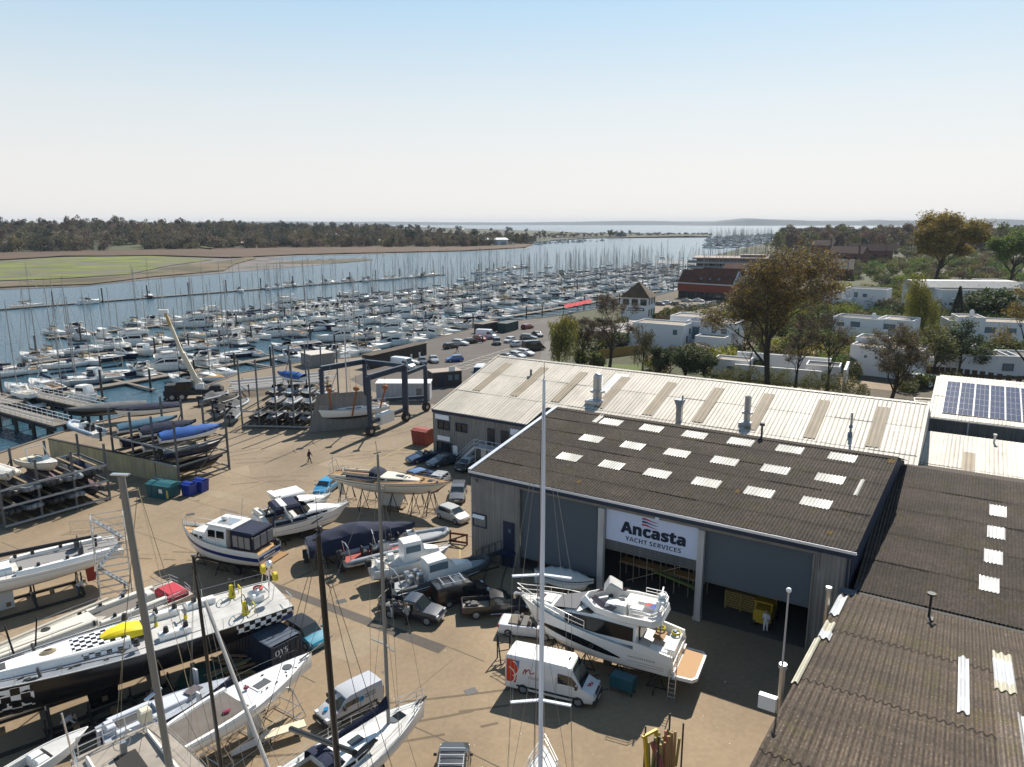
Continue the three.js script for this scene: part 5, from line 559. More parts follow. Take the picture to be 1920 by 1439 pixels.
{// cream yacht behind it
  const st=[-25.45,-52.28],bw=[-33.11,-42.82],a=head(...st,...bw),L=17,x=st[0] + cos(a)*L/2,z=st[1] - sin(a)*L/2,g=T('racing_yacht','cream racing yacht with red stern cover lying directly behind the black chequered yacht','sailing yacht',x,z,a,null,1.3);
  const h=racer(g,{L,B:4.3,Fs:1.25,Fb:1.5,hull:M(.60,.56,.48,.35),stripe:M(.02,.06,.2,.4),bottom:M(.02,.06,.2,.7),deck:M(.60,.57,.50,.6,{map:tFine}),railM:M(.5,.48,.4,.5),tw:.8}),y=(X)=>h.sh(h.t(X)) - .03;cabin(g,'coachroof',M(.62,.59,.52,.5),[[-2,.95,y(-2),.5],[2,.8,y(2),.4],[4.6,.3,y(4.6),.1]]);
  P(g,'stern_cover',M(.42,.025,.045,.7),(b)=>b.cbox(-7.4,y(-7.4),-.5,1.6,.55,2.1,.2));P(g,'cockpit',M(.16,.14,.12,.8),(b)=>b.box(-4.4,y(-4),0,4.6,.06,1.9));P(g,'cockpit_seat',M(.6,.58,.52,.5),(b)=>{for (const q of [1,-1]) b.cbox(-4.4,y(-4),q*1.2,4.8,.4,.4,.05);b.cbox(-5.9,y(-5.9),0,.6,.7,.9,.08);});P(g,'winch',mRub,(b)=>{for (const q of [1,-1]) for (const X of [-3,-4.6,-1.6]) b.tube([X,y(X) + .3,q*1.2],[X,y(X) + .65,q*1.2],.15,.1,8);b.tube([.8,y(0) + .4,.5],[.8,y(0) + .47,.5],.3,.3,10);});P(g,'spar_on_deck',M(.5,.46,.38,.5),(b)=>{b.tube([7.6,y(7.6) + .3,.3],[-3.5,y(-3) + .75,1.1],.11,.11,7);b.tube([7.4,y(7.4) + .25,-.2],[-1,y(-1) + .7,-.9],.05,.05,5);});rails(g,h,.06,.9,7);P(g,'guardrail_post',mBlackH,(b)=>{b.tube([3.2,y(3),-1.3],[3.5,y(3) + 2.6,-1.3],.07,.06,6);b.tube([2.2,y(2),-1.6],[1.8,y(2) + 2.5,-1.6],.06,.05,6);});
  P(g,'keel',M(.5,.48,.42,.6),(b)=>b.box(0,-1.3,0,1.8,1.2,.2));props(g,h,[.2,.5,.75],-1.3);
}
{// white racing yacht on the left
  const st=[-33.72,-58.82],bw=[-40.17,-53.37],a=head(...st,...bw),L=16.5,x=st[0] + cos(a)*L/2,z=st[1] - sin(a)*L/2,g=T('racing_yacht','white open-sterned racing yacht with black boom on a tall cradle at the left edge','sailing yacht',x,z,a,null,2.1);
  const h=racer(g,{L,B:4.4,Fs:1.15,Fb:1.4,hull:mGel,stripe:mGel,bottom:M(.6,.58,.52,.5),deck:M(.70,.68,.63,.55,{map:tFine}),railM:mGel,tw:.86}),y=(X)=>h.sh(h.t(X)) - .03;cabin(g,'coachroof',mGel,[[-.5,1.1,y(0),.45],[2,.9,y(2),.4],[5,.3,y(5),.08]]);
  P(g,'cockpit',M(.22,.215,.21,.8),(b)=>b.loft([0,.1,.2,.3,.44].map((t)=>[-.62,0,.62].map((c)=>[h.x(t,9),h.sh(t) + .045,c*h.w(t)]))));P(g,'cockpit_coaming',mGel,(b)=>{for (const q of [1,-1]) b.loft([.06,.2,.35,.46].map((t)=>[.63,.66,.84,.9].map((c,i)=>[h.x(t,9),h.sh(t) + (i===1||i===2?.32:.02),q*c*h.w(t)])));});P(g,'winch',mRub,(b)=>{for (const q of [1,-1]) for (const X of [-2.2,-4.2,-1]) b.tube([X,y(X) + .25,q*1.5],[X,y(X) + .6,q*1.5],.16,.12,8);b.tube([-6.6,y(-6) + .05,.3],[-6.6,y(-6) + .8,.3],.1);});P(g,'steering_wheel',M(.12,.12,.12,.5),(b)=>{for (const q of [.8,-.8]){b.tube([-5.4,y(-5) + .65,q],[-5.36,y(-5) + .65,q],.6,.6,16);b.box(-5.2,y(-5),q,.25,.7,.3);}});P(g,'boom',mSparK,(b)=>{b.tube([2.0,y(1) + 1.5,-.3],[-6.6,y(-6) + 1.35,-.6],.2,.13,8);});hullPatch(g,h,'hull_line',mBlackH,.02,.98,.1,.15,[1,-1],.012,16);hullPatch(g,h,'grey_line',M(.3,.3,.3,.4),.02,.9,(t)=>h.sh(t) - .2,(t)=>h.sh(t) - .17,[1,-1],.012,12);P(g,'mooring_bag',M(.12,.09,.06,.8),(b)=>b.box(-.2,h.sh(.5) - .6,1.95,.35,.6,.3));rails(g,h,.5,.9,5);mastSet(g,h,{x:1.4,H:7,mat:mSparK,r:.11,noRig:1,sp:0});P(g,'deck_line',M(.1,.1,.1,.8),(b)=>{b.path([[-7.5,y(-7) + .08,.6],[-2,y(-2) + .1,1.2],[6,y(6) + .05,.6]],.03,3);b.path([[-3,y(-2) + .1,-.8],[5,y(5) + .05,-.9]],.03,3);});
  P(g,'keel',M(.6,.6,.58,.5),(b)=>b.box(.4,-2.0,0,1.6,1.7,.22));P(g,'rudder',M(.30,.04,.03,.6),(b)=>b.hex([[-6.2,-1.6,.04],[-5.6,-1.6,.04],[-5.6,-1.6,-.04],[-6.2,-1.6,-.04],[-6.5,0,.07],[-5.5,0,.07],[-5.5,0,-.07],[-6.5,0,-.07]]));
  cradle('boat_cradle','tall steel cradle under the white racing yacht at the left edge',x,z,a,10,3.2,2.0);
}
{// narrow white racer in the foreground
  const st=[-18.17,-34.38],bw=[-12.86,-42.59],a=head(...st,...bw),L=Math.hypot(bw[0] - st[0],bw[1] - st[1]),g=T('racing_yacht','narrow white racing yacht with bowsprit and grey netting, on scaffold trestles','sailing yacht',...mid2(...st,...bw),null,2.0);
  const h=racer(g,{L,B:3.1,Fs:.95,Fb:1.15,hull:mGel,stripe:mGel,bottom:mGel,deck:M(.72,.72,.72,.4),tw:.84,pb:1.8,D:.3,kb:.1}),y=(X)=>h.sh(h.t(X)) - .02;
  P(g,'netting',M(.17,.15,.13,.9,{map:tFine}),(b)=>b.loft(Array.from({length:9},(_,i)=>{const t=.02 + i*.05;return [-.8,-.4,0,.4,.8].map((c,j)=>[h.x(t,9),h.sh(t) + .07 + .05*sin(i*1.7 + j*2),c*h.w(t)]);})),.8);for (const q of [1,-1]) P(g,'coaming',mGel,(b)=>b.loft([0,.15,.3,.44].map((t)=>[.8,.84,.97,.99].map((c,i)=>[h.x(t,9),h.sh(t) + (i===1||i===2?.2:.0),q*c*h.w(t)]))));P(g,'red_bag',M(.2,.02,.05,.8),(b)=>{b.ball(-1.9,y(-2) + .2,.55,.3,.12,.14);b.ball(.1,y(0) + .2,-.3,.2,.1,.14);});P(g,'hatch',M(.08,.085,.09,.4),(b)=>{b.box(.95,y(1) + .04,.05,.95,.05,.6);b.tube([2.9,y(3) + .03,.0],[2.9,y(3) + .07,0],.3,.3,12);});P(g,'hatch_rim',mGel,(b)=>{b.box(.95,y(1) + .02,.05,1.2,.05,.85);});P(g,'deck_fitting',mRub,(b)=>{for (let i=0;i<14;i++) b.box(rr(.2,3.6),y(2) + .02,rr(-.7,.7),rr(.05,.22),.06,.06,rr(0,3));});P(g,'bowsprit',mSparK,(b)=>b.tube([L/2 - 1.2,y(L/2) + .1,.25],[L/2 + 1.7,y(L/2) + .28,.1],.06,.04,6));P(g,'guard_wire',mWire,(b)=>{for (const q of [1,-1]) b.path([.1,.3,.5,.7,.9].map((t)=>[h.x(t,9),h.sh(t) + .5,q*h.w(t)]),.01,3);});P(g,'keel',mGel,(b)=>b.box(.2,-1.9,0,.9,1.7,.12));P(g,'waterline',M(.1,.1,.12,.5),(b)=>b.box(L/2 + 1,y(4) - .1,.15,.3,.02,.02));
  P(g,'trestle',mInox,(b)=>{for (const X of [-2.6,0,2.6]){for (const q of [1.2,-1.2]){b.tube([X - .5,-2,q],[X,-.1,q*.6],.03,.03,4);b.tube([X + .5,-2,q],[X,-.1,q*.6],.03,.03,4);b.tube([X - .5,-1.6,q],[X + .5,-1.6,q],.025,.025,4);}for (const yy of [-1.9,-1.0]) b.tube([X,yy,-1.2],[X,yy,1.2],.03,.03,4);}for (const q of [1.2,-1.2]) for (const yy of [-1.9,-.9]) b.tube([-2.9,yy,q],[2.9,yy,q],.03,.03,4);b.beam([-2.6,-.12,-.9],[-2.6,-.12,.9],.12);b.beam([2.6,-.12,-.8],[2.6,-.12,.8],.12);});
}
{// blue and white boat under it
  const g=T('sailing_yacht','small blue and white sailing boat between the black and narrow white yachts','sailing yacht',...mid2(-22.24,-37.28,-18.78,-40.76),null,1.0);const h=racer(g,{L:7.6,B:2.6,Fs:.8,Fb:.95,hull:M(.012,.04,.13,.3),stripe:mGel,bottom:mGel,deck:M(.46,.50,.56,.5,{map:tFine}),tw:.82}),y=.8;P(g,'cockpit',M(.05,.05,.05,.8),(b)=>b.box(-2.0,y + .02,0,1.7,.06,1.0));P(g,'cockpit_seat',M(.5,.53,.58,.5),(b)=>{for (const q of [1,-1]) b.cbox(-2,y,q*.75,2.4,.3,.4,.05);b.cbox(-3.3,y,0,.5,.5,.9,.06);});cabin(g,'coachroof',M(.5,.53,.58,.4),[[-.8,.7,y,.35],[.9,.55,y,.3],[1.9,.2,y,.05]]);P(g,'dark_sheet',M(.09,.08,.09,.8),(b)=>b.box(1.4,y + .35,.1,.9,.05,.7,.4));P(g,'rudder_blade',M(.6,.6,.62,.4),(b)=>{b.box(-3.9,-.7,0,.1,1.9,.35);b.box(-2.7,-.6,1.4,.1,2.0,.4,.3);b.box(1.2,.2,1.5,.12,1.6,.4,.2);b.box(2.2,.2,-1.5,.12,1.3,.4,.2);});props(g,h,[.3,.7],-1);
}
function withMast(g,h,x,H,mat,r,o={}){mastSet(g,h,{x,H,mat,r,wr:.012,wire:M(.22,.2,.17,.5),...o});}
{// sloop at the bottom with navy sail cover
  const bow=[-5.02,-37.7],mst=[-6.79,-35.61],a=head(...mst,...bow),L=11.5,x=bow[0] - cos(a)*L/2,z=bow[1] + sin(a)*L/2,g=T('sailing_yacht','white sloop with navy sail cover and grey mast at the bottom edge','sailing yacht',x,z,a,null,2.0);
  const h=yacht(g,{L,B:3.6,Fs:1.0,Fb:1.2,hull:mGel,stripe:mBlackH,bottom:mBlkA,kb:.1,rake:.15,tw:.8,mastT:.58,hood:mFab.navy,lift:1,nT:18,deck:M(.72,.71,.68,.5,{map:tFine}),rails:1,nR:7,cabE:.2}),d=Math.hypot(bow[0] - mst[0],bow[1] - mst[1]),mx=L/2 - d;mastSet(g,h,{x:mx,y0:1.4,H:15.2,mat:mSparG,r:.11,boomL:4.6,cover:mFab.navy,wr:.012,wire:M(.22,.2,.17,.5),sp:[.30,.62]});
  P(g,'hull_window',mGlassK,(b)=>b.box(.6,1.55,1.02,1.6,.05,.28,.1));P(g,'deck_hatch',M(.1,.11,.12,.3),(b)=>b.tube([3.4,h.sh(.8) + .02,0],[3.4,h.sh(.8) + .05,0],.3,.3,12));P(g,'radar_reflector',mRub,(b)=>{b.tube([-4.8,1,-1],[-5.1,2.7,-1],.04);b.beam([-5.4,2.6,-1.2],[-4.8,2.8,-.8],.06);});P(g,'liferaft',mGel,(b)=>b.cbox(-3.4,1.3,-.9,.9,.4,.6,.1));P(g,'bow_roller',mRub,(b)=>b.beam([L/2 - .7,h.Fb + .06,0],[L/2 + .1,h.Fb + .08,0],.12,.08));props(g,h,[.3,.65],-2.0);
}
{// yacht whose white mast rises in the middle
  const bow=[1.71,-33.88],x=bow[0] - .55,z=bow[1] + 6.4,a=head(x,z,...bow),g=T('sailing_yacht','white yacht at the bottom edge whose tall white mast rises in the centre','sailing yacht',x,z,a,null,1.9),h=yacht(g,{L:13,B:3.9,Fs:1.0,Fb:1.25,stripe:mNavyH,lift:1,rails:1,nT:14});
  const m=[1.21,5.86,-29],mt=[1.01,23.86,-29],dx=m[0] - x,dz=m[2] - z,lx=dx*cos(a) - dz*sin(a);const H=mt[1] - 1.9 - 1.3;mastSet(g,h,{x:lx,y0:1.3,H,mat:mSparW,r:.12,sp:[],wr:.012,wire:M(.25,.23,.2,.5),boomL:0});
  P(g,'spreader',mSparW,(b)=>{for (const [yp,w] of [[9.31,1.28],[15.35,1.2]]){const yl=yp - 1.9;b.beam([lx - .35,yl + .05,-w*1.05],[lx,yl,0],.15,.06);b.beam([lx,yl,0],[lx - .35,yl + .05,w*1.05],.15,.06);}});P(g,'shroud',mWire,(b)=>{for (const s of [1,-1]){b.tube([lx - .3,1.0,s*1.5],[lx - .35,9.31 - 1.85,s*1.34],.012,.012,3);b.tube([lx - .35,9.31 - 1.85,s*1.34],[lx - .35,15.35 - 1.85,s*1.26],.012,.012,3);b.tube([lx - .35,15.35 - 1.85,s*1.26],[lx,H,0],.012,.012,3);}});P(g,'halyard',M(.05,.03,.03,.8),(b)=>b.tube([lx + .2,1.6,-.35],[lx + .1,H*.96,-.1],.02,.02,3));props(g,h,[.3,.65],-1.9);
}
{// teak-decked yacht at lower left with thick grey mast
  const st=[-21.04,-34.07],m0=[-15.01,6.7,-28],m1=[-15.18,20.43,-27.2],a=head(st[0],st[1],m0[0],m0[2]),L=16,x=st[0] + cos(a)*L/2,z=st[1] - sin(a)*L/2,g=T('sailing_yacht','wide teak-decked yacht at the lower left corner with a thick grey mast','sailing yacht',x,z,a,null,2.0),d=Math.hypot(m0[0] - st[0],m0[2] - st[1]);
  const ex=m1[0] - x,ez=m1[2] - z,TX=ex*cos(a) - ez*sin(a),TZ=ex*sin(a) + ez*cos(a);
  const h=yacht(g,{L,B:5.2,Fs:1.3,Fb:1.6,tw:.8,deck:M(.40,.355,.30,.8,{map:tFine}),hull:mGel,cab:M(.70,.68,.62,.5),rails:1,lift:1,nT:20,cabH:.5,sole:M(.40,.355,.30,.8,{map:tFine}),hatch:0});P(g,'mast',mSparG,(b)=>{const lx=-L/2 + d,H=m1[1] - 2;const k=m0[1] - 2,e=[TX,H,TZ],f=[lerp(lx,TX,.6),lerp(k,H,.6),TZ*.6];b.tube([lx,1.4,0],[lx,k,0],.155,.155,10);b.tube([lx,k,0],f,.155,.15,10);b.tube(f,e,.15,.135,10);});P(g,'masthead_crane',mInox,(b)=>{const H=m1[1] - 2,lx=-L/2 + d;b.beam([TX - .3,H + .04,TZ + .25],[TX + .25,H + .04,TZ - .2],.2,.06);});P(g,'spreader',mSparW,(b)=>{const lx=-L/2 + d;b.beam([lx,8.6,0],[lx + .35,8.55,.75],.16,.07);});rigging(h,g,{x:-L/2 + d,y0:1.6,H:m1[1] - 3.7},M(.25,.2,.13,.6),.013);P(g,'stern_rail',mInox,(b)=>{b.path([[-7.9,1.35,1.7],[-7.95,2.35,1.7],[-8.0,2.35,.5],[-7.95,2.35,-1.6],[-7.9,1.35,-1.6]],.04,5);b.path([[-7.95,1.85,1.7],[-8.0,1.85,-1.6]],.03,5);for (const q of [-.6,.5]) b.tube([-7.95,1.3,q],[-8,2.35,q],.03);});P(g,'liferaft',mCream,(b)=>b.cbox(-7.6,1.9,-1.5,.55,.7,.6,.08));P(g,'davit',mInox,(b)=>b.tube([-7.6,1.3,2.0],[-7.7,4.2,2.2],.05));props(g,h,[.25,.6],-2);
  const t=T('tender_boat','white hard dinghy hanging on the stern of the teak-decked yacht at lower left','dinghy',...mid2(-24.63,-31.32,-23.07,-33.86),null,3.0);openBoat(t,{L:4.6,B:1.5,Fs:.55,Fb:.7,hull:mGel,sole:M(.12,.12,.12,.7),seat:mGel,bottom:mGel,rail:mGel});
}
{// black-masted yacht below the frame
  const m0=[-7.09,8.08,-26],m1=[-7.22,18.68,-25.6],g=T('sailing_yacht','yacht with thick black mast and low black boom left of the silver van','sailing yacht',m0[0] - 1,m0[2] + 2,1.1,null,1.9),h=yacht(g,{L:12,B:3.6,hull:mBlackH,stripe:mGel,lift:1,rails:0,nT:10}),H=m1[1] - 1.9,to=(x,z)=>[(x - g.position.x)*cos(1.1) - (z - g.position.z)*sin(1.1),(x - g.position.x)*sin(1.1) + (z - g.position.z)*cos(1.1)],q=to(m0[0],m0[2]),r=to(m1[0],m1[2]),at=(f)=>[lerp(q[0],r[0],f),H*f,lerp(q[1],r[1],f)];
  const base=.2;P(g,'mast',mSparK,(b)=>{const e=[q[0],1.2,q[1]],p1=[lerp(q[0],r[0],.6),lerp(m0[1] - 1.9,H,.6),lerp(q[1],r[1],.6)];b.tube([q[0],m0[1] - 1.9,q[1]],p1,.135,.125,10);b.tube(p1,[r[0],H,r[1]],.125,.1,10);b.tube(e,[q[0],m0[1] - 1.9,q[1]],.135,.135,10);});
  P(g,'masthead',mSparK,(b)=>{b.beam([r[0] - .45,H,r[1] + .2],[r[0] + .3,H + .05,r[1] - .1],.1,.08);b.tube([r[0],H,r[1]],[r[0],H + 1.5,r[1]],.012,.012,3);b.beam([r[0] - .3,H + .55,r[1]],[r[0] + .3,H + .6,r[1]],.04);b.ball(r[0] + .1,H + .2,r[1],.12);});
  const bo=[-9.92,7.85,-29],be=[-6.37,9.03,-26],B0=to(bo[0],bo[2]),B1=to(be[0],be[2]);P(g,'boom',mSparK,(b)=>b.tube([B0[0],bo[1] - 1.9,B0[1]],[B1[0],be[1] - 1.9,B1[1]],.13,.13,8));
  P(g,'rigging',M(.06,.06,.06,.6),(b)=>{for (const [x,y,d] of [[-9.41,10.71,-27.5],[-11.05,7.53,-27],[-5.43,9.19,-25],[-4.6,9.61,-24.5]]){const t=to(x,d);b.tube([t[0],y - 1.9,t[1]],[r[0],H - .3,r[1]],.014,.014,3);}for (const f of [.45,.55]) b.tube([r[0],H - .2,r[1]],[q[0] + f,m0[1] - 2,q[1] - f],.012,.012,3);});
}
{// loose spars: thin black mast and leaning grey mast
  const m0=[-14.58,3.8,-32],m1=[-14.93,14.8,-32],g=T('sailing_yacht_mast','slender black mast standing left of the leaning grey spar','mast',m0[0],m0[2]);P(g,'mast',mSparK,(b)=>{b.tube([0,0,0],[0,m0[1],0],.1,.1,8);b.tube([0,m0[1],0],[m1[0] - m0[0],m1[1],m1[2] - m0[2]],.1,.075,8);});P(g,'shroud',mWire,(b)=>{for (const [x,z] of [[1.2,1],[-1.3,.8],[1.6,-1.4],[-2.2,-1]]) b.tube([x,2.6,z],[m1[0] - m0[0],m1[1] - .4,0],.011,.011,3);b.beam([m1[0] - m0[0] - .1,m1[1],0],[m1[0] - m0[0] + .15,m1[1] + .02,0],.12,.1);});
  const a0=[-11.28,5.45,-29.5],a1=[-15.04,11.91,-33],s=T('sailing_yacht_mast','long pale grey spar leaning to the left in front of the navy container','mast',a0[0],a0[2]);P(s,'mast',M(.40,.38,.35,.4),(b)=>{const k=a0[1]/(a1[1] - a0[1]),f=[-(a1[0] - a0[0])*k,0,-(a1[2] - a0[2])*k];b.tube(f,[a1[0] - a0[0],a1[1],a1[2] - a0[2]],.11,.085,8);});P(s,'shroud',mWire,(b)=>{for (const x of [-1.2,.9]) b.tube([x,2.5,-1],[a1[0] - a0[0],a1[1],a1[2] - a0[2]],.011,.011,3);});
}
{// white aluminium racks and boards beside the narrow racer
  const d=T('work_trestle','white board lying on a low trestle at the right of the narrow white racing yacht','trestle',-13.51,-38.43,.5);P(d,'board',mCream,(b)=>b.box(0,.55,0,2.4,.1,.7));P(d,'leg',mDark,(b)=>{for (const x of [-.9,.9]) for (const z of [-.3,.3]) b.tube([x,0,z],[x,.55,z],.04);});const k=T('rudder_blade','white rudder blade lying on the ground under the narrow racing yacht','rudder',-15.33,-37.74,.75);P(k,'blade',mGel,(b)=>b.hex([[-1.2,.1,.2],[1.2,.1,.35],[1.2,.1,-.3],[-1.2,.1,-.1],[-1.1,.3,.1],[1.0,.34,.2],[1.0,.34,-.15],[-1.1,.3,-.05]]));
}

// ---------- vehicles: front towards +x ----------
const paint=(r,g,b)=>new THREE.MeshPhysicalMaterial({color:new THREE.Color().setRGB(r,g,b),roughness:.35,clearcoat:1,clearcoatRoughness:.05,side:THREE.DoubleSide});
const mTyre=M(.02,.02,.021,.8),mRim=M(.45,.46,.48,.3,{metalness:.7}),mLampF=M(.7,.72,.74,.1),mLampR=M(.35,.015,.012,.2),mPlate=M(.7,.7,.66,.4),mPlateY=M(.66,.5,.06,.4),mTrim=M(.03,.03,.032,.5),mAuto=new THREE.MeshPhysicalMaterial({color:new THREE.Color().setRGB(.02,.028,.03),roughness:.04,clearcoat:1,side:THREE.DoubleSide});
function wheels(g,xs,zw,r){for (const x of xs) for (const s of [1,-1]){const w=P(g,'wheel',mTyre,(b)=>b.wheel(x,r,s*zw,r,.21));P(w,'rim',mRim,(b)=>{const z=s*(zw + .11);b.tube([x,r,z - s*.02],[x,r,z],r*.66,r*.62,12);for (let i=0;i<5;i++){const t=i/5*2*PI;b.beam([x,r,z],[x + cos(t)*r*.6,r + sin(t)*r*.6,z],.07,.03);}});}}
function bodyLoft(g,name,mat,S,y0,smooth=.45){return P(g,name,mat,(b)=>b.loft(S.map(([x,w,t,k=.9])=>[[x,y0,-w*.93],[x,y0 + .18,-w],[x,y0 + (t - y0)*.62,-w],[x,t - .03,-w*.955],[x,t + .005,-w*k],[x,t + .03,0],[x,t + .005,w*k],[x,t - .03,w*.955],[x,y0 + (t - y0)*.62,w],[x,y0 + .18,w],[x,y0,w*.93]]),false,true,true),smooth);}
function car(g,o){
  const L=o.L,w=o.W/2,H=o.H,belt=o.belt??.92,X=(f)=>(f - .5)*L;// fractions from the rear
  const r=o.r??.31;bodyLoft(g,'body',o.paint,[[X(0),w*.86,belt - .12],[X(.03),w*.94,belt - .02],[X(.2),w,belt],[X(o.ws),w,belt],[X(.86),w*.96,belt - .16],[X(.97),w*.86,belt - .26],[X(1),w*.74,belt - .4]],.2);
  if (!o.open){const s=[[X(o.rb),w*.92,belt - .02,.06],[X(o.rt),w*.92,belt - .02,H - belt - .02,.82],[X((o.rt + o.wt)/2),w*.93,belt - .02,H - belt + .02,.82],[X(o.wt),w*.92,belt - .02,H - belt - .04,.82],[X(o.ws),w*.92,belt - .02,.04]];cabin(g,'roof',o.roof??o.paint,s,.4);sideBand(g,'side_window',mAuto,s,.12,.78,X(o.rt) + .05,X(o.wt) - .02,6,.012);P(g,'windscreen',mAuto,(b)=>{const a=s[3],c=s[4];b.quad([c[0] + .01,c[2] + .03,-c[1]*.88],[c[0] + .01,c[2] + .03,c[1]*.88],[a[0] + .05,a[2] + a[3]*.95,a[1]*.76],[a[0] + .05,a[2] + a[3]*.95,-a[1]*.76]);});P(g,'rear_window',mAuto,(b)=>{const a=s[1],c=s[0];b.quad([lerp(c[0],a[0],.3) - .02,lerp(c[2],a[2] + a[3],.3) + .06,-c[1]*.85],[lerp(c[0],a[0],.3) - .02,lerp(c[2],a[2] + a[3],.3) + .06,c[1]*.85],[a[0] - .03,a[2] + a[3]*.97,a[1]*.74],[a[0] - .03,a[2] + a[3]*.97,-a[1]*.74]);});}
  else{P(g,'cabin_floor',mTrim,(b)=>b.box(X(.46),belt + .03,0,L*.34,.03,w*1.55));P(g,'seat',M(.10,.085,.07,.7),(b)=>{for (const x of [.36,.52]) for (const z of [-.36,.36]) b.cbox(X(x),belt - .1,z,.22,.45,.5,.08);});P(g,'windscreen',mAuto,(b)=>b.quad([X(.66),belt + .02,-w*.82],[X(.66),belt + .02,w*.82],[X(.57),belt + .45,w*.7],[X(.57),belt + .45,-w*.7]));P(g,'folded_top',M(.16,.14,.11,.9),(b)=>b.cbox(X(.25),belt - .02,0,L*.16,.12,w*1.5,.05));}
  wheels(g,[X(.185),X(.8)],w - .1,r);
  P(g,'headlight',mLampF,(b)=>{for (const s of [1,-1]) b.hex([[X(.955),belt - .42,s*w*.9],[X(.995),belt - .44,s*w*.62],[X(.97),belt - .44,s*w*.5],[X(.9),belt - .42,s*w*.85],[X(.93),belt - .25,s*w*.9],[X(.978),belt - .28,s*w*.62],[X(.95),belt - .26,s*w*.5],[X(.88),belt - .22,s*w*.85]]);});P(g,'tail_light',mLampR,(b)=>{for (const s of [1,-1]) b.box(X(.012),belt - .28,s*w*.78,.1,.2,w*.26);});P(g,'number_plate',mPlate,(b)=>b.box(X(1) + .005,.42,0,.02,.11,.5));P(g,'number_plate',mPlateY,(b)=>b.box(X(0) - .005,.5,0,.02,.11,.5));P(g,'grille',mTrim,(b)=>{b.box(X(.992),.28,0,.06,.22,w*1.3);b.box(X(.003),.22,0,.05,.2,w*1.6);});P(g,'mirror',o.paint,(b)=>{for (const s of [1,-1]) b.cbox(X(o.ws) - .28,belt + .02,s*(w + .08),.12,.14,.18,.04);});
  if (o.rack) P(g,'roof_rack',mInox,(b)=>{for (const s of [1,-1]) b.box(X((o.rt + o.wt)/2),H + .03,s*w*.7,L*.35,.04,.04);for (const f of [.35,.5,.62]) b.box(X(f),H + .05,0,.06,.04,w*1.5);});
}
const K={hatch:{L:3.95,W:1.7,H:1.46,rb:.02,rt:.14,wt:.60,ws:.76},sedan:{L:4.55,W:1.78,H:1.42,rb:.12,rt:.28,wt:.57,ws:.72},suv:{L:4.5,W:1.85,H:1.72,belt:1.06,rb:.015,rt:.09,wt:.60,ws:.72,r:.36},estate:{L:4.6,W:1.78,H:1.46,rb:.02,rt:.1,wt:.58,ws:.73},open:{L:4.5,W:1.8,H:1.35,open:1,rb:.1,rt:.3,wt:.57,ws:.68}};
const at2=(name,label,cat,rear,front,group)=>{const [x,z,r]=mid2(...rear,...front);return T(name,label,cat,x,z,r,group);};
const mkCar=(label,rear,front,kind,col,o={})=>{const g=at2('parked_car',label,'car',rear,front,o.group);car(g,{...K[kind],paint:paint(...col),...o});return g;};
mkCar('bright blue hatchback parked beyond the white sport cruisers',[-20.75,-81.9],[-21.74,-77.76],'hatch',[.015,.22,.42]);
mkCar('cyan small car with dark roof parked behind the navy container',[-16.67,-50.35],[-13.69,-47.77],'hatch',[.01,.20,.30],{roof:M(.02,.02,.022,.3),L:3.9});
mkCar('small silver hatchback near the left corner of the signed shed',[-7.58,-72.95],[-4.68,-70.4],'hatch',[.42,.41,.38],{L:3.8});
mkCar('dark grey hatchback facing the camera beside the bow of the cream yacht',[-6.01,-80.21],[-6.05,-75.83],'estate',[.07,.075,.085]);
mkCar('dark blue convertible with folded top near the office',[-10.04,-92.13],[-12.96,-90.01],'open',[.012,.03,.08]);
mkCar('dark grey saloon between the blue convertible and the black car',[-7.14,-90.66],[-10.3,-88.11],'sedan',[.035,.045,.06]);
mkCar('black car with pale roof parked against the shed gable',[-4.89,-89.58],[-6.43,-86.27],'hatch',[.015,.015,.016],{roof:M(.5,.5,.48,.4)});
mkCar('blue car half hidden behind the deck of the cream yacht',[-11.68,-82.82],[-10.17,-84.51],'hatch',[.03,.09,.25]);
mkCar('silver car half hidden behind the bow of the cream yacht',[-8.12,-83.19],[-9.31,-80.13],'hatch',[.38,.40,.42]);
mkCar('white convertible with open top in the shade of the flybridge yacht',[-0.2,-50.33],[2.78,-49.66],'open',[.70,.71,.74]);
mkCar('black car roof cut off by the bottom edge left of centre',[-3.28,-34.25],[-3.27,-35.64],'suv',[.02,.02,.022],{rack:1,H:1.6});
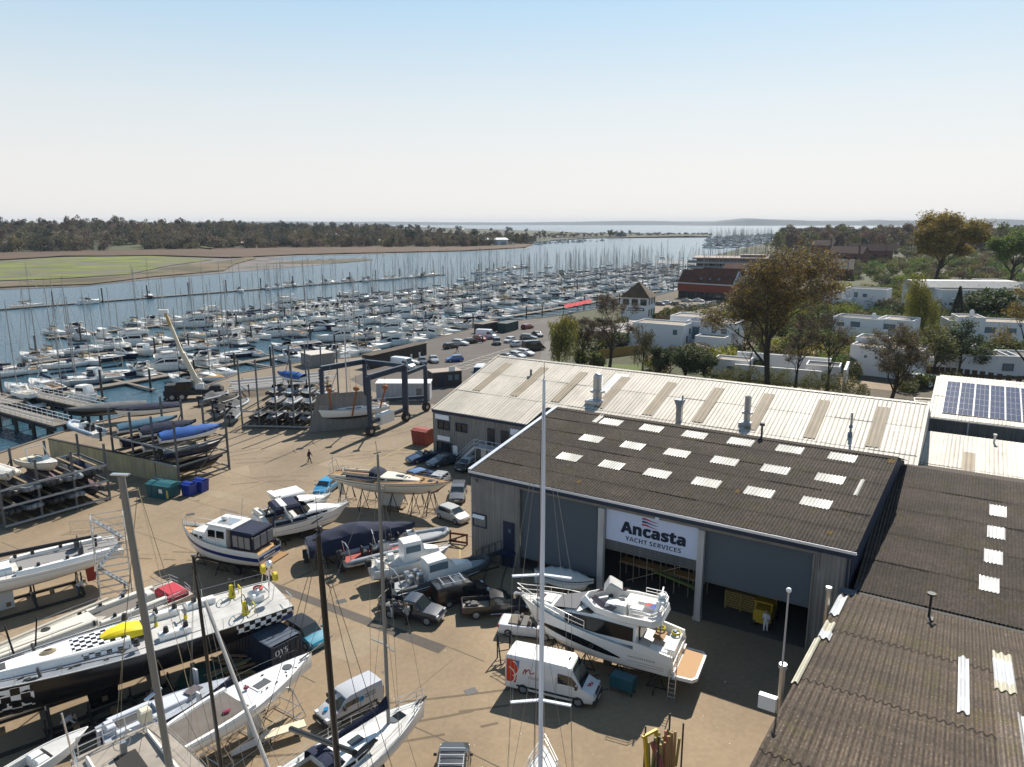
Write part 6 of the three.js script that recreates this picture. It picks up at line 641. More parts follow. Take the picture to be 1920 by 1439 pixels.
function pickup(g,o){
  const L=5.1,w=.9,P0=o.paint;bodyLoft(g,'body',P0,[[-.35,w,1.05],[1.0,w,1.05],[1.9,w*.97,.98],[2.4,w*.88,.88],[2.55,w*.8,.7]],.35);const s=[[-.4,w*.93,1.02,.7,.84],[.1,w*.95,1.02,.76,.84],[.65,w*.93,1.02,.68,.84],[1.25,w*.93,1.02,.05,.84]];cabin(g,'cab_roof',P0,s,.4);sideBand(g,'side_window',mAuto,s,.12,.78,-.3,.62,4,.012);P(g,'windscreen',mAuto,(b)=>b.quad([1.27,1.07,-w*.82],[1.27,1.07,w*.82],[.72,1.68,w*.7],[.72,1.68,-w*.7]));
  P(g,'load_bed',P0,(b)=>{b.box(-1.45,.55,0,2.2,.08,w*1.9);for (const q of [1,-1]) b.box(-1.45,.55,q*(w - .05),2.2,.5,.1);b.box(-2.53,.55,0,.08,.5,w*1.9);});P(g,'bed_floor',o.bed??M(.2,.19,.17,.9),(b)=>b.box(-1.45,.64,0,2.05,.03,w*1.7));P(g,'load',M(.08,.08,.08,.8),(b)=>{for (let i=0;i<5;i++) b.box(rr(-2.2,-.8),.66,rr(-.5,.5),rr(.2,.6),rr(.1,.3),rr(.2,.5),rr(0,3));});
  if (o.frame) P(g,'load_frame',mTrim,(b)=>{for (const q of [1,-1]){b.tube([-2.5,1.55,q*.85],[-.4,1.62,q*.8],.035);for (const x of [-2.45,-1.4]) b.tube([x,1,q*.85],[x,1.58,q*.85],.03);}b.tube([-2.5,1.55,-.85],[-2.5,1.55,.85],.035);});
  wheels(g,[-1.5,1.65],w - .08,.37);P(g,'headlight',mLampF,(b)=>{for (const q of [1,-1]) b.box(2.42,.68,q*.62,.2,.17,.3);});P(g,'tail_light',mLampR,(b)=>{for (const q of [1,-1]) b.box(-2.58,.72,q*.78,.04,.3,.14);});P(g,'bumper',mTrim,(b)=>{b.box(2.55,.38,0,.14,.22,1.6);b.box(-2.65,.4,0,.14,.16,1.5);});P(g,'mirror',P0,(b)=>{for (const q of [1,-1]) b.cbox(1.0,1.1,q*(w + .1),.14,.18,.2,.04);});P(g,'number_plate',mPlate,(b)=>b.box(2.63,.42,0,.02,.11,.5));if (o.step) P(g,'side_step',mInox,(b)=>{for (const q of [1,-1]) b.tube([-.4,.38,q*w],[1.1,.38,q*w],.05);});
}
pickup(at2('pickup_truck','dark blue pickup with load frame, two men standing beside it','pickup truck',[-10.03,-53.16],[-5.5,-51.55]),{paint:paint(.015,.02,.035),frame:1});
pickup(at2('pickup_truck','black pickup with open load bed in the shade before the left roller door','pickup truck',[-3.51,-52.67],[0.76,-53.16]),{paint:paint(.012,.012,.014),step:1,bed:M(.30,.26,.2,.9)});
function boxVan(g,o){// panel vans: small or tall
  const L=o.L,w=o.W/2,H=o.H,x0=-L/2,fx=L/2,ws=o.ws,wt=o.wt,belt=o.belt;P(g,'body',o.paint,(b)=>{const S=[[x0,w*.96,H - .12],[x0 + .08,w,H - .02],[(x0 + wt)/2,w,H + .02],[wt - .25,w,H],[wt,w*.98,H - .1]];b.loft(S.map(([x,ww,t])=>[[x,.3,-ww*.97],[x,.5,-ww],[x,belt,-ww],[x,t - .28,-ww*.96],[x,t - .06,-ww*.86],[x,t,0],[x,t - .06,ww*.86],[x,t - .28,ww*.96],[x,belt,ww],[x,.5,ww],[x,.3,ww*.97]]),false,true,true);},.5);
  bodyLoft(g,'bonnet',o.paint,[[wt - .2,w,belt],[ws,w*.98,belt - .02],[fx - .45,w*.93,belt - .2],[fx - .08,w*.82,belt - .38],[fx,w*.72,belt - .6]],.3);const s=[[wt - .02,w*.985,belt - .05,H - belt - .08,.86],[ws,w*.95,belt - .05,.08,.86]];cabin(g,'cab',o.paint,s);sideBand(g,'side_window',mAuto,[[wt - .9,w,belt - .05,H - belt,.95],[wt,w*.985,belt - .05,H - belt - .08,.86],[ws,w*.95,belt - .05,.08,.86]],.12,.62,wt - .85,wt + .35,4,.02);P(g,'windscreen',mAuto,(b)=>b.quad([ws + .02,belt + .02,-w*.86],[ws + .02,belt + .02,w*.86],[wt + .05,H - .2,w*.76],[wt + .05,H - .2,-w*.76]));
  wheels(g,o.ax,w - .1,o.r??.33);P(g,'headlight',mLampF,(b)=>{for (const q of [1,-1]) b.box(fx - .22,belt - .5,q*w*.72,.3,.22,.28);});P(g,'tail_light',mLampR,(b)=>{for (const q of [1,-1]) b.box(x0 - .01,.7,q*w*.9,.04,.6,.12);});P(g,'bumper',mTrim,(b)=>{b.cbox(fx - .02,.26,0,.22,.32,w*1.7,.06);b.box(x0,.26,0,.12,.2,w*1.7);for (const q of [1,-1]) b.box(-.1,.5,q*w,L*.7,.14,.05);});P(g,'grille',mTrim,(b)=>b.box(fx - .04,belt - .52,0,.1,.18,w*.8));P(g,'mirror',mTrim,(b)=>{for (const q of [1,-1]) b.cbox(ws - .3,belt + .02,q*(w + .12),.14,.28,.2,.04);});P(g,'number_plate',mPlate,(b)=>b.box(fx + .1,.38,0,.02,.11,.5));P(g,'door_seam',mTrim,(b)=>{for (const q of [1,-1]){b.box(wt - .95,.45,q*(w + .002),.02,H*.5,.012);b.box(wt - 2.0,.45,q*(w + .002),.02,H*.5,.012);}});
  if (o.side) for (const q of [1,-1]) P(g,'livery',o.side,(b)=>{const a=o.sx[0],c=o.sx[1],y0=o.sy[0],y1=o.sy[1];b.uvf=(v)=>[q>0?(v[0] - a)/(c - a):1 - (v[0] - a)/(c - a),(v[1] - y0)/(y1 - y0)];const ym=min(y1,belt);const z=(y)=>q*((y<=belt?w:lerp(w,w*.96,min(1,(y - belt)/(H - .28 - belt)))) + .008);b.loft([y0,ym,y1].map((y)=>[[a,y,z(y)],[c,y,z(y)]]));});
}
const clearTex=(w,h,f)=>{const t=canvasTex(w,h,f);return new THREE.MeshStandardMaterial({map:t,roughness:.35,transparent:true,alphaTest:.4,side:THREE.DoubleSide});};
{const g=at2('delivery_van','tall white van with red and orange rear graphic parked beside the flybridge yacht','van',[0.07,-43.94],[5.33,-41.9]);const side=clearTex(1024,460,(c,w,h)=>{c.clearRect(0,0,w,h);c.fillStyle='#c8381c';c.beginPath();c.moveTo(0,0);c.lineTo(240,0);c.lineTo(170,h);c.lineTo(0,h);c.fill();c.strokeStyle='#f0e8e0';c.lineWidth=22;c.beginPath();c.arc(60,180,160,-1.2,1.2);c.stroke();c.beginPath();c.arc(-20,330,180,-1.2,.8);c.stroke();c.fillStyle='#5a7fb4';c.beginPath();c.moveTo(150,0);c.lineTo(232,0);c.lineTo(225,180);c.fill();c.strokeStyle='#a01830';c.lineWidth=20;c.lineCap='round';c.beginPath();c.moveTo(300,245);c.bezierCurveTo(340,120,360,130,350,215);c.bezierCurveTo(400,110,430,120,425,205);c.bezierCurveTo(440,235,480,200,500,180);c.stroke();c.fillStyle='#b05a6a';c.font='86px sans-serif';c.fillText('motion',395,320);});
  boxVan(g,{L:6.0,W:2.0,H:2.65,belt:1.28,wt:1.45,ws:2.15,ax:[-1.75,1.95],r:.36,paint:paint(.74,.74,.73),side,sx:[-2.9,1.0],sy:[.75,2.35]});P(g,'bonnet_logo',M(.45,.05,.08,.4),(b)=>b.path([[2.35,1.24,.3],[2.6,1.17,.15],[2.4,1.23,.05],[2.65,1.16,-.1],[2.5,1.21,-.2]],.03,4));P(g,'roof_lamp',M(.05,.05,.08,.3),(b)=>b.cbox(1.1,2.62,0,.12,.1,.3,.03));}
{const g=at2('delivery_van','small silver van with blue logo on side and bonnet parked in the open yard','van',[-8.76,-42.33],[-11.68,-39.42]);const side=clearTex(512,150,(c,w,h)=>{c.clearRect(0,0,w,h);c.fillStyle='#1b8fc4';c.beginPath();c.arc(75,85,58,0,7);c.fill();c.fillStyle='#183a5c';c.beginPath();c.moveTo(60,40);c.lineTo(110,60);c.lineTo(80,135);c.fill();c.fillStyle='#2a3440';c.font='bold 50px sans-serif';c.fillText('NETWORK',150,62);c.fillText('WORKING',150,116);});boxVan(g,{L:4.4,W:1.8,H:1.82,belt:1.08,wt:.62,ws:1.25,ax:[-1.35,1.35],r:.32,paint:paint(.45,.46,.48),side,sx:[-1.95,-.2],sy:[1.0,1.5]});g.scale.setScalar(.94);P(g,'bonnet_logo',M(.02,.25,.5,.4),(b)=>b.tube([1.65,1.0,.1],[1.66,1.03,.1],.17,.17,12));}
{const g=at2('delivery_van','black van with roof rack standing between the inflatable and the black pickup','van',[-5.92,-54.17],[-2.38,-55.93]);boxVan(g,{L:4.6,W:1.85,H:1.85,belt:1.1,wt:.7,ws:1.3,ax:[-1.4,1.4],paint:paint(.012,.012,.014)});P(g,'roof_rack',mInox,(b)=>{for (const q of [1,-1]) b.box(-.8,1.95,q*.6,2.2,.05,.05);for (const x of [-1.7,-.8,.1]) b.box(x,1.97,0,.08,.05,1.4);});}

// ---------- racks, hoist, containers and other yard things ----------
const mPlank=M(.235,.205,.17,.9,{map:tFine}),mPile=M(.035,.032,.03,.8);
function rack(label,a,b,depth,H,levels,bays){// front face from a to b, depth to the back left
  const [x,z]=a,L=Math.hypot(b[0] - x,b[1] - z),g=T('boat_rack',label,'boat rack',x,z,head(...a,...b));const m=M(.10,.11,.12,.55,{metalness:.3}),mg=M(.30,.31,.32,.5);
  for (let i=0;i<=bays;i++) for (const d of [0,-depth]) P(g,'post',m,(q)=>q.box(L*i/bays,0,d,.2,H,.2));for (const y of levels){for (const d of [0,-depth]) P(g,'beam',mg,(q)=>q.box(L/2,y,d + .11*(d?1:-1)*-1,L,.22,.08));for (let i=0;i<=bays;i++) P(g,'cross_beam',m,(q)=>q.box(L*i/bays,y - .02,-depth/2,.12,.2,depth));for (let i=0;i<bays;i++) P(g,'bearer',M(.2,.15,.09,.9),(q)=>{for (const f of [.3,.7]) q.box(L*(i + f)/bays,y + .2,-depth/2,.25,.12,depth);});}P(g,'brace',m,(q)=>{q.beam([0,.2,-depth],[L/bays,H*.8,-depth],.09);q.beam([L,.2,-depth*.2],[L,H*.6,-depth],.09);});
  return (u,d,y)=>{const A=g.rotation.y;return [x + u*L*cos(A) - d*sin(A)*1,z - u*L*sin(A) - d*cos(A),y];};
}
const rackBoat=(lab,[x,z,y],ang,f,sc=1)=>{const g=T('rack_boat',lab,'boat',x,z,ang,null,y);f(g);g.scale.setScalar(sc);return g;};
{
  const A=[-38.72,-81.37],B=[-49.55,-87.66],at=rack('three-tier steel rack of covered boats beside the pale concrete wall',B,A,7,7.91,[.35,2.3,4.2],3),d=head(...A,-33.3,-85.47);
  const c=[['bright blue covered launch on the top tier of the rack',.84,4.75,{cover:mFab.royal,coverH:.75,hull:mGel},7.2],['white and navy launch on the top tier behind the blue cover',.5,4.75,{cover:mFab.navy,coverH:.7},6.5],['open dark blue boat with white seats on the middle tier',.85,2.9,{hull:mNavyH,screen:1,motor:1,seat:M(.4,.42,.45,.6)},7],['grey covered dinghy in the middle tier shadow',.5,2.9,{cover:mFab.grey},6.2],['dark hull with cream stripe on the bottom tier of the rack',.85,.95,{hull:mBlackH,cover:mFab.black,stripe:mCream},6.6],['black covered dinghy low at the left of the bottom tier',.17,.95,{cover:mFab.black},5.8],['grey covered dinghy low in the middle bay of the bottom tier',.5,.95,{cover:mFab.grey},6.4],['navy covered boat at the left of the middle tier',.17,2.9,{cover:mFab.navy,hull:mNavyH},6.6],['teal covered launch on the top tier at left',.17,4.75,{cover:M(.03,.10,.16,.8),coverH:.5},7]];
  for (const [lab,u,y,o,L] of c) rackBoat(lab,at(u,3.6,y),d,(g)=>openBoat(g,{L,B:2.3,bottom:mBlkA,...o}));
}
{
  const A=[-50.72,-68.99],B=[-44.6,-77.14],at=rack('low steel rack of dark covered inflatables at the left edge',A,B,6.5,6.5,[.25,2.2,4.0],3),d=head(...A,...B) - PI/2;
  const cv=[[mFab.black,'black'],[mFab.navy,'navy'],[mFab.black,'black'],[mFab.grey,'grey'],[mFab.mauve,'mauve']];[.7,2.65].forEach((y,k)=>[.1,.3,.5,.7,.9].forEach((u,i)=>{const [m,nm]=cv[(i + k*2) % 5];rackBoat(nm + ' covered inflatable, ' + ['first','second','third','fourth','last'][i] + ' from left on the ' + (k?'upper':'lower') + ' tier of the left rack',at(u,3.2,y),d,(g)=>ribBoat(g,{L:6.8,B:2.3,tube:i % 2?mTubeG:mTubeK,cover:m,console:0,motor:mRub,hull:mTubeK}));}));
  rackBoat('grey-white inflatable with upright outboard on top of the left rack',at(.12,3.4,4.5),d + .1,(g)=>ribBoat(g,{L:6.4,B:2.5,r:.33,tube:M(.48,.45,.40,.7),cover:mFab.white,coverH:.3,console:0,motor:M(.4,.38,.34,.6)}));rackBoat('cream open speedboat with arch on top of the left rack',at(.5,3.4,4.5),d + .15,(g)=>{openBoat(g,{L:6.4,B:2.5,hull:M(.62,.56,.46,.3),sole:mCream,seat:mCream,screen:1,bottom:mBlkA});P(g,'tower_arch',mInox,(b)=>b.path([[-.2,.9,1.1],[-.8,2.2,.9],[-.8,2.2,-.9],[-.2,.9,-1.1]],.05,6));P(g,'camouflage_net',mFab.green,(b)=>b.ball(-.3,.85,0,.8,.25,.5,10));});rackBoat('pale blue inflatable with white console on top of the rack by the pier',[-52.91,-88.02,4.6],head(-49.02,-85.7,-58.42,-92.25),(g)=>ribBoat(g,{L:7.0,B:2.4,tube:M(.30,.36,.44,.5),hull:mGel,arch:1,floor:mDeckW}));
  rackBoat('dark long launch with grey cover lying on trestles by the pier',[-62.04,-109.37,1.6],head(-55.95,-113.81,-66.81,-107.75),(g)=>openBoat(g,{L:11,B:2.7,hull:mBlackH,cover:mFab.grey,coverH:.6,Fs:.9,Fb:1.3}));rackBoat('white launch with navy cover lying above the rack near the crane',[-55.21,-107.94,1.9],head(-51.39,-110.24,-59.26,-105.41),(g)=>openBoat(g,{L:9,B:2.6,hull:mGel,cover:mFab.navy,coverH:.5,Fs:.9,Fb:1.3}));
}
{
  const q=[[-60.42,-92.38],[-39.08,-81.91]],w=T('concrete_wall','pale stained concrete wall running behind the boat racks','wall',...mid2(...q[0],...q[1])),L=Math.hypot(q[1][0] - q[0][0],q[1][1] - q[0][1]);for (let i=0;i<9;i++) P(w,'wall_panel',M(.44 + .06*(i % 2),.39 + .05*(i % 2),.25,.9,{map:tStreak}),(b)=>b.box(-L/2 + (i + .5)*L/9,0,0,L/9 - .04,2.5,.25));P(w,'coping',mDark,(b)=>b.box(0,2.5,0,L,.12,.35));
}
{// dinghy racks by the quay
  const A=[-40.38,-106.55],B=[-29.75,-105.67],at=rack('open rack of dark inflatables and dinghies next to the boat hoist',A,B,13,10.48,[.3,2.5],4),d=head(...A,...B) + PI/2;let k=0;for (const y of [.7,2.9]) for (let i=0;i<4;i++) for (const dd of [3,9.5]){if (y>2&&i===0&&dd<4) continue;rackBoat(['black','dark grey','grey','navy'][k % 4] + ' inflatable in the hoist-side rack, ' + (y>2?'upper':'lower') + ' tier, ' + ['first','second','third','last'][i] + ' bay, ' + (dd>5?'rear':'front'),at((i + .5)/4,dd,y),d + PI + rr(-.1,.1),(g)=>ribBoat(g,{L:5.4,B:2.0,tube:k % 4>1?mTubeG:mTubeK,cover:k % 3===1?null:pick([mFab.black,mFab.grey,mFab.black]),hull:mTubeG,coverH:.3,motor:mRub,floor:mTubeK}));k++;}
  rackBoat('dinghy under a crumpled bright blue tarpaulin on the rack top',[-36.24,-118.06,5],d + 1.2,(g)=>openBoat(g,{L:5.5,B:2.2,cover:mFab.royal,coverH:.7}));const sp=T('spar_stack','stack of white and grey masts lying on trestles behind the dinghy rack','stack of masts',...mid2(-48.5,-129.53,-35.45,-136.95));P(sp,'trestle',mDark,(b)=>{for (const x of [-7,0,7]) for (const y of [.8,1.8]) b.box(x,y - .15,0,.15,.15,6);for (const x of [-7,0,7]) for (const z of [-3,3]) b.box(x,0,z,.15,2.2,.15);});for (let i=0;i<16;i++) P(sp,'spar',pick([mSparW,mSpar,mCream,mSparM]),(b)=>b.tube([-9 + rr(-1,1),i<8?1:2,-2.6 + (i % 8)*.74],[8 + rr(-2,2),i<8?1:2,-2.6 + (i % 8)*.74],.1,.08,6));
}
[[[-50.83,-122.32],'nearest the crane'],[[-47.84,-119.7],'second from the crane'],[[-44.7,-116.48],'third from the crane'],[[-46.09,-113.75],'behind the tall rack'],[[-43.03,-110.51],'closest to the tall rack post']].forEach(([q,w],i)=>rackBoat('dark covered inflatable on the ground, ' + w,[...q,.5],1.0 + i*.17,(g)=>ribBoat(g,{L:5.6,B:2.1,tube:i % 2?mTubeK:mTubeG,hull:mTubeG,cover:i % 2?mFab.black:mFab.grey,motor:mRub})));
{// travel hoist with a yacht in slings
  const m=M(.012,.028,.055,.4),F={A:[-28.45,-107.78],B:[-20.41,-102.3],C:[-16.41,-110.31],D:[-14.01,-116.68],E:[-23.2,-113.86]},c=[-21,-111],g=T('boat_hoist','navy travelling boat hoist with lettered beam holding a white yacht','boat hoist',...c),lo=(k,y)=>[F[k][0] - c[0],y,F[k][1] - c[1]],H=8.8;for (const k of 'ABCDE'){const h=k==='D'?7.4:H;P(g,'leg',m,(b)=>b.beam(lo(k,1.0),lo(k,h),k==='C'?.75:.6,k==='C'?.85:.6));const w=P(g,'wheel',mRub,(b)=>{const p=lo(k,.75);b.at(p[0],.75,p[2],.9);b.wheel(0,0,0,.75,.55,16);b.off();});P(w,'hub',mSteel,(b)=>{const p=lo(k,.75);b.at(p[0],.75,p[2],.9);b.tube([0,0,-.3],[0,0,.3],.3,.3,10);});}
  const bm=(p,q,y,w,h)=>P(g,'beam',m,(b)=>b.beam(lo(p,y),lo(q,y),w,h));bm('A','E',H,.6,.7);bm('B','C',H - .2,.5,.75);bm('E','C',H,.6,.6);bm('C','D',7.5,.5,.5);bm('B','C',2.0,.45,.5);bm('D','E',2.4,.4,.5);bm('A','E',2.0,.4,.5);P(g,'walkway_strip',mSteel,(b)=>{b.beam(lo('B',H + .2),lo('C',H + .2),.1,.05);b.beam(lo('A',H + .4),lo('E',H + .4),.3,.06);});
  P(g,'beam_lettering',new THREE.MeshStandardMaterial({roughness:.5,side:THREE.DoubleSide,map:canvasTex(512,40,(x,w,h)=>{x.fillStyle='#1c2c44';x.fillRect(0,0,w,h);x.fillStyle='#b9c4d0';x.font='bold 34px sans-serif';x.textAlign='center';x.fillText('HAMBLE YACHT SERVICES',w/2,32,490);})}),(b)=>{const p=lo('B',H - .5),q=lo('C',H - .5),t=(f,y)=>[lerp(p[0],q[0],f) - .02,y,lerp(p[2],q[2],f)],n=[(q[2] - p[2])*-.035,(q[0] - p[0])*.035];b.uvf=(v)=>[(v[2] - (p[2] + n[1]))/(q[2] - p[2])>.5?.98:.02,v[1]>H - .2?.98:.02];const s=(v)=>[v[0] - abs(n[0]),v[1],v[2] + abs(n[1])];b.quad(s(t(.05,H - .52)),s(t(.93,H - .52)),s(t(.93,H + .1)),s(t(.05,H + .1)));});
  P(g,'engine_box',mWhiteP,(b)=>{const p=lo('B',0),q=lo('C',0);b.box(lerp(p[0],q[0],.4),1.2,lerp(p[2],q[2],.4),1.2,1.5,3,-.5);});P(g,'sling',M(.30,.11,.04,.8),(b)=>{const L=[[[-26.59,2.4,-105.27],[-26.1,6.5,-102.52]],[[-23.51,2.2,-104.8],[-22.36,6.5,-103.21]],[[-19.93,2.6,-107.67],[-18.01,7,-102.04]]];for (const [p,q] of L){b.beam([p[0] - c[0],p[1],p[2] - c[1]],[q[0] - c[0],q[1],q[2] - c[1]],.25,.05);b.ball(q[0] - c[0],q[1] + .3,q[2] - c[1],.5,.35,.4);b.tube([q[0] - c[0],q[1] + .4,q[2] - c[1]],[q[0] - c[0],H,q[2] - c[1]],.04,.04,4);}});
  const [x,z,r]=mid2(-19.8,-108.93,-27.58,-104.68),yt=T('sailing_yacht','white yacht hanging in the slings of the navy boat hoist','sailing yacht',x,z,r,null,2.0),hh=yacht(yt,{L:10.5,B:3.4,lift:1,cover:mFab.tan,mastH:14,spar:mSpar,mr:.09,nT:12,bottom:mBlkA,keel:{D:.8}});P(yt,'name_lettering',mRub,(b)=>{for (let i=0;i<8;i++) b.box(-1.6 + i*.2,.6,1.62,.12,.14,.05);});
  const sc=T('screen_wall','grey ribbed screen wall with slanted edge behind the hoisted yacht','wall',-29.84,-103.96);P(sc,'panel',mClad,(b)=>{const e=[-20.95,-107.44],o=[-29.84,-103.96],dx=e[0] - o[0],dz=e[1] - o[1],n=60;for (let i=0;i<n;i++){const f=i/n,g2=(i + 1)/n,hh2=(q)=>min(5.6,q*34)*(q>.86?1 - (q - .86)*3.5:1),k=.06*(i % 2),k2=.06*((i + 1) % 2);b.quad([dx*f - k,0,dz*f + k],[dx*g2 - k2,0,dz*g2 + k2],[dx*g2 - k2,hh2(g2),dz*g2 + k2],[dx*f - k,hh2(f),dz*f + k]);}});
}
{// quayside mobile crane
  const g=T('mobile_crane','black mobile crane with raised cream boom on the quay','mobile crane',-55.52,-125.45,.25);P(g,'chassis',mRub,(b)=>{b.box(0,.9,0,9.5,.9,2.6);b.cbox(-3.4,1.7,0,2.2,1.1,2.4,.1);b.cbox(3.6,1.6,.4,1.8,.8,1.5,.15);});P(g,'counterweight',mBlackH,(b)=>b.cbox(-1.4,1.8,0,2.4,1.5,2.5,.1));for (const x of [-3.4,-1.8,2.2,3.8]) for (const s of [1,-1]){const w=P(g,'wheel',mTyre,(b)=>b.wheel(x,.72,s*1.25,.72,.5));P(w,'rim',mSteel,(b)=>b.tube([x,.72,s*1.25],[x,.72,s*1.53],.4,.38,10));}P(g,'cab',mGel,(b)=>{b.cbox(.5,1.8,-.9,1.5,1.6,.9,.1);b.box(1.0,1.8,.3,1.4,1.0,.8);});const H=15.7;P(g,'boom',M(.60,.54,.42,.5),(b)=>{b.beam([.8,2.6,0],[-1.3,H*.52,.2],.78,.78);b.beam([-1.3,H*.52,.2],[-2.7,H*.83,.3],.5,.5);});P(g,'boom_tip',M(.42,.30,.12,.6),(b)=>b.beam([-2.7,H*.83,.3],[-3.4,H*.985,.35],.46,.46));P(g,'boom_head',mGel,(b)=>b.box(-3.6,H*.965,.35,1.5,.6,.7));P(g,'boom_ram',mSteel,(b)=>b.tube([2.0,2.2,0],[-.4,H*.33,.1],.16,.12,8));P(g,'outrigger',mRub,(b)=>{for (const x of [-4.4,4.4]) b.box(x,.5,0,.4,.3,5);});
}
{// containers, huts, skips
  const A=[-15.92,-43.86],B=[-14.44,-45.61],C=[-18.9,-46.15],ex=(A[0] + B[0])/2,ez=(A[1] + B[1])/2,r=head(C[0],C[1],A[0],A[1]),g=T('shipping_container','navy shipping container lettered OYS beside the stern of the black racing yacht','shipping container',ex - 3*cos(r),ez + 3*sin(r),r),m=M(.015,.03,.06,.55,{map:tStreak}),cr=(n)=>(x)=>.03*(Math.floor(x*n) % 2);P(g,'frame',m,(b)=>{for (const x of [-2.95,2.95]) for (const z of [-1.13,1.13]) b.box(x,0,z,.16,2.6,.16);for (const z of [-1.15,1.15]) for (const y of [0,2.48]) b.box(0,y,z,6,.12,.1);});for (const s of [1,-1]) P(g,'side_wall',m,(b)=>{for (let i=0;i<28;i++) b.box(-2.8 + i*.2,.1,s*(1.1 + (i % 2)*.035),.2,2.4,.04);});P(g,'roof',M(.10,.125,.17,.45,{map:tStreak}),(b)=>{for (let i=0;i<26;i++) b.box(-2.78 + i*.222,2.53 + (i % 2)*.03,0,.222,.04,2.25);});for (const s of [1,-1]) P(g,'door',m,(b)=>{b.box(2.96,.12,s*.55,.06,2.36,1.06);for (const z of [.3,.75]) b.tube([3.02,.1,s*z],[3.02,2.5,s*z],.025);});P(g,'door_lettering',clearTex(256,128,(x,w,h)=>{x.clearRect(0,0,w,h);x.fillStyle='#c9d0da';x.font='bold 96px sans-serif';x.fillText('OYS',10,90);x.beginPath();x.arc(80,115,9,0,7);x.fill();}),(b)=>{b.uvf=(q)=>[(1.0 - q[2])/1.5,(q[1] - 1.55)/.75];b.quad([3.0,1.55,1.0],[3.0,1.55,-.5],[3.0,2.3,-.5],[3.0,2.3,1.0]);});
  const box=(lab,cat,name,p,q,d,H,wm,rm,dir=1)=>{const [x,z,r]=mid2(...p,...q),L=Math.hypot(q[0] - p[0],q[1] - p[1]),t=T(name,lab,cat,x,z,r);P(t,'wall',wm,(b)=>b.box(0,0,-d/2,L,H,d));P(t,'roof',rm,(b)=>b.box(0,H,-d/2,L + .3,.15,d + .3));return [t,L];};
  const [ls,lL]=box('long low dark timber store along the marina quay','shed','timber_store',[-29.58,-152.53],[-19.89,-169.27],2.6,2.7,M(.045,.035,.03,.8,{map:tStreak}),M(.16,.13,.11,.9,{map:tRoof}));for (const f of [-.3,.2,.36]) P(ls,'door',f<0?M(.3,.26,.06,.6):mWhiteP,(b)=>b.box(f*lL,.1,.02,.6,1.0,.05));const [wc,wL]=box('long white modular cabin behind the boat hoist','cabin','modular_cabin',[-23.42,-123.87],[-14.2,-123.87],3.2,3.0,M(.60,.60,.62,.5,{map:tStreak}),mWhiteP);P(wc,'door',mClad,(b)=>b.box(wL*.3,.1,.02,1,2.1,.05));const [hut,hL]=box('small dark hut with pale flat roof by the car park','hut','harbour_hut',[-14.75,-134.45],[-9.52,-136.78],3.4,2.7,M(.04,.035,.035,.8),M(.30,.25,.21,.9));P(hut,'window',mGlassB,(b)=>{for (const f of [.1,.32]) b.box(f*hL,1.1,.02,.8,1,.05);});P(hut,'door',mNavy,(b)=>b.box(-.2*hL,0,.02,.9,2,.05));P(hut,'notice_board',mWhiteP,(b)=>b.box(.15*hL,2.7,.1,1.2,1.0,.06));box('low pale grey cabin by the marina left of the dark timber store','cabin','modular_cabin',[-42.48,-153.7],[-38.46,-157.33],5,2.6,M(.2,.2,.2,.8),M(.45,.42,.38,.8));box('dark kiosk at the far end of the car park quay','kiosk','quay_kiosk',[-8.16,-203.24],[-3.82,-209.5],3,2.5,M(.04,.04,.045,.8),M(.14,.12,.1,.9));box('dark green storage box beside the kiosk at the far quay','storage box','storage_box',[-1.5,-205.28],[1.85,-211.67],3,2.4,M(.02,.05,.05,.7),M(.04,.06,.06,.8));
  const skip=(lab,x,z,r,m,L,W,H)=>{const t=T('waste_skip',lab,'skip',x,z,r);P(t,'body',m,(b)=>b.hex([[-L*.4,0,W/2],[L*.4,0,W/2],[L*.4,0,-W/2],[-L*.4,0,-W/2],[-L/2,H,W/2],[L/2,H,W/2],[L/2,H,-W/2],[-L/2,H,-W/2]]));P(t,'rim',m,(b)=>{for (const s of [1,-1]){b.box(0,H - .1,s*W/2,L,.14,.12);b.box(s*L/2,H - .1,0,.12,.14,W);}for (const f of [-.25,0,.25]) for (const s of [1,-1]) b.box(f*L,.1,s*(W/2 + .02),.1,H - .2,.06);});P(t,'lid',m,(b)=>b.loft([[-W/2,0],[-W*.2,.22],[W*.2,.22],[W/2,0]].map(([q,y])=>[[-L/2,H + y,q],[L/2,H + y,q]])));return t;};
  const tk=skip('teal waste skip with white notice beside the concrete wall',-39.17,-78.45,-.35,M(.01,.09,.11,.5),3.4,1.9,1.5);P(tk,'notice',mWhiteP,(b)=>b.box(.5,.7,.98,.5,.45,.03));P(tk,'yellow_corner',M(.5,.4,.02,.5),(b)=>b.box(1.45,.2,.98,.25,.9,.04));skip('red waste skip standing against the office gable',-12.41,-98.61,-.5,M(.30,.045,.03,.6,{map:tStreak}),2.6,2.0,2.0);for (const [x,z,l] of [[-36.49,-78.78,'nearer the teal skip'],[-35.59,-79.97,'further right']]) skip('small bright blue wheeled bin ' + l,x,z,-.4,M(.008,.035,.25,.45),1.3,1.1,1.3);
}
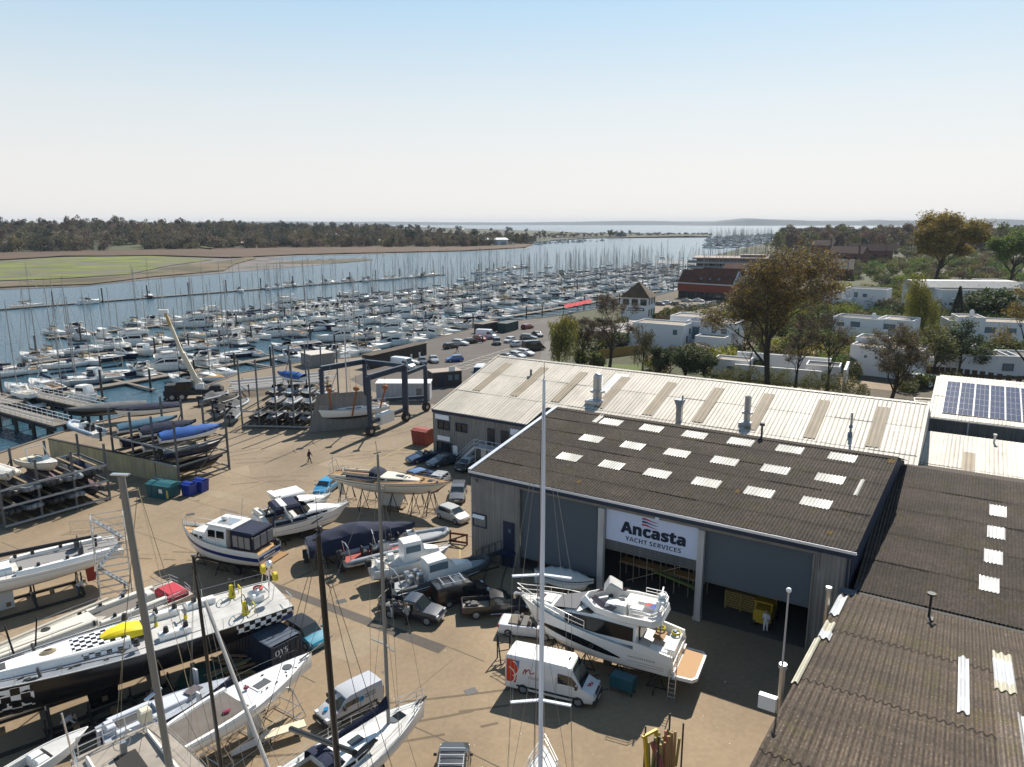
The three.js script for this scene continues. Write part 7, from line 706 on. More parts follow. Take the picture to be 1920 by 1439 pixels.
{// scaffold stair tower, trestles, barriers, timber, cabinet
  const s=T('scaffold_tower','silver scaffold stair tower between the white and the black racing yachts','scaffold tower',-31.08,-53.04,.5),H=8.2;P(s,'standard',mInox,(b)=>{for (const x of [-1.1,1.1]) for (const z of [-.7,.7]) b.tube([x,0,z],[x,H,z],.045);});P(s,'ledger',mInox,(b)=>{for (let y=.4;y<H;y +=.55) for (const z of [-.7,.7]) b.tube([-1.1,y,z],[1.1,y,z],.035);for (let y=.4;y<H;y +=1.1) for (const x of [-1.1,1.1]) b.tube([x,y,-.7],[x,y,.7],.035);});P(s,'stair',mInox,(b)=>{for (let k=0;k<4;k++){const y=k*2,q=k % 2?-1:1;for (const z of [-.3,.3]) b.beam([-q,y,z],[q,y + 2,z],.05,.12);for (let i=1;i<8;i++) b.box(-q + q*2*i/8,y + 2*i/8,0,.22,.03,.6);}});P(s,'platform',M(.3,.25,.18,.9),(b)=>{for (const y of [2,4,6]) b.box(y % 4?.9:-.9,y,0,.7,.05,1.3);});
  const w=T('work_stand','black steel work stand behind the tall white van','stand',-0.6,-46.88,.3);P(w,'frame',mRub,(b)=>{for (const x of [-.45,.45]){b.tube([x,0,0],[x,1.9,0],.05);b.tube([x,0,.9],[x,1.9,0],.05);}for (const y of [.5,1.1,1.8]) b.tube([-.45,y,0],[.45,y,0],.04);});
  const br=T('timber_barrier','brown timber cradle piece at the corner of the signed shed','timber frame',-5.11,-65.72,-.3);P(br,'board',M(.14,.05,.03,.8),(b)=>{b.box(0,.9,0,1.9,.2,.08);b.box(0,.1,0,1.9,.2,.08);b.box(-.85,0,0,.15,1.3,.12);b.box(.85,0,0,.15,1.1,.12);b.beam([-.8,.3,0],[.8,1,0],.08,.14);});
  [['grey crowd barrier near the bow of the blue banded boat',-29.27,-71.57,-.4],['grey crowd barrier behind the white racing yacht at left',-42.91,-68.86,.2]].forEach(([l,x,z,r])=>{const c=T('crowd_barrier',l,'barrier',x,z,r);P(c,'rail',mInox,(b)=>b.path([[-1.1,0,0],[-1.1,1.05,0],[1.1,1.05,0],[1.1,0,0]],.025,5));P(c,'bar',mInox,(b)=>{for (let i=-9;i<10;i++) b.tube([i*.11,.2,0],[i*.11,1.05,0],.01,.01,3);b.tube([-1.1,.2,0],[1.1,.2,0],.02);});});
  const tm=T('timber_stack','rack of upright weathered timber props at the bottom edge','timber stack',8.41,-35.67,.6);P(tm,'stake',M(.03,.025,.02,.7),(b)=>{for (const x of [-.95,.95]) for (const z of [-.5,.5]) b.tube([x,0,z],[x,3.0,z],.05);});for (let i=0;i<22;i++) P(tm,'prop',M(rr(.2,.42),rr(.15,.3),rr(.08,.16),.9),(b)=>b.tube([-.8 + (i % 11)*.16,.2,i<11?-.2:.25],[-.8 + (i % 11)*.16 + rr(-.05,.05),rr(1.9,2.5),(i<11?-.2:.25) + rr(-.15,.15)],.075,.075,6));const fk=T('yellow_lifting_frame','yellow lifting frame in front of the timber props at the bottom edge','lifting frame',7.86,-34.95,.6);P(fk,'frame',M(.55,.38,.02,.5),(b)=>{b.beam([-.5,0,0],[-.3,2.6,-.6],.18);b.beam([.7,0,0],[.5,2.6,-.6],.18);b.beam([-.5,2.6,-.6],[.6,2.6,-.6],.14);});P(fk,'red_arm',M(.22,.07,.06,.7),(b)=>b.beam([0,.6,.8],[.1,2.2,-.4],.25));
  const cb=T('tool_cabinet','teal tool cabinet on legs under the flybridge yacht','cabinet',7.27,-42.93,-.55);P(cb,'body',M(.015,.085,.11,.45),(b)=>b.cbox(0,.35,0,1.6,.85,.8,.05));P(cb,'leg',mRub,(b)=>{for (const x of [-.7,.7]) for (const z of [-.3,.3]) b.box(x,0,z,.06,.35,.06);});
  // inside the shed
  const sf=gT('scaffolding','tube scaffold with boards round a wrapped hull inside the middle shed door','scaffolding',17.5,2.2);P(sf,'tube',M(.3,.27,.22,.6),(b)=>{for (let x=-3.6;x<=3.7;x +=1.2) for (const z of [0,-1.3]) b.tube([x,.04,z],[x,7,z],.035);for (const y of [1.6,3.1,4.6]) for (const z of [0,-1.2]) b.tube([-3.8,y,z],[3.8,y,z],.035);b.beam([-3,.1,.1],[2.5,3,.1],.06);});P(sf,'board',M(.45,.28,.12,.9),(b)=>{for (const y of [1.6,3.1]) b.box(0,y + .04,-.6,7.4,.06,1.0);});P(sf,'plastic_sheet',M(.6,.58,.54,.3),(b)=>b.loft(Array.from({length:12},(_,i)=>[[-3.4 + i*.6,3.2,-1.35 + .1*(i % 2)],[-3.4 + i*.6,5.6,-1.5 - .1*(i % 2)]])));P(sf,'green_tube',M(.10,.14,.04,.6),(b)=>b.tube([-.4,1.75,.3],[3.4,1.2,.4],.16));
  const fl=gT('yellow_forklift','yellow forklift with crate in the dark right-hand shed doorway','forklift',26.2,1.6);P(fl,'body',M(.42,.28,.02,.5),(b)=>{b.cbox(0,.45,0,1.3,1.0,2.2,.12);b.box(0,2.0,0,1.35,.1,1.7);for (const x of [-.6,.6]) for (const z of [-.8,.75]) b.box(x,1.4,z,.09,.7,.09);});for (const x of [-.6,.6]) for (const z of [-.8,.8]) P(fl,'wheel',mTyre,(b)=>b.at(x,.4,z,PI/2).wheel(0,0,0,.38,.25));P(fl,'mast',mRub,(b)=>{for (const x of [-.35,.35]) b.box(x,.1,-1.35,.12,2.6,.14);});const ct=gT('timber_crate','long yellow-brown crate on the floor beside the forklift','crate',24.2,2.8);P(ct,'slat',M(.24,.17,.06,.9),(b)=>{for (let i=0;i<7;i++) b.box(0,.2 + i*.2,0,2.6,.15,1.3);for (const x of [-1.2,0,1.2]) b.box(x,.05,0,.12,1.55,1.4);});
  for (const [u,l] of [[8.1,'left'],[8.7,'right']]){const d=gT('white_drum','white drum before the left roller door, the ' + l + ' of two','drum',u,-1.9);P(d,'barrel',mGel,(b)=>b.tube([0,0,0],[0,1.15,0],.3,.3,14));P(d,'lid',mClad,(b)=>b.tube([0,1.15,0],[0,1.19,0],.24,.24,14));}const wb=gT('covered_dinghy','small pale covered boat hull in front of the left shed pillar','dinghy',11.3,-2.2);wb.position.y=.6;openBoat(wb,{L:4.4,B:1.9,hull:mGel,cover:M(.42,.44,.44,.7),coverH:.7});
}
{// piers at the left with white railings
  const pier=(lab,p,q,w)=>{const [x,z,r]=mid2(...p,...q),L=Math.hypot(q[0] - p[0],q[1] - p[1]),t=T('pier',lab,'pier',x,z,r);P(t,'deck',mPlank,(b)=>b.box(0,.1,0,L,.25,w));P(t,'girder',mDark,(b)=>{for (const s of [1,-1]) b.box(0,-.5,s*w*.42,L,.6,.25);});for (let d=-L/2 + 2;d<L/2;d +=5.5) P(t,'pile',mPile,(b)=>{for (const s of [1,-1]) b.tube([d,-6,s*w*.4],[d,.1,s*w*.4],.3,.28,8);});for (const s of [1,-1]) P(t,'railing',mWhiteP,(b)=>{for (const y of [.8,1.35]) b.box(0,y,s*w*.47,L,.06,.05);for (let d=-L/2;d<=L/2;d +=1.6) b.box(d,.35,s*w*.47,.06,1.05,.06);});};
  pier('upper pier with white railings reaching from the left boats to the racks',[-89.87,-130.88],[-68.44,-117.89],2.6);pier('lower pier with white railings at the left edge above the speedboat',[-94.04,-123.87],[-67.85,-107.44],2.6);const k=T('pier','plain timber pier head at the left edge','pier',...mid2(-93.32,-125.45,-84.36,-123.87),-.2);P(k,'deck',mPlank,(b)=>b.box(0,-.2,0,9,.3,5));P(k,'pile',mPile,(b)=>{for (const x of [-3.5,0,3.5]) for (const z of [-2,2]) b.tube([x,-6,z],[x,-.1,z],.3,.3,8);});
}
// ---------- people: one continuous skinned field each ----------
function personGeo(pose,cols){
  const J={hip:[0,.95,0],chest:[.03,1.38,0],neck:[.03,1.5,0],head:[.06,1.66,0]},B=[];let hf=[.0,.95,0];if (pose==='bend'){J.chest=[.38,1.22,0];J.neck=[.48,1.28,0];J.head=[.62,1.3,0];}
  const st=pose==='walk'?.32:.05,sh=(s)=>[J.chest[0],J.chest[1] + .04,s*.19];B.push([J.hip,J.chest,.15,.17,1],[J.neck,J.head,.06,.07,2],[J.head,[J.head[0] + .02,J.head[1] + .05,0],.1,.095,2],[[J.head[0] - .03,J.head[1] + .06,0],[J.head[0] - .03,J.head[1] + .08,0],.1,.09,3],[[J.head[0] + .1,J.head[1],0],[J.head[0] + .12,J.head[1] - .02,0],.02,.015,2]);
  for (const s of [1,-1]){const k=[s*st*.6 + .04,.5,s*.1],f=[s*st,.07,s*.11];B.push([[0,.93,s*.09],k,.095,.07,0],[k,f,.07,.045,0],[f,[f[0] + .18,.05,f[2]],.05,.04,4]);const e=pose==='bend'?[.62,.98,s*.2]:[sh(s)[0] - s*st*.35,1.12,s*.25],h=pose==='bend'?[.8,.85,s*.14]:pose==='reach'?[e[0] + .26,1.15,s*.2]:[e[0] + .08 - s*st*.3,.88,s*.25];B.push([sh(s),e,.06,.05,1],[e,h,.048,.035,1],[h,[h[0] + .05,h[1] - .07,h[2]],.04,.025,2]);}
  const nx=56,ny=88,nz=40,x0=-.55,y0=0,z0=-.42,cs=.0225,R=88,mc=new MarchingCubes(R,mDark,false,false,60000);mc.field.fill(-1);const D=(x,y,z)=>{let d=9,bi=0,bd=9;for (const [a,b,ra,rb,c] of B){const vx=b[0] - a[0],vy=b[1] - a[1],vz=b[2] - a[2],t=max(0,min(1,((x - a[0])*vx + (y - a[1])*vy + (z - a[2])*vz)/(vx*vx + vy*vy + vz*vz))),q=Math.hypot(x - a[0] - vx*t,y - a[1] - vy*t,z - a[2] - vz*t) - lerp(ra,rb,t);if (q<bd){bd=q;bi=c;}const k=.035,h=max(k - abs(d - q),0)/k;d=min(d,q) - h*h*k*.25;}return [d,bi];};
  for (let k=0;k<nz;k++) for (let j=0;j<ny;j++) for (let i=0;i<nx;i++) mc.field[(k + 2)*R*R + (j)*R + i + 2]=-D(x0 + i*cs,y0 - .01 + j*cs,z0 + k*cs)[0];mc.isolation=0;mc.update();const n=mc.count,g=new THREE.BufferGeometry(),p=new Float32Array(n*3),c=new Float32Array(n*3);for (let i=0;i<n;i++){const v=[0,1,2].map((a)=>(mc.positionArray[i*3 + a] + 1)*R/2);p.set([x0 + (v[0] - 2)*cs,y0 + v[1]*cs - .01,z0 + (v[2] - 2)*cs],i*3);c.set(cols[D(p[i*3],p[i*3 + 1],p[i*3 + 2])[1]],i*3);}g.setAttribute('position',new THREE.BufferAttribute(p,3));g.setAttribute('color',new THREE.BufferAttribute(c,3));g.setAttribute('normal',new THREE.BufferAttribute(mc.normalArray.slice(0,n*3).map((v)=>v),3));g.computeVertexNormals();return toCreasedNormals(g,1.4);
}
{
  const skin=[.38,.22,.15],hair=[.05,.035,.025],mP=VC(.85),who=(lab,x,z,r,pose,leg,top,y=0,hr=hair)=>{const o=new THREE.Mesh(personGeo(pose,[leg,top,skin,hr,[.02,.02,.02]]),mP);o.name=numbered('person');o.position.set(x,y,z);o.rotation.y=r;o.castShadow=o.receiveShadow=true;tag(o,lab,'person');scene.add(o);};
  who('person in dark clothes walking alone across the open yard',-25.98,-90.18,-.3,'walk',[.012,.012,.015],[.015,.015,.02]);who('man in grey top standing at the door of the dark blue pickup',-7.99,-51.14,2.2,'reach',[.02,.02,.025],[.30,.30,.30],0,[.2,.13,.07]);who('man in white overalls and dark top behind the dark blue pickup bed',-9.32,-52.07,-.2,'bend',[.6,.6,.6],[.03,.04,.06]);who('bending man in grey shirt and dark shorts under the black racing yacht',-26.72,-38.57,.3,'bend',[.02,.02,.025],[.3,.3,.3]);who('person in white overalls standing beside the yellow forklift',...gp(26.6,.2),-2.2,'reach',[.62,.62,.64],[.62,.62,.64],shedFloor);who('person in dark clothes walking across the marked car park',-13.07,-172.9,1,'walk',[.02,.02,.02],[.03,.03,.04]);who('person in red-brown top near the white van in the car park',-7.54,-187.32,2,'reach',[.03,.03,.04],[.16,.04,.03]);who('person in blue and white working under the white racing yacht',-35.66,-55.59,0,'bend',[.03,.06,.12],[.5,.5,.52]);
}
// ---------- cars in the car park ----------
{const list=[['black estate car',[-16.84,-176.68],[-13.02,-181.44],'estate',[.012,.012,.013]],['silver car behind the black estate',[-14.47,-184.76],[-11.53,-183.08],'estate',[.42,.43,.44]],['dark green car right of the silver car',[-11.68,-185.6],[-9.18,-187.32],'hatch',[.015,.025,.025]],['small red car beside the white van',[-9.53,-191.74],[-7.36,-189.95],'hatch',[.25,.012,.02]],['black people carrier facing the camera',[-4.17,-189.95],[-3.43,-179.83],'suv',[.012,.012,.014]],['silver hatchback behind the white saloon',[0.42,-189.95],[-1.64,-186.46],'hatch',[.5,.5,.5]],['white hatchback in mid car park',[-0.66,-179.83],[3.23,-183.92],'hatch',[.62,.62,.62]],['grey estate near the willow',[3.11,-193.57],[5.77,-192.65],'estate',[.12,.12,.125]],['dark saloon nearest the willow',[5.58,-201.23],[8.28,-195.43],'sedan',[.03,.03,.035]],['red car at the quay edge',[2.3,-210.58],[6.77,-216.14],'estate',[.25,.01,.03]],['bright blue hatchback alone on the lane',[-11.07,-161.77],[-14.52,-160.48],'hatch',[.01,.08,.32]],['dark car behind the white pickup roof',[-20.55,-162.43],[-18.72,-154.89],'hatch',[.03,.035,.05]],['grey car facing the sun',[-18.57,-165.1],[-16.1,-156.1],'sedan',[.25,.25,.26]],['white car behind the white van',[-26.72,-169.27],[-22.45,-165.1],'estate',[.65,.65,.66]],['white car under the hoist beam',[-24.1,-157.33],[-20.39,-157.33],'sedan',[.65,.65,.66]],['silver estate by the workshop ridge',[-0.62,-167.86],[3.13,-163.75],'estate',[.4,.42,.44]],['white estate by the workshop ridge',[1.5,-170.7],[4.93,-167.86],'estate',[.6,.6,.62]],['dark car peeping over the workshop ridge',[-2.67,-165.1],[0.72,-162.43],'sedan',[.03,.035,.04]]];list.forEach(([l,a,b,k,c])=>mkCar(l + ' in the marina car park',a,b,k,c));
  for (const [l,a,b,c,o] of [['white panel van by the quay of the marina car park',[-9,-195.43],[-4.53,-193.57],[.68,.68,.7],{}],['white camper van beside the workshop roof edge',[-5.97,-146.91],[-7.03,-139.67],[.6,.6,.62],{}],['white van near the left end of the car park',[-24.7,-153.7],[-20.99,-151.37],[.66,.66,.67],{}],['black van parked under the willow',[3.6,-175.15],[6.87,-176.68],[.012,.012,.014],{}]]) boxVan(at2('delivery_van',l,'van',a,b),{L:5.6,W:2.0,H:2.5,belt:1.25,wt:1.3,ws:2.0,ax:[-1.7,1.8],r:.35,paint:paint(...c),...o});}

// ---------- marina: pontoons, piles and berthed boats ----------
const RV=[.582,-.813],BV=[.813,.582],mp=(r,o)=>[RV[0]*r + BV[0]*o,RV[1]*r + BV[1]*o],aR=Math.atan2(.813,.582),aB=Math.atan2(-.582,.813),WL=-2.5;
const protos=[];
{
  const mk=(desc,cat,f,wgt)=>{const g=T(cat==='sailing yacht'?'sailing_yacht':cat.replace(' ','_'),desc,cat,0,0,0,null,WL);f(g);protos.push({g,desc,cat,wgt,free:true});};
  const y=(o)=>(g)=>yacht(g,{nT:8,nR:4,rails:0,hatch:0,winch:0,spar:mSparM,mastH:o.L*1.28,sp:[.5],mr:.08,wr:.016,bottom:null,...o});
  mk('white yacht with navy boom cover','sailing yacht',y({L:11,B:3.5,cover:mFab.navy,hood:mFab.navy}),5);mk('white yacht with tan boom cover','sailing yacht',y({L:12.5,B:3.9,cover:mFab.tan,hood:mFab.tan,furl:mFab.white}),4);mk('navy hulled yacht','sailing yacht',y({L:12,B:3.7,hull:mNavyH,stripe:mGel,cover:mFab.navy}),2);mk('small white yacht with black cover','sailing yacht',y({L:9.2,B:3.0,cover:mFab.black,hood:mFab.black}),4);mk('bare white racing yacht','sailing yacht',y({L:10.5,B:3.4,deck:mDeckG}),4);mk('white yacht with green boom cover','sailing yacht',y({L:13,B:4.0,cover:mFab.green,bimini:mFab.green,deck:mTeak}),2);mk('large grey yacht','sailing yacht',y({L:15,B:4.5,hull:M(.42,.44,.46,.3),hood:mFab.navy,furl:mFab.white,rails:1}),1);
  const m=(o)=>(g)=>motorBoat(g,{bottom:null,...o});
  mk('white sport cruiser with navy canopy','motor boat',m({L:10,B:3.3,kind:'sport',canopy:mFab.navy}),3);mk('white flybridge cruiser','motor boat',m({L:13,B:4.2,kind:'fly',Fb:2.1,canopy:mFab.white}),2);mk('small white motor boat with wheelhouse','motor boat',m({L:8,B:2.9,kind:'pilot'}),2);mk('navy motor cruiser with white top','motor boat',m({L:11.5,B:3.7,kind:'fly',hull:mNavyH,stripe:mGel}),1);mk('white open motor boat with black canopy','motor boat',m({L:9,B:3.1,kind:'sport',canopy:mFab.black}),2);
}
const bag=protos.flatMap((p,i)=>Array(p.wgt).fill(i));
const ORD=(n)=>n + (n % 100>10&&n % 100<14?'th':['th','st','nd','rd'][n % 10]??'th'),cnt={};
function berth(i,r,o,ang,where,s){cnt[where]=(cnt[where]??0) + 1;const p=protos[i],[x,z]=mp(r,o),lab=p.desc + ', ' + ORD(cnt[where]) + ' from left, ' + where,grp='boats ' + where;if (p.free){p.free=false;p.g.position.set(x,WL,z);p.g.rotation.y=ang;p.g.scale.setScalar(s);p.g.userData.label=lab;p.g.userData.group=grp;}else copy(p.g,x,z,ang,lab,grp,WL,s);}
const piles=T('mooring_pile','dark round mooring pile standing among the pontoons','pile',...mp(60,-180),0,'mooring piles among the pontoons',WL);P(piles,'shaft',mPile,(b)=>b.tube([0,-2,0],[0,5.2,0],.22,.2,8));P(piles,'cap',mGel,(b)=>b.tube([0,5.2,0],[0,5.5,0],.2,.02,8));
const pile=(r,o)=>copy(piles,...mp(r,o),0,null,null,WL,[1,rr(.8,1.15),1]);
for (const [off,r0,r1,name,gaps,short] of [[-151,46,330,'nearest the quay',[[64,78,1],[92,108,1],[160,400,1]],'inner pontoon'],[-190,40,330,'second from the quay',[[150,160,-1]],'middle pontoon'],[-229,96,330,'facing the open river',[[106,118,-1]],'outer pontoon']]){
  const t=T('pontoon','long timber pontoon with finger berths, the row ' + name,'pontoon',...mp((r0 + r1)/2,off),aR,null,WL);const L=r1 - r0 + 8;P(t,'walkway',mPlank,(b)=>b.box(0,.3,0,L,.28,2.4));P(t,'float',mDark,(b)=>b.box(0,-.2,0,L - .6,.5,2.1));
  let fg=null;for (let r=r0;r<r1;r +=9.4) for (const s of [1,-1]){if (!fg){fg=P(t,'finger',mPlank,(b)=>b.box(0,.3,0,.8,.25,10));}const f=fg.parent&&fg.position.x===0&&!fg.userData.u?fg:fg.clone();f.userData.u=1;f.position.set(r - (r0 + r1)/2,0,s*6.1);t.add(f);if (rnd()<.42) pile(r,off + s*rr(9,11.5));}
  for (const s of [1,-1]) for (let r=r0;r<r1;r +=4.8){if (rnd()<.1||gaps.some(([a,c,q])=>r>a&&r<c&&s===q)) continue;const i=pick(bag);berth(i,r + rr(-.4,.4) + 2.3,off + s*rr(8.2,9.4),aB + (rnd()<.5?PI:0) + rr(-.03,.03),(s>0?'shore side, ':'river side, ') + short,rr(.95,1.2));}
}
{// visitors' pontoon in mid river, boats alongside
  const A=[-200.36,-276.3],B=[-43.89,-477.87],C=[-26.54,-493.34],D=[12.82,-559.66];
  for (const [p,q,lab] of [[A,B,'long low pontoon standing alone out in the river'],[C,D,'short separate pontoon further down the river']]){const t=T('pontoon',lab,'pontoon',...mid2(...p,...q),null,WL),L=Math.hypot(q[0] - p[0],q[1] - p[1]);P(t,'walkway',mPlank,(b)=>b.box(0,.2,0,L,.3,2.6));P(t,'float',mDark,(b)=>b.box(0,-.2,0,L - .4,.4,2.3));for (let d=6;d<L;d +=19) copy(piles,lerp(p[0],q[0],d/L) + 1.2,lerp(p[1],q[1],d/L) + .8,0,'dark mooring pile along the pontoon in the open river','mooring piles along the river pontoon',WL,[1.3,1.15,1.3]);}
  const on=(p,q,fs,w)=>fs.forEach((f)=>{const x=lerp(p[0],q[0],f),z=lerp(p[1],q[1],f),r=x*RV[0] + z*RV[1],o=x*BV[0] + z*BV[1];berth(pick([0,1,2,3,4,0,1,7]),r,o + (rnd()<.6?3.2:-3.2),aR + (rnd()<.5?PI:0),w,rr(.9,1.05));});
  on(A,B,[.07,.15,.26,.42,.48,.5,.54,.56,.6,.64,.66,.7,.73,.76,.79,.82,.87,.9,.94,.97],'along the long river pontoon');on(C,D,[.05,.2,.35,.5,.62,.8,.95],'along the short river pontoon');
}
for (const [px,lab] of [[[-91.01,-151.85],1],[[-110.46,-166.51],2]]){const r=px[0]*RV[0] + px[1]*RV[1],o=px[0]*BV[0] + px[1]*BV[1];if (lab===1) berth(6,r - 1,o + 3,aB,'lying in front of the pontoon at the left',1.05);}
{// boats along the quay by the car park
  const row=[[-40.74,-181.84],[-37.26,-188.11],[-31.68,-196.56],[-26.85,-203.87],[-18.48,-220.17],[-13.51,-231.71],[-7.92,-241.81],[-1.84,-252.81]];
  row.forEach(([x,z],i)=>berth([4,0,8,9,1,7,3,0][i],x*RV[0] + z*RV[1],x*BV[0] + z*BV[1] - 2,aB + (i % 2?PI:0) + .05,'under the car park edge',.95));
}
{// distant boats: beyond the first three hundred
  const f=(kind)=>{const g=new THREE.Group(),st=[];kind===0?yacht(g,{L:11,B:3.6,nT:6,rails:0,hatch:0,winch:0,spar:mSparM,mastH:14.5,sp:[.5],mr:.1,wr:.022,bottom:null,cover:mFab.navy}):motorBoat(g,{L:10.5,B:3.5,kind:'fly',bottom:null,canopy:mFab.navy});g.traverse((o)=>{if (!o.isMesh) return;const q=o.geometry.index?o.geometry.toNonIndexed():o.geometry.clone(),n=q.attributes.position.count,c=new Float32Array(n*3),k=o.material.color;for (let i=0;i<n;i++) c.set([k.r,k.g,k.b],i*3);for (const a of Object.keys(q.attributes)) if (!['position','normal','uv'].includes(a)) q.deleteAttribute(a);q.setAttribute('color',new THREE.BufferAttribute(c,3));st.push(q);});return mergeGeometries(st);};
  const spots=[[],[]],add=(x,z,a,k,s=1)=>spots[k].push([x,z,a,s]);
  for (const off of [-151,-190,-229]) for (let r=337;r<640;r +=5.2) for (const s of [1,-1]) if (rnd()<.84){const e=off + s*9 + (r - 340)*.02;if (r>500&&off<-220) continue;add(...mp(r,e),aB + (rnd()<.5?PI:0),rnd()<.7?0:1,rr(.85,1.1));}
  for (let i=0;i<240;i++){const r=330 + 1300*Math.pow(rnd(),1.4),o=rr(-325,-225) + (r - 330)*.09;add(...mp(r,o + rr(-12,70)),aR + rr(-.2,.2) + PI,rnd()<.85?0:1,rr(.7,1.15));}
  const F0=[244.35,-952.9],F1=[382.87,-1086.85],F2=[776.05,-2232.86],F3=[455.78,-1735.1];for (let i=0;i<260;i++){const u=rnd(),v=rnd();add(lerp(lerp(F0[0],F1[0],u),lerp(F3[0],F2[0],u),v),lerp(lerp(F0[1],F1[1],u),lerp(F3[1],F2[1],u),v),aB + rr(-.1,.1),rnd()<.75?0:1,rr(.9,1.5));}
  const G0=[-30.94,-1086.85],G1=[151.18,-1418.34];for (let i=0;i<45;i++){const u=rnd();add(lerp(G0[0],G1[0],u) + rr(-30,30),lerp(G0[1],G1[1],u) + rr(-30,30),rr(0,6),rnd()<.3?0:1,rr(.8,1.1));}
  ['distant_yachts','distant_motor_boats'].forEach((n,k)=>{const im=new THREE.InstancedMesh(f(k),VC(.4),spots[k].length),m=new THREE.Matrix4();spots[k].forEach(([x,z,a,s],i)=>{im.setMatrixAt(i,m.makeRotationY(a).scale(new THREE.Vector3(s,s*rr(.85,1.2),s)).setPosition(x,WL,z));im.setColorAt(i,new THREE.Color().setScalar(rnd()<.15?.35:rr(.85,1)));});im.name=n;im.userData.kind='stuff';im.castShadow=im.receiveShadow=true;scene.add(im);});
  for (let r=345;r<640;r +=26) for (const o of [-166,-205,-244]) if (rnd()<.7) pile(r,o + rr(-3,3));
  for (const off of [-151,-190,-229]){const t=T('pontoon','far stretch of the pontoon ' + (off===-151?'nearest the quay':off===-190?'second from the quay':'facing the open river'),'pontoon',...mp(490,off + 3),aR,null,WL);P(t,'walkway',mPlank,(b)=>b.box(0,.3,0,300,.28,2.4));}
}

// ---------- far shore, woods ----------
const NOI=(x,z,s,k)=>fbm(x/s,z/s,4,0,k);
sheet('mudflat',VC(.55,tFine),[[-297.24,-355.37],[-243.85,-376.17],[-226.9,-389.16],[-211.81,-446.85],[-190.42,-501.12],[-163.23,-570.13],[-124.55,-670.5],[-137.3,-712.19],[-191.62,-670.5],[-226.94,-690.72],[-216.75,-759.36],[-148.18,-799],[-62.37,-875.04],[21.1,-987.64],[33.9,-1191.67],[-276.74,-1080.16],[-816.65,-909.63]],-2.38,9,(x,z)=>{const n=NOI(x,z,40,81),m=NOI(x,z,12,82);return m>.56?[.075,.06,.022]:mix3([.22,.175,.15],[.13,.105,.08],n);});
sheet('marsh_grass',VC(.95,tFine),[[-526.68,-608.67],[-441.4,-643.35],[-435.27,-725.92],[-363.92,-749.95],[-299.93,-714.47],[-269.8,-672.04],[-267.02,-584.99],[-247.42,-479.07],[-265.64,-445.71],[-292.89,-424.56],[-340.53,-391.08]],-2.0,5,(x,z)=>{const n=NOI(x,z,24,83),m=NOI(x*.5 + 300,z,11,84);return m>.58?[.16,.15,.10]:m>.47?[.11,.12,.03]:mix3([.13,.165,.015],[.225,.255,.03],n);},'stuff');
sheet('marsh_bank',VC(.95,tFine),[[-325.43,-373.46],[-281.45,-407.73],[-257.25,-431.42],[-239.88,-467.57],[-256.28,-568.4],[-249.97,-660.12],[-261.41,-747.6],[-240.32,-701.17],[-222.66,-598.68],[-199.7,-516.1],[-220.24,-457.99],[-227.51,-400.39],[-262.53,-379.85]],-1.86,6,(x,z)=>{const m=NOI(x,z,16,85);return m>.52?[.085,.065,.03]:m>.45?[.11,.11,.028]:[.17,.125,.07];});
sheet('reed_bed',VC(.95,tFine),[[-549.37,-635.28],[-455.1,-663.61],[-443.91,-740.55],[-354.6,-753],[-266.95,-705.51],[-222.32,-779.21],[-152.39,-822.08],[-56.89,-887.1],[17.91,-1006.29],[33.06,-1162.16],[-204.42,-1105.13],[-452.68,-963.18],[-709.19,-822.08]],(x,z)=>-1.75 + .9*NOI(x,z,9,86),12,(x,z)=>mix3([.13,.075,.035],[.085,.05,.028],NOI(x,z,30,87)),'stuff');
sheet('mud_island',VC(.9,tFine),[[-188.3,-658.78],[-134.81,-699.13],[-125.99,-678.36],[-142.5,-622.79],[-173.43,-606.21],[-202.11,-614.39]],-2.2,7,(x,z)=>mix3([.06,.05,.022],[.12,.10,.05],NOI(x,z,10,88)));
const LAND=[[-812.59,-780.41],[-563.99,-824.14],[-436.21,-928],[-245.14,-1012.98],[-59.02,-1036.69],[20.87,-1173.98],[81.87,-1440.6],[176.25,-1655.02],[469.52,-1787.96],[521.69,-1987.37],[241.71,-2129.81],[84.6,-2984.43],[-1122.55,-3444.61],[-3806.92,-3444.61]];
const hillY=(x,z)=>{let d=1e9;for (let i=0;i<7;i++){const a=LAND[i],c=LAND[i + 1],vx=c[0] - a[0],vz=c[1] - a[1],t=max(0,min(1,((x - a[0])*vx + (z - a[1])*vz)/(vx*vx + vz*vz)));d=min(d,Math.hypot(x - a[0] - vx*t,z - a[1] - vz*t));}const f=min(1,d/380);return -1.2 + lerp(4,25,min(1,max(0,(60 - x)/620)))*f*f*(3 - 2*f)*(.7 + .3*NOI(x,z,400,90));};
sheet('far_bank',VC(.95,tFine),LAND,hillY,45,(x,z)=>{const n=NOI(x,z,160,91);return n>.6?[.08,.09,.03]:[.06,.052,.028];});
sheet('meadow',VC(.95,tFine),[[-483.54,-1080.94],[-367.95,-916.47],[-431.41,-1121.14],[-650.38,-1595.13],[-746.2,-1684]],(x,z)=>hillY(x,z) + 1.2,20,()=>[.16,.19,.035]);
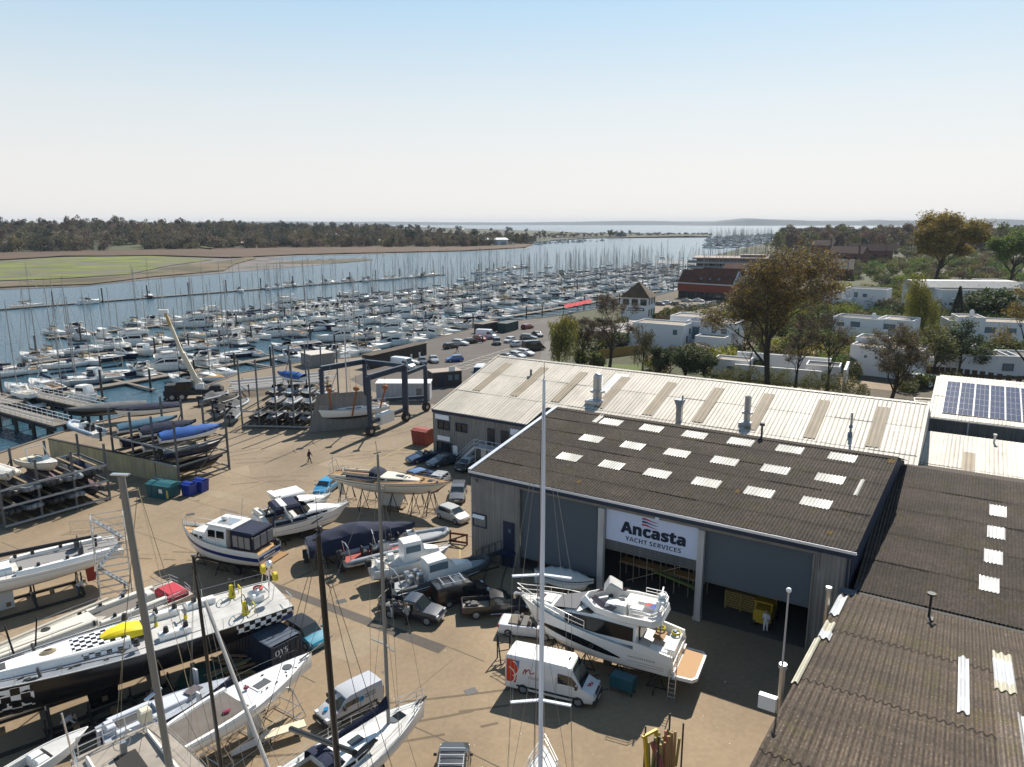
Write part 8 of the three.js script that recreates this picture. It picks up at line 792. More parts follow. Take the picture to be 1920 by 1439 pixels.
// crown clumps for woods seen from afar
function clump(n,w,H,leaf,tall=.35,conic=0){const b=new MB(),k=[];for (let i=0;i<9;i++){const t=rnd()*2*PI,q=Math.sqrt(rnd())*w*.62,y=H*rr(tall,.82);k.push([cos(t)*q,y,sin(t)*q,w*rr(.28,.5)*(conic?1.1 - y/H:1)]);}b.c=[];for (let i=0;i<n;i++){const c=pick(k),u=rr(-1,1),t=rnd()*2*PI,s=Math.sqrt(1 - u*u),R=c[3]*rr(.75,1.08),p=[c[0] + R*s*cos(t),c[1] + R*u*.8,c[2] + R*s*sin(t)],q=()=>p.map((v)=>v + rr(-leaf,leaf));b.tri(q(),q(),q());const sh=.75 + .5*rnd();for (let j=0;j<3;j++) b.c.push(sh,sh,sh);}for (let i=0;i<3;i++){b.tube([0,0,0],[rr(-.2,.2)*w,H*.7,rr(-.2,.2)*w],.3,.08,4,false);while (b.c.length<b.p.length) b.c.push(.5,.4,.35);}return b.geo();}
const mWood=new THREE.MeshPhysicalMaterial({vertexColors:true,roughness:.95,transmission:.35,thickness:0,side:THREE.DoubleSide}),gClump=[clump(460,6.8,14,.9,.12),clump(420,6,16,.85,.1),clump(480,7.8,12,1,.1)],gPine=clump(520,6.5,19,1,.35);
function wood(name,spots,geo,cols){const im=new THREE.InstancedMesh(geo,mWood,spots.length),m=new THREE.Matrix4(),e=new THREE.Euler();spots.forEach(([x,y,z,s],i)=>{e.set(0,rnd()*6.3,0);im.setMatrixAt(i,m.makeRotationFromEuler(e).scale(new THREE.Vector3(s*rr(.8,1.25),s*rr(.85,1.15),s*rr(.8,1.25))).setPosition(x,y,z));const c=pick(cols),k=rr(.75,1.25);im.setColorAt(i,new THREE.Color().setRGB(c[0]*k,c[1]*k,c[2]*k));});im.name=numbered(name);im.userData.kind='stuff';im.castShadow=im.receiveShadow=true;scene.add(im);}
const inside=(poly,x,z)=>{let c=false;for (let i=0,j=poly.length - 1;i<poly.length;j=i++){const a=poly[i],b=poly[j];if ((a[1]>z) !==(b[1]>z)&&x<(b[0] - a[0])*(z - a[1])/(b[1] - a[1]) + a[0]) c=!c;}return c;};
{// woods on the far bank
  const A=[[],[],[]];for (let i=0;i<9000;i++){const px=rnd(),d=640 + 900*Math.pow(rnd(),1.2),r=lerp(-1200,1100,px),x=RV[0]*r - BV[0]*d,z=RV[1]*r - BV[1]*d;if (z>-150||!inside(LAND,x,z)) continue;const v=NOI(x,z,60,93);if (v>.72) continue;A[i % 3].push([x,hillY(x,z) - 1,z,rr(.85,1.35)*(.6 + .9*NOI(x,z,75,94))*(z<-1250?.7:1)]);}
  const cols=[[.12,.078,.048],[.10,.068,.048],[.10,.088,.038],[.06,.066,.03],[.14,.115,.04],[.035,.044,.026]];A.forEach((s,i)=>wood('woodland',s,gClump[i],cols));
  const P2=[];for (let i=0;i<900;i++){const d=700 + 800*rnd(),r=lerp(-900,1700,rnd()),x=RV[0]*r - BV[0]*d,z=RV[1]*r - BV[1]*d;if (z>-200||!inside(LAND,x,z)||NOI(x,z,120,95)<.5) continue;P2.push([x,hillY(x,z),z,rr(.8,1.45)*(z<-1250?.7:1)]);}wood('pine_wood',P2,gPine,[[.022,.032,.02],[.028,.036,.022]]);
}
function scatter(name,n,poly,s0,s1,cols,geo,y=0){const sp=[],xs=poly.map((q)=>q[0]),zs=poly.map((q)=>q[1]);let g=0;while (sp.length<n&&g++ <n*20){const x=rr(min(...xs),max(...xs)),z=rr(min(...zs),max(...zs));if (inside(poly,x,z)) sp.push([x,y,z,rr(s0,s1)*(.6 + .8*NOI(x,z,45,99))]);}wood(name,sp,geo,cols);}
const cBr=[[.12,.08,.055],[.10,.07,.055],[.15,.12,.045],[.085,.09,.032],[.035,.048,.024],[.12,.13,.03]];
scatter('far_point_trees',260,[[90.97,-1601.63],[191.88,-1802.65],[500.56,-1881.31],[575.64,-2164.49],[226.22,-2278.75],[73.1,-2061.11]],.25,.7,[[.05,.055,.03],[.06,.055,.035]],gClump[2],-1);
scatter('hill_wood',900,[[254.97,-729.41],[337.11,-844.85],[294.04,-605.03],[433.43,-844.85],[520.36,-729.41],[990.35,-1394.13],[841.43,-1601.63],[505.08,-1394.13]],.85,1.75,[...cBr,cBr[0],cBr[1],cBr[1]],gClump[0],2);
scatter('garden_trees',130,[[137.01,-352.32],[216.04,-529.53],[367.65,-529.53],[583.92,-844.85],[313.03,-844.85],[185.72,-529.53]],.35,.8,cBr.concat([[.10,.11,.02]]),gClump[2]);
{// hazy hills across the water
  ST('distant_hills',M(.06,.075,.06,1),(b)=>{for (const [z,x0,x1,H,k] of [[-14000,-8000,11000,90,3],[-11000,2500,11000,110,7]]){const n=120,rows=[[],[],[]];for (let i=0;i<=n;i++){const x=lerp(x0,x1,i/n),h=H*(.25 + .95*fbm(i/16,k,4,0,97))*min(1,min(i,n - i)/14);rows[0].push([x,-3,z]);rows[1].push([x,h*.8,z - 150]);rows[2].push([x,h,z - 600]);}b.loft(rows);}});
  const isl=ST('far_spit',M(.05,.055,.03,.95),(b)=>{const A=[1330.38,-3611.83],B=[1416.97,-3333.49];b.tube([A[0],-2,A[1]],[B[0],-2,B[1]],9,12,8);});
}
{// buildings along the far bank
  const spots=[[-933.58,-2117.98,26,7,'red-brown mansion with pale roof on the far bank meadow',[.16,.07,.05]],[-1661.95,-2890.33,20,5,'pale roof half hidden in the far woods at left',[.5,.46,.42]],[-374.71,-1033.03,18,5,'pale house in trees behind the far reeds',[.6,.58,.55]],[-283.07,-1221.96,22,8,'bright white gabled house on the far bank',[.72,.71,.68]],[-274.26,-1441.47,18,6,'pale house right of the gabled house on the far bank',[.5,.47,.44]],[-178.29,-1119.62,12,9,'white tower-like house on the far bank',[.7,.7,.7]],[-197.4,-1119.62,16,6,'dark boathouse on the far bank',[.10,.12,.14]],[-147.99,-2222.33,18,6,'small pale house high in the far woods',[.6,.58,.55]]];
  for (const [x,z,w,H,lab,c] of spots){const y=hillY(x,z),t=T('house',lab,'house',x,z,aR + .2,null,y);P(t,'wall',M(...c,.8),(b)=>b.box(0,0,0,w,H*.65,w*.55));P(t,'roof',M(.42,.38,.35,.7),(b)=>b.hex([[-w*.53,H*.65,w*.32],[w*.53,H*.65,w*.32],[w*.53,H*.65,-w*.32],[-w*.53,H*.65,-w*.32],[-w*.4,H,.4],[w*.4,H,.4],[w*.4,H,-.4],[-w*.4,H,-.4]]));P(t,'window',mGlassK,(b)=>{for (let i=-2;i<=2;i++) b.box(i*w*.18,H*.25,w*.278,w*.07,H*.2,.1);});}
  const s=T('boat_shed','long pale boat shed by the water on the far bank','shed',-30.14,-1114.95,aR - .45);P(s,'wall',M(.42,.47,.5,.6),(b)=>b.box(0,-1.5,0,44,8,22));P(s,'roof',M(.5,.55,.58,.5),(b)=>b.hex([[-23,6.5,12],[23,6.5,12],[23,6.5,-12],[-23,6.5,-12],[-23,9,.3],[23,9,.3],[23,9,-.3],[-23,9,-.3]]));P(s,'door',M(.2,.22,.25,.6),(b)=>{for (const x of [-14,0,14]) b.box(x,-1.5,11.05,8,5,.2);});
  const A=[93.56,-1647.15],B=[267.02,-1774.38],JL=Math.hypot(B[0] - A[0],B[1] - A[1]),jt=T('jetty','dark jetty running across the far end of the river','jetty',...mid2(...A,...B),null,WL);P(jt,'deck',mDark,(b)=>b.box(0,2.2,0,JL,.8,4));P(jt,'post',mPile,(b)=>{for (let x=-JL/2;x<JL/2;x +=14) b.box(x,-1,0,.8,3.2,3.6);});P(jt,'pier_head_hut',M(.12,.13,.14,.8),(b)=>{b.box(JL/2 - 12,3,0,24,5,10);b.box(JL/2 - 16,8,0,10,4,8);});
}

// ---------- trees ----------
function tree(name,label,x,z,H,W,o={}){// trunk with limbs, crown of leaf-sized faces
  seed=Math.round(x*131 + z*17);const t=T(name,label,'tree',x,z,rnd()*6,o.group),tb=new MB(),cb=new MB(),tips=[],V=THREE.Vector3;const lv=o.lv??4,th=o.th??.3;
  const grow=(p,d,len,r,l)=>{let q=p.clone(),dir=d.clone(),pr=r;const n=l?3:4;for (let i=0;i<n;i++){const nd=dir.clone().add(new V(rr(-1,1),rr(-.5,.9)*(o.up??1),rr(-1,1)).multiplyScalar(l?.28:.1)).normalize(),nq=q.clone().addScaledVector(nd,len/n),nr=pr*(l?.78:.86);tb.tube(q.toArray(),nq.toArray(),pr,nr,l<2?7:l<3?5:3,false);q=nq;dir=nd;pr=nr;if (l>1) tips.push([q.clone(),l]);if (l===0&&i>0&&l<lv) kids(q,dir,len*.62,pr*.6,l,1 + (rnd()<.6));}if (l<lv) kids(q,dir,len*.72,pr*.75,l,o.nb??3);};
  const kids=(q,dir,len,r,l,n)=>{for (let i=0;i<n;i++){const a=rnd()*6.28,sp=rr(.45,1.0)*(o.spread??1),e=new V(cos(a),0,sin(a));grow(q,dir.clone().multiplyScalar(1).addScaledVector(e,sp).normalize(),len*rr(.75,1.1),max(.02,r),l + 1);}};
  grow(new V(0,-.2,0),new V(rr(-.06,.06),1,rr(-.06,.06)),H*th,o.r??H*.026,0);
  let mx=.1,my=.1;for (const [p] of tips){mx=max(mx,Math.hypot(p.x,p.z));my=max(my,p.y);}const sx=W/2/mx,sy=H/my;// fit to size
  for (let i=0;i<tb.p.length;i +=3){const k=min(1,tb.p[i + 1]/(my*.25));tb.p[i]*=lerp(1,sx,k);tb.p[i + 2]*=lerp(1,sx,k);tb.p[i + 1]*=sy;}
  tb.build('trunk',o.bark??mBark,t,1);cb.c=[];const ends=tips.filter((q)=>q[1]>=(o.from??3)),n=o.n??9000,s=o.leaf??.28,sp=o.sp??W*.07;
  if (n){for (let i=0;i<n;i++){const [p]=pick(ends),c=[p.x*sx + (rnd() + rnd() - 1)*sp,p.y*sy + (rnd() + rnd() - 1)*sp*.8,p.z*sx + (rnd() + rnd() - 1)*sp],col=pick(o.cols),k=rr(.7,1.35);if (o.hang) c[1] -=o.hang*rnd()*rnd()*min(c[1] - .5,H*.6);const q=()=>[c[0] + rr(-s,s),c[1] + rr(-s,s)*(o.hang?2:.8),c[2] + rr(-s,s)];cb.tri(q(),q(),q());for (let j=0;j<3;j++) cb.c.push(col[0]*k,col[1]*k,col[2]*k);}if (o.twig) for (let i=0;i<o.twig;i++){const [p]=pick(ends),a=[p.x*sx,p.y*sy,p.z*sx],e=[a[0] + rr(-1,1)*sp,a[1] + rr(-.3,1)*sp,a[2] + rr(-1,1)*sp];cb.tri(a,[a[0] + .04,a[1] + .03,a[2]],e);for (let j=0;j<3;j++) cb.c.push(.05,.04,.03);}cb.build('crown',mLeaf,t);}
  return t;
}
const mBark=M(.045,.036,.028,.95),mLeaf=new THREE.MeshPhysicalMaterial({vertexColors:true,roughness:.95,transmission:.35,thickness:0,side:THREE.DoubleSide});
const cOak=[[.24,.155,.022],[.18,.13,.024],[.12,.10,.025],[.29,.20,.025]],cTwig=[[.12,.078,.045],[.095,.065,.042],[.15,.10,.042]],cWil=[[.26,.25,.03],[.20,.19,.03],[.13,.12,.03]],cGrn=[[.11,.17,.022],[.07,.115,.022],[.16,.20,.025]],cEv=[[.03,.05,.014],[.045,.066,.018],[.07,.09,.02]];
tree('oak_tree','tallest oak with bronze young leaves, highest crown on the right skyline',219.89,-384.65,35.56,44,{n:34000,leaf:.72,cols:[...cOak,[.30,.23,.035]],sp:3,nb:4,spread:1.1});
tree('oak_tree','broad oak with rusty top and bare lower crown before the brick buildings',46.44,-130.88,26.09,24,{n:26000,leaf:.3,cols:[...cOak,...cTwig],twig:5000,sp:1.9,nb:4,r:.55});
tree('broadleaf_tree','bright green tree at the right edge behind the white houses',227.33,-338.08,27.89,33,{n:20000,leaf:.62,cols:cGrn,sp:2.6,nb:4});
tree('bare_tree','bare forked tree standing behind the white roof ridge, right of the broad oak',51.17,-130.02,14.71,11,{n:4200,leaf:.15,cols:[...cTwig,[.16,.12,.03]],twig:3500,th:.42,r:.42,sp:.8,spread:1.2});
tree('bare_tree','thick dark trunk with crooked side limbs in front of the terraced white house',55.98,-127.9,15.88,11,{n:3000,leaf:.15,cols:[...cTwig,[.16,.12,.03]],twig:2200,th:.62,r:.5,sp:.7,lv:3,from:2,spread:1.4});
tree('bare_tree','slender bare tree left of the forked tree',44.75,-135.37,15.06,8,{n:1500,leaf:.14,cols:cTwig,twig:3000,th:.4,r:.3,sp:.7});
tree('bare_tree','rounded bare tree with olive buds in front of the blank white house',62.82,-118.97,14.27,12,{n:12000,leaf:.18,cols:[...cTwig,[.16,.14,.03],[.2,.17,.03]],twig:5000,th:.25,r:.36,sp:.9,nb:4,spread:1.2});
tree('willow_tree','weeping willow with hanging yellow-green strands among the white houses',105.86,-189.95,18.3,15,{n:14000,leaf:.2,cols:cWil,hang:1.2,sp:1,nb:4});
tree('willow_tree','yellow-green willow standing by the car park left of the workshop ridge',9.5,-149.66,12.07,8.5,{n:8500,leaf:.17,cols:cWil,hang:1,sp:.7});
tree('willow_tree','thin pale willow in front of the first white house',26.77,-148,10.11,7,{n:3200,leaf:.15,cols:[[.14,.12,.05],[.10,.09,.045]],hang:.9,sp:.6,r:.22});
tree('bare_tree','wide bare tree with dark limbs left of the first white house',19.74,-146.91,16.65,14,{n:6500,leaf:.16,cols:cTwig,twig:6000,th:.34,r:.42,sp:1,spread:1.2});
tree('bare_tree','brown twiggy tree between the yellow willow and the wide bare tree',14.95,-153.7,11.36,8,{n:3600,leaf:.15,cols:cTwig,twig:3500,sp:.8,r:.25});
tree('oak_tree','bronze-leaved oak cut off by the right edge above the solar panels',101.11,-141.67,19.96,15,{n:5200,leaf:.25,cols:cOak,sp:1.2,nb:4});
const bush=(lab,x,z,H,W,cols,nm='evergreen_bush')=>tree(nm,lab,x,z,H,W,{n:5200,leaf:W*.035,cols,th:.12,from:2,sp:W*.16,lv:3,nb:4,r:.15,spread:1.3});
[[29.52,-145.3,6.19,6,'leftmost'],[34.05,-141.67,6.37,8,'middle'],[37.93,-141.67,5.31,6.5,'rightmost']].forEach(([x,z,h,w,l])=>bush(l + ' of three dark green bushes behind the white roof',x,z,h,w,cEv));
bush('bright olive rounded tree left of the dark conifers',83.92,-143.72,9.63,9,[[.12,.115,.02],[.09,.095,.02]],'olive_tree');bush('dark evergreen mass beside the right-hand white houses',90.91,-146.91,11.33,8,cEv);bush('broad dark bushes below the big white house at right',144.44,-218.45,9.52,22,cEv);bush('dark evergreen shrubs right of the dark evergreen mass',96.15,-148,4.98,8,cEv);{const c=T('conifer_tree','dark pointed conifer against the wall of the big white house','tree',121.92,-201.23);const H=13.15;P(c,'trunk',mBark,(b)=>b.tube([0,0,0],[0,H*.9,0],.3,.05));P(c,'crown',mLeaf,(b)=>{b.c=[];for (let i=0;i<5000;i++){const f=rnd(),a=rnd()*6.28,R=(1 - f)*H*.26*Math.sqrt(rr(.3,1)),q=()=>[cos(a)*R + rr(-.3,.3),f*H + rr(-.3,.3),sin(a)*R + rr(-.3,.3)];b.tri(q(),q(),q());const k=rr(.7,1.3);for (let j=0;j<3;j++) b.c.push(.022*k,.034*k,.016*k);}});}
// hedges and garden growth nobody could count
function growth(name,spots,cols,n,leaf){const b=new MB();b.c=[];for (let i=0;i<n;i++){const [x,z,r,H]=pick(spots),u=rr(-1,1),t=rnd()*6.28,s=Math.sqrt(1 - u*u),k=rr(.65,1.3),c=pick(cols),p=[x + r*s*cos(t)*rr(.6,1.05),H*(.5 + .5*u)*rr(.8,1.1) + .2,z + r*s*sin(t)*rr(.6,1.05)],q=()=>p.map((v)=>v + rr(-leaf,leaf));b.tri(q(),q(),q());for (let j=0;j<3;j++) b.c.push(c[0]*k,c[1]*k,c[2]*k);}const o=b.build(name,mLeaf,scene);o.name=numbered(name);o.userData.kind='stuff';}
{const run=(p,q,n,r,H)=>Array.from({length:n},(_,i)=>[lerp(p[0],q[0],i/(n - 1)) + rr(-1,1),lerp(p[1],q[1],i/(n - 1)) + rr(-1,1),r*rr(.7,1.3),H*rr(.7,1.3)]);
  growth('hedge',[...run([39.01,-136.78],[61.03,-123.87],22,1.6,3.6)],[[.13,.125,.02],[.09,.10,.02],[.16,.14,.03]],16000,.16);growth('hedge',[...run([108.17,-218.45],[121.69,-218.45],10,2.4,3),...run([113.58,-244.46],[113.28,-225.67],6,2.5,3)],cGrn.concat(cEv),6000,.28);
  growth('shrubbery',[...run([80.26,-173.64],[56.81,-148],10,1.6,2),...run([67.97,-153.7],[63.52,-159.84],8,1.4,1.6),...run([87.8,-153.7],[78.66,-148],8,2,3),...run([52.58,-233.37],[113.22,-301.42],12,2.6,3.5),...run([88.2,-233.37],[130.64,-301.42],10,3,4.5),...run([45.8,-233.37],[54.22,-247.4],5,1.6,2.4),...run([59.92,-225.67],[65.54,-218.45],6,1.7,3),...run([10.73,-145.3],[15.3,-148],5,1.3,1.6),...run([16.56,-173.64],[27.25,-181.44],8,1.8,3.5),...run([14.7,-159.84],[19.26,-153.7],6,1.6,2.6),...run([22.36,-204.25],[32.89,-215.01],6,1.6,3),...run([102.97,-263.17],[101.77,-233.37],6,2.4,4),...run([108.36,-189.95],[135.7,-233.37],5,2.4,4.5),...run([148.06,-301.42],[190.05,-338.08],8,3.4,5.5),...run([66.68,-189.95],[81.98,-220.81],5,1.8,3),...run([48.71,-153.7],[63.65,-169.98],7,1.5,2.4),...run([78.05,-177.46],[69.11,-181.44],6,1.8,3),...run([67.06,-141.67],[72.93,-159.84],5,1.5,2.5),...run([98.35,-181.44],[90.63,-153.7],8,2.2,4),...run([83.64,-137.73],[71.89,-130.88],8,1.6,2.2),...run([129.67,-263.17],[161.13,-301.42],8,3,4),...run([83.83,-153.7],[101.52,-166.47],8,2.4,4),...run([101.77,-233.37],[79.43,-209.5],8,2.2,3.5),...run([46.13,-218.45],[78.02,-233.37],9,1.8,3),...run([100.64,-173.64],[115.3,-189.95],6,2.6,5),...run([110.97,-167.86],[117.1,-165.1],7,2,3.5),...run([50.26,-148],[40.42,-148],7,1.4,2)],cGrn.concat(cEv,cTwig,[[.2,.18,.03],[.16,.17,.03]]),60000,.4);
}
scatter('garden_trees',420,[[101.66,-281.03],[176.3,-423.38],[180.31,-338.08],[256.72,-367.79],[407.94,-588.27],[251.19,-651.36]],.3,.62,cBr.concat(cGrn),gClump[2],-.5);
// ---------- houses ----------
const homes=[];
const mWall=M(.64,.64,.645,.85),mFlat=M(.34,.29,.24,.9,{map:tConc}),mFlatD=M(.10,.095,.09,.9,{map:tConc}),mWinF=M(.05,.055,.06,.4);
function house(lab,px,ry,blocks,wins=[],o={}){// blocks: [x, z, w, d, h, roof]
  const t=T('white_house',lab,'house',...px,ry);for (const [x,z,w,d] of blocks){const v=new THREE.Vector3(x,0,z).applyEuler(t.rotation).add(t.position);homes.push([v.x,v.z,max(w,d)*.45 + .6]);}for (const [x,z,w,d,h,rf,mat] of blocks){P(t,'wall',mat??mWall,(b)=>b.box(x,0,z,w,h,d));P(t,'parapet',mat??mWall,(b)=>{for (const s of [1,-1]){b.box(x,h,z + s*(d/2 - .12),w,.4,.24);b.box(x + s*(w/2 - .12),h,z,.24,.4,d - .48);}});P(t,'roof',rf?mFlatD:mFlat,(b)=>b.box(x,h,z,w - .5,.06,d - .5));}
  for (const [x,y,z,w,h,side] of wins){const f=P(t,'window',mWinF,(b)=>side?b.box(x,y,z,.1,h,w):b.box(x,y,z,w,h,.1));P(f,'pane',mGlassB,(b)=>side?b.box(x,y + .1,z,.14,h - .2,w - .25):b.box(x,y + .1,z,w - .25,h - .2,.14));}
  for (const [x,z,h0,h] of o.chim??[]) P(t,'chimney',mWall,(b)=>{b.box(x,h0,z,.9,h,.9);b.box(x,h0 + h,z,.6,.35,.6);});return t;
}
const HR=GT;
house('white cubic house left of the oak with tan flat roof and rounded rear block',[36.82,-177.46],HR,[[-2,-5,13,8,5.6],[-9.5,-2,6,7,3.2],[9,-12,12,9,6.0],[11,-4,7,6,3.4],[2,-15,9,8,6.6]],[[2.5,3.6,-.96,1,1.2],[4.55,1,-4,1,2.1,1],[4.55,3.4,-6,1,1.3,1],[5.5,2,-7.46,1.6,3],[10,3.5,-7.46,1,2.2],[12.5,3.6,-7.46,1.3,1.4],[15.05,3.4,-11,1.4,1.5,1],[-3,1.2,-14,1.4,2]]);
house('low white courtyard house with parapet walls behind the hedge',[51.17,-139.67],HR + .08,[[-9,-4,7,5,2.9],[8,-4,6,5,3.2,1],[0,-8,18,1,3.6],[0,0,16,.5,2.4],[12,-5,.5,10,3]],[[-9,.8,-1.4,1.4,1.2],[8,.8,-1.4,1.6,1.3]]);
house('terraced white house with blue-green windows in front of the weeping willow',[87.98,-181.44],HR - .12,[[-3,-7,12,8,6.2,1],[5.5,-8,8,9,6.4],[-2,-1.5,13,1,4.0]],[[4.4,3.9,-3.45,2.6,1.7],[-3.5,3.6,-2.95,2.2,2],[-7,3.6,-2.95,1.6,1.6]],{chim:[[0,-6,6.2,1.2]]});
house('blank white house with peeling walls behind the rounded bare tree',[73.83,-143.72],HR - .1,[[0,-4,13,8,5.6],[-4,-9,6,6,6.4,1]],[[-3.5,3.6,.02,.5,.5],[-1.5,3.6,.02,.5,.5]],{chim:[[0,-3,5.6,1]]});
house('long white house with roof terrace railing and chimney at the right',[119.88,-181.44],HR + .25,[[0,-6,20,9,5.6],[-2,-1,22,3,2.8],[-5,-5,6,8,6.6]],[[-1,3.2,-1.45,3,1.4],[4,3.2,-1.45,2,1.3],[-6,.6,.52,1.6,1.4]],{chim:[[-4.5,-4,6.6,1.6]]});
house('white bungalow with dark flat roof and tiled garage above the solar panels',[96.14,-143.72],HR + .3,[[-1,-6,12,7,3.6,1],[8,-7,10,8,3.6,1],[-9,-6,4,5,2.6]],[[3,1,-2.44,2,1.5],[9,.6,-2.95,1.8,2],[12,.6,-2.95,1.8,2]],{chim:[[-2,-7,3.6,1.6]]});
house('white house with balcony and tan roof beyond the courtyard, left of the hedge',[121.66,-263.17],HR - .1,[[3,-8,14,9,6.8,1],[-7,-6,8,8,5.2],[-5,-1,9,3,3.4]],[[0,4,-3.44,1.2,1.8],[3,4.2,-3.44,1.4,1.2],[-8,1.2,.52,2,1.6]]);
{const t=house('big white house with long pale pitched roof under the tallest oak',[147.57,-233.37],HR + .42,[[2,-4,26,8,9]],[[-8,4.5,.02,.9,.9]]);P(t,'pitched_roof',M(.52,.50,.47,.6,{map:tStreak}),(b)=>b.hex([[-17,9.6,-6],[15,9.6,-6],[15,9.6,-17],[-17,9.6,-17],[-17,11.6,-9],[15,11.6,-9],[15,11.6,-14],[-17,11.6,-14]]));P(t,'rear_wing',M(.5,.5,.5,.8),(b)=>b.box(-1,0,-11.5,32,9.6,10));P(t,'clerestory',mGlassB,(b)=>b.box(-14,7,-6.4,4,2.2,.2));}
house('white house at the right edge behind the green tree',[200.82,-290.88],HR + .5,[[0,-5,20,8,6.5],[-8,-9,10,8,7.5]],[[-2,3,-.95,2,1.4]]);
{// white tower building with pyramid roof
  const t=T('harbour_tower','square white harbour tower with brown pyramid roof and dark sign bands','tower',40.03,-233.37,HR + .12),w=8.6,h=7.45;P(t,'wall',mWall,(b)=>b.box(0,0,0,w,h,w));P(t,'roof',M(.17,.12,.08,.9,{map:tRoof}),(b)=>{const e=w*.57,H=h*.62,c=[[-e,h,e],[e,h,e],[e,h,-e],[-e,h,-e]];for (let i=0;i<4;i++) b.tri(c[i],c[(i + 1) % 4],[0,h + H,0]);b.quad(...c);});for (const [x,y] of [[-2.8,.68],[0,.68],[2.8,.68]]){const f=P(t,'window',mWinF,(b)=>b.box(x,h*y,w/2,2,1.9,.12));P(f,'pane',mGlassD,(b)=>b.box(x,h*y + .2,w/2 + .05,1.6,1.5,.06));}for (const [z,y] of [[-3,.7],[0,.7],[3,.7],[-3,.22],[0,.22],[3,.22]]) P(t,'window',mWinF,(b)=>b.box(w/2,h*y,z,.12,2.1,1.5));P(t,'sign_band',mNavy,(b)=>b.box(.6,h*.45,w/2,5,.9,.14));P(t,'sign_lettering',mWhiteP,(b)=>{for (let i=0;i<9;i++) b.box(-1.5 + i*.5,h*.45 + .25,w/2 + .08,.4,.4,.03);});
  const d=T('terrace_deck','grey raised terrace with white railings at the foot of the white tower','terrace',...mid2(23.34,-189.95,43.27,-218.45));const L=26;P(d,'deck',M(.22,.2,.19,.8),(b)=>{b.box(0,1.5,-3,L,.3,9);b.box(0,0,-3,L - 1,1.5,8);});P(d,'railing',mWhiteP,(b)=>{for (const y of [2.2,2.7]) b.box(0,y,1.4,L,.08,.08);for (let x=-L/2;x<=L/2;x +=1.5) b.box(x,1.8,1.4,.08,.95,.08);});P(d,'stair',mWhiteP,(b)=>{for (let i=0;i<7;i++) b.box(-9 + i*.3,i*.22,2.4,.3,.22,1.8);});
  const aw=T('red_awning','long red fabric banner on the quay left of the white tower','awning',...mid2(15.97,-244.46,29.54,-268.29));P(aw,'fabric',M(.50,.02,.03,.8),(b)=>b.loft(Array.from({length:12},(_,i)=>[[-11 + i*2,2.2 + .2*(i % 2),1],[-11 + i*2,3.4 - .15*(i % 2),0]])));P(aw,'post',mDark,(b)=>{for (const x of [-11,0,11]) b.box(x,0,0,.15,3.2,.15);});const yf=T('timber_fence','ochre timber fence in front of the first white house','fence',...mid2(20.63,-165.1,30.95,-172.16));for (let i=0;i<12;i++) P(yf,'panel',M(.30,.19,.05,.85),(b)=>b.box(-7 + i*1.2,0,0,1.15,2,.06));const gw=T('garden_wall','curved white garden wall behind the dark green bushes','wall',...mid2(43.31,-173.64,48.15,-153.7));P(gw,'wall_face',M(.40,.38,.36,.9),(b)=>b.box(0,0,0,19,2.2,.3));
}
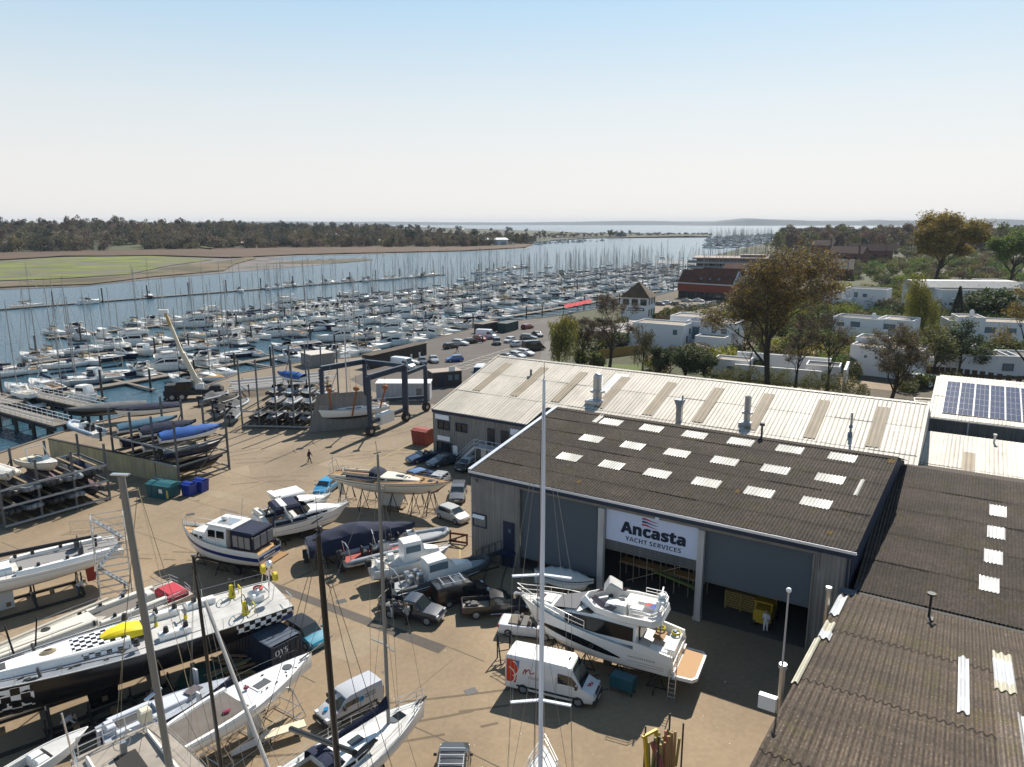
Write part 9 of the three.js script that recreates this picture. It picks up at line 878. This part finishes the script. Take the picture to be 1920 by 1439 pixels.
{// brick buildings by the river
  const mBr=M(.26,.075,.05,.85,{map:tBrick}),mTile=M(.22,.10,.075,.85,{map:tRoof});const bld=(lab,px,ry,w,d,h,n,rh,ext)=>{const t=T('brick_building',lab,'building',...px,ry);P(t,'wall',mBr,(b)=>b.box(0,3,-d/2,w,h - 3,d));P(t,'ground_floor',M(.05,.05,.055,.6),(b)=>b.box(0,0,-d/2,w - .6,3,d - .6));const bw=d/n;for (let i=0;i<n;i++){P(t,'roof',mTile,(b)=>{const z0=-i*bw,z1=-(i + 1)*bw,zm=(z0 + z1)/2;b.quad([-w/2,h,z0],[w/2,h,z0],[w/2,h + rh,zm],[-w/2,h + rh,zm]);b.quad([-w/2,h,z1],[w/2,h,z1],[w/2,h + rh,zm],[-w/2,h + rh,zm]);});P(t,'gable',M(.10,.16,.17,.5),(b)=>{const z0=-i*bw,z1=-(i + 1)*bw;for (const x of [w/2,-w/2]) b.tri([x,h,z0],[x,h,z1],[x,h + rh,(z0 + z1)/2]);});P(t,'gable_trim',M(.45,.48,.5,.5),(b)=>{const z0=-i*bw,z1=-(i + 1)*bw,zm=(z0 + z1)/2;b.beam([w/2 + .1,h,z0],[w/2 + .1,h + rh,zm],.5,.3);b.beam([w/2 + .1,h,z1],[w/2 + .1,h + rh,zm],.5,.3);});}for (let i=0;i<6;i++) P(t,'shopfront',mGlassD,(b)=>b.box(-w/2 + (i + .5)*w/6,.3,-.2,w/6 - 1,2.4,.2));for (let i=0;i<3;i++) P(t,'roof_window',mGlassB,(b)=>b.at(-w*.1 + i*w*.16,h + rh*.35,-bw*.17,0,-Math.atan2(bw/2,rh) + PI/2 - .0).box(0,0,0,1,.1,1));P(t,'eaves',M(.45,.48,.5,.5),(b)=>b.box(0,h - .4,.15,w,.4,.3));ext?.(t,w,d,h);return t;};
  bld('red brick building with red tiled triple-gabled roof beside the second car park',[77.29,-297.11],HR - .15,24,27,6.4,3,5,(t,w,d,h)=>{P(t,'stair_block',mBr,(b)=>b.box(w/2 + 6,0,-6,12,h - 1.5,8));for (const x of [w/2 + 9,w/2 + 13]) P(t,'white_fin',mWall,(b)=>b.box(x,0,-1.8,1.2,h - .5,3));});bld('second brick building with pale ridged roof behind the triple-gabled one',[100.43,-330.07],HR - .15,18,22,8,2,4);
  const c=T('clubhouse','modern clubhouse of red cladding and glazed terraces by the river','building',135.92,-445.77,HR + .3);P(c,'wall',M(.16,.07,.055,.8),(b)=>b.box(0,0,-14,50,9,26));for (const y of [3.5,6.6]){P(c,'terrace',M(.35,.36,.36,.6),(b)=>b.box(-2,y,1.5,56,.6,6));P(c,'glass_balustrade',mGlassB,(b)=>b.box(-2,y + .6,4.4,56,1.1,.1));P(c,'glazing',mGlassD,(b)=>b.box(0,y - 3.2,-.9,48,2.8,.3));}P(c,'roof',M(.20,.15,.13,.8),(b)=>{b.box(0,9,-14,54,.8,30);b.box(8,9.8,-12,14,1.6,10);});const m=T('marquee','white marquee roof on the river pontoon left of the clubhouse','marquee',117.69,-510.38,HR);P(m,'canopy',mFab.white,(b)=>b.loft([[-4,3],[0,5],[4,3]].map(([z,y])=>[[-20,y,z],[20,y,z]])));P(m,'post',mDark,(b)=>{for (const x of [-19,-6,6,19]) for (const z of [-3.8,3.8]) b.box(x,0,z,.25,3,.25);});
  [[304.41,-729.41,478,22,9,'dark red gabled house in the trees left of the tallest oak'],[254.5,-564.8,495,26,8,'long brown roofed house below the dark red gabled house'],[285.98,-588.27,492,24,9,'brown roofed house with pale gable right of the long brown house'],[307.01,-661.48,484,18,8,'small brick house half hidden between two larger brown houses'],[178.94,-407,524,14,6,'tan roofed house behind the oak crown'],[544.79,-844.85,470,30,8,'pale flat building beyond the green tree at right'],[155.02,-423.38,520,16,7,'small pale roofed house beside the clubhouse trees']].forEach(([X,Z,y,w,h,lab])=>{const t=T('brick_house',lab,'house',X,Z,HR + rr(-.4,.4));P(t,'wall',M(.13,.06,.045,.85),(b)=>b.box(0,0,0,w,h,10));P(t,'roof',y>515?M(.34,.27,.2,.8):M(.10,.055,.045,.85),(b)=>{b.quad([-w/2 - .5,h,5.6],[w/2 + .5,h,5.6],[w/2 + .5,h + 5,0],[-w/2 - .5,h + 5,0]);b.quad([-w/2 - .5,h,-5.6],[w/2 + .5,h,-5.6],[w/2 + .5,h + 5,0],[-w/2 - .5,h + 5,0]);for (const s of [1,-1]) b.tri([s*w/2,h,5],[s*w/2,h,-5],[s*w/2,h + 5,0]);});P(t,'chimney',mBr,(b)=>b.box(w*.3,h + 3,0,1,3.4,1));for (let i=0;i<3;i++) P(t,'window',mGlassD,(b)=>b.box(-w*.3 + i*w*.3,h*.5,5.02,1.6,1.5,.1));});
}
{// low garden bushes between the houses
  const poly=[[28.95,-148],[45.34,-218.45],[81.38,-255.04],[146.2,-338.08],[229.66,-330.07],[109.32,-153.7],[79.67,-130.88],[65.55,-148],[40.14,-146.91]],sp=[];let g=0;while (sp.length<640&&g++ <16000){const x=rr(30,190),z=rr(-330,-140);if (inside(poly,x,z)&&NOI(x,z,16,101)>.36&&homes.every(([hx,hz,r])=>Math.hypot(x - hx,z - hz)>r)) sp.push([x,-.4,z,rr(.18,.5)]);}wood('garden_bushes',sp,gClump[2],[...cGrn,...cEv,...cEv,...cWil,cTwig[0],[.2,.16,.03]]);
}
// lanes, lawn and second car park
const mLane=M(.33,.25,.17,.95,{map:tConc});const pad=(name,m,pts,y)=>ST(name,m,(b)=>{b.uvf=(q)=>[q[0],q[2]];b.poly(pts,y);});
pad('gravel_lane',mLane,[[49.54,-128.74],[77.79,-189.95],[91.33,-211.67],[83.35,-189.95],[65.71,-153.7],[55.09,-126.67]],.004);pad('gravel_drive',mLane,[[65.33,-143.72],[73.24,-135.37],[70.92,-130.88],[61.81,-136.78]],.008);pad('gravel_drive',mLane,[[111.05,-224.44],[136.45,-247.4],[135.29,-238.79],[116.12,-218.45]],.004);pad('lawn',M(.10,.14,.015,.95,{map:tFine}),[[14.34,-143.72],[16.93,-158.57],[27.8,-157.33],[26.45,-140.17]],.006);pad('gravel_court',mLane,[[48.64,-172.16],[58.12,-204.25],[67.21,-209.5],[64.6,-189.95],[54.29,-169.98]],.006);pad('asphalt_lane',M(.15,.14,.13,.9,{map:tConc}),[[60.34,-244.46],[94.78,-284.89],[93.09,-273.61],[62.07,-230.75]],.008);pad('river_car_park',M(.20,.155,.115,.9,{map:tConc}),[[45.78,-247.4],[54.18,-277.27],[94.72,-301.42],[91.49,-281.03],[57.67,-233.37]],.006);pad('asphalt_lane',M(.15,.14,.13,.9,{map:tConc}),[[0,-130.88],[5.88,-159.84],[8.61,-189.95],[11.81,-189.95],[8.5,-153.7],[3.83,-128.74]],.012);
{const cols=[[.03,.035,.05],[.5,.5,.52],[.02,.02,.022],[.3,.31,.33],[.6,.6,.6],[.2,.015,.02]];const put=(x,z,r,c,lab)=>{const g=T('parked_car',lab,'car',x,z,r,'cars parked by the brick buildings');car(g,{...K[pick(['hatch','sedan','suv'])],paint:paint(...c)});};for (let i=0;i<14;i++){const a=[62.15,-258.23],b=[76.65,-277.27],f=i/13;put(lerp(a[0],b[0],f),lerp(a[1],b[1],f),HR + 1.2,pick(cols),'parked car, ' + ORD(i + 1) + ' from the left in the long row by the brick building');}[[55.42,-275.43],[58.98,-279.14],[61.4,-275.43],[68.5,-288.85],[73.1,-288.85],[59.7,-261.5],[62.37,-266.56]].forEach(([x,z],i)=>{put(x,z,HR + rr(-.1,.1),cols[i % 6],['black','silver','black','grey','white','red','dark blue'][i] + ' car among the loose cars right of the tower, ' + ORD(i + 1) + ' counted');});
  boxVan(at2('delivery_van','white van parked behind the rounded bare tree','van',[73.97,-136.78],[77.99,-134]),{L:5.6,W:2.0,H:2.5,belt:1.25,wt:1.3,ws:2.0,ax:[-1.7,1.8],r:.35,paint:paint(.62,.62,.63)});mkCar('silver car behind the white van near the tiled garage',[79.78,-138.69],[84.09,-140.66],'estate',[.4,.42,.45]);mkCar('white car parked on the gravel lane beside the bare trees',[80.48,-204.25],[84.9,-215.01],'suv',[.55,.55,.56]);const fr=T('scrap_frames','heap of pale metal frames behind the solar panel shed','scrap heap',66.68,-117.89);for (let i=0;i<14;i++) P(fr,'metal_frame',pick([mSteel,mCream,mDark]),(b)=>b.at(rr(-3,3),rr(.2,1.6),rr(-1.5,1.5),rr(0,3),rr(-.3,.3),rr(-.3,.3)).path([[-1.4,0,-.6],[1.4,0,-.6],[1.4,0,.6],[-1.4,0,.6],[-1.4,0,-.6]],.06,4));const cf=T('curved_fence','curved dark timber fence beside the white bungalow','fence',86.41,-145.3);for (let i=0;i<14;i++) P(cf,'panel',M(.09,.055,.035,.9),(b)=>b.box(-3 + i*.9,0,i*i*.06,.9,1.9,.08,-i*.06));}

renderer.render(scene,camera);
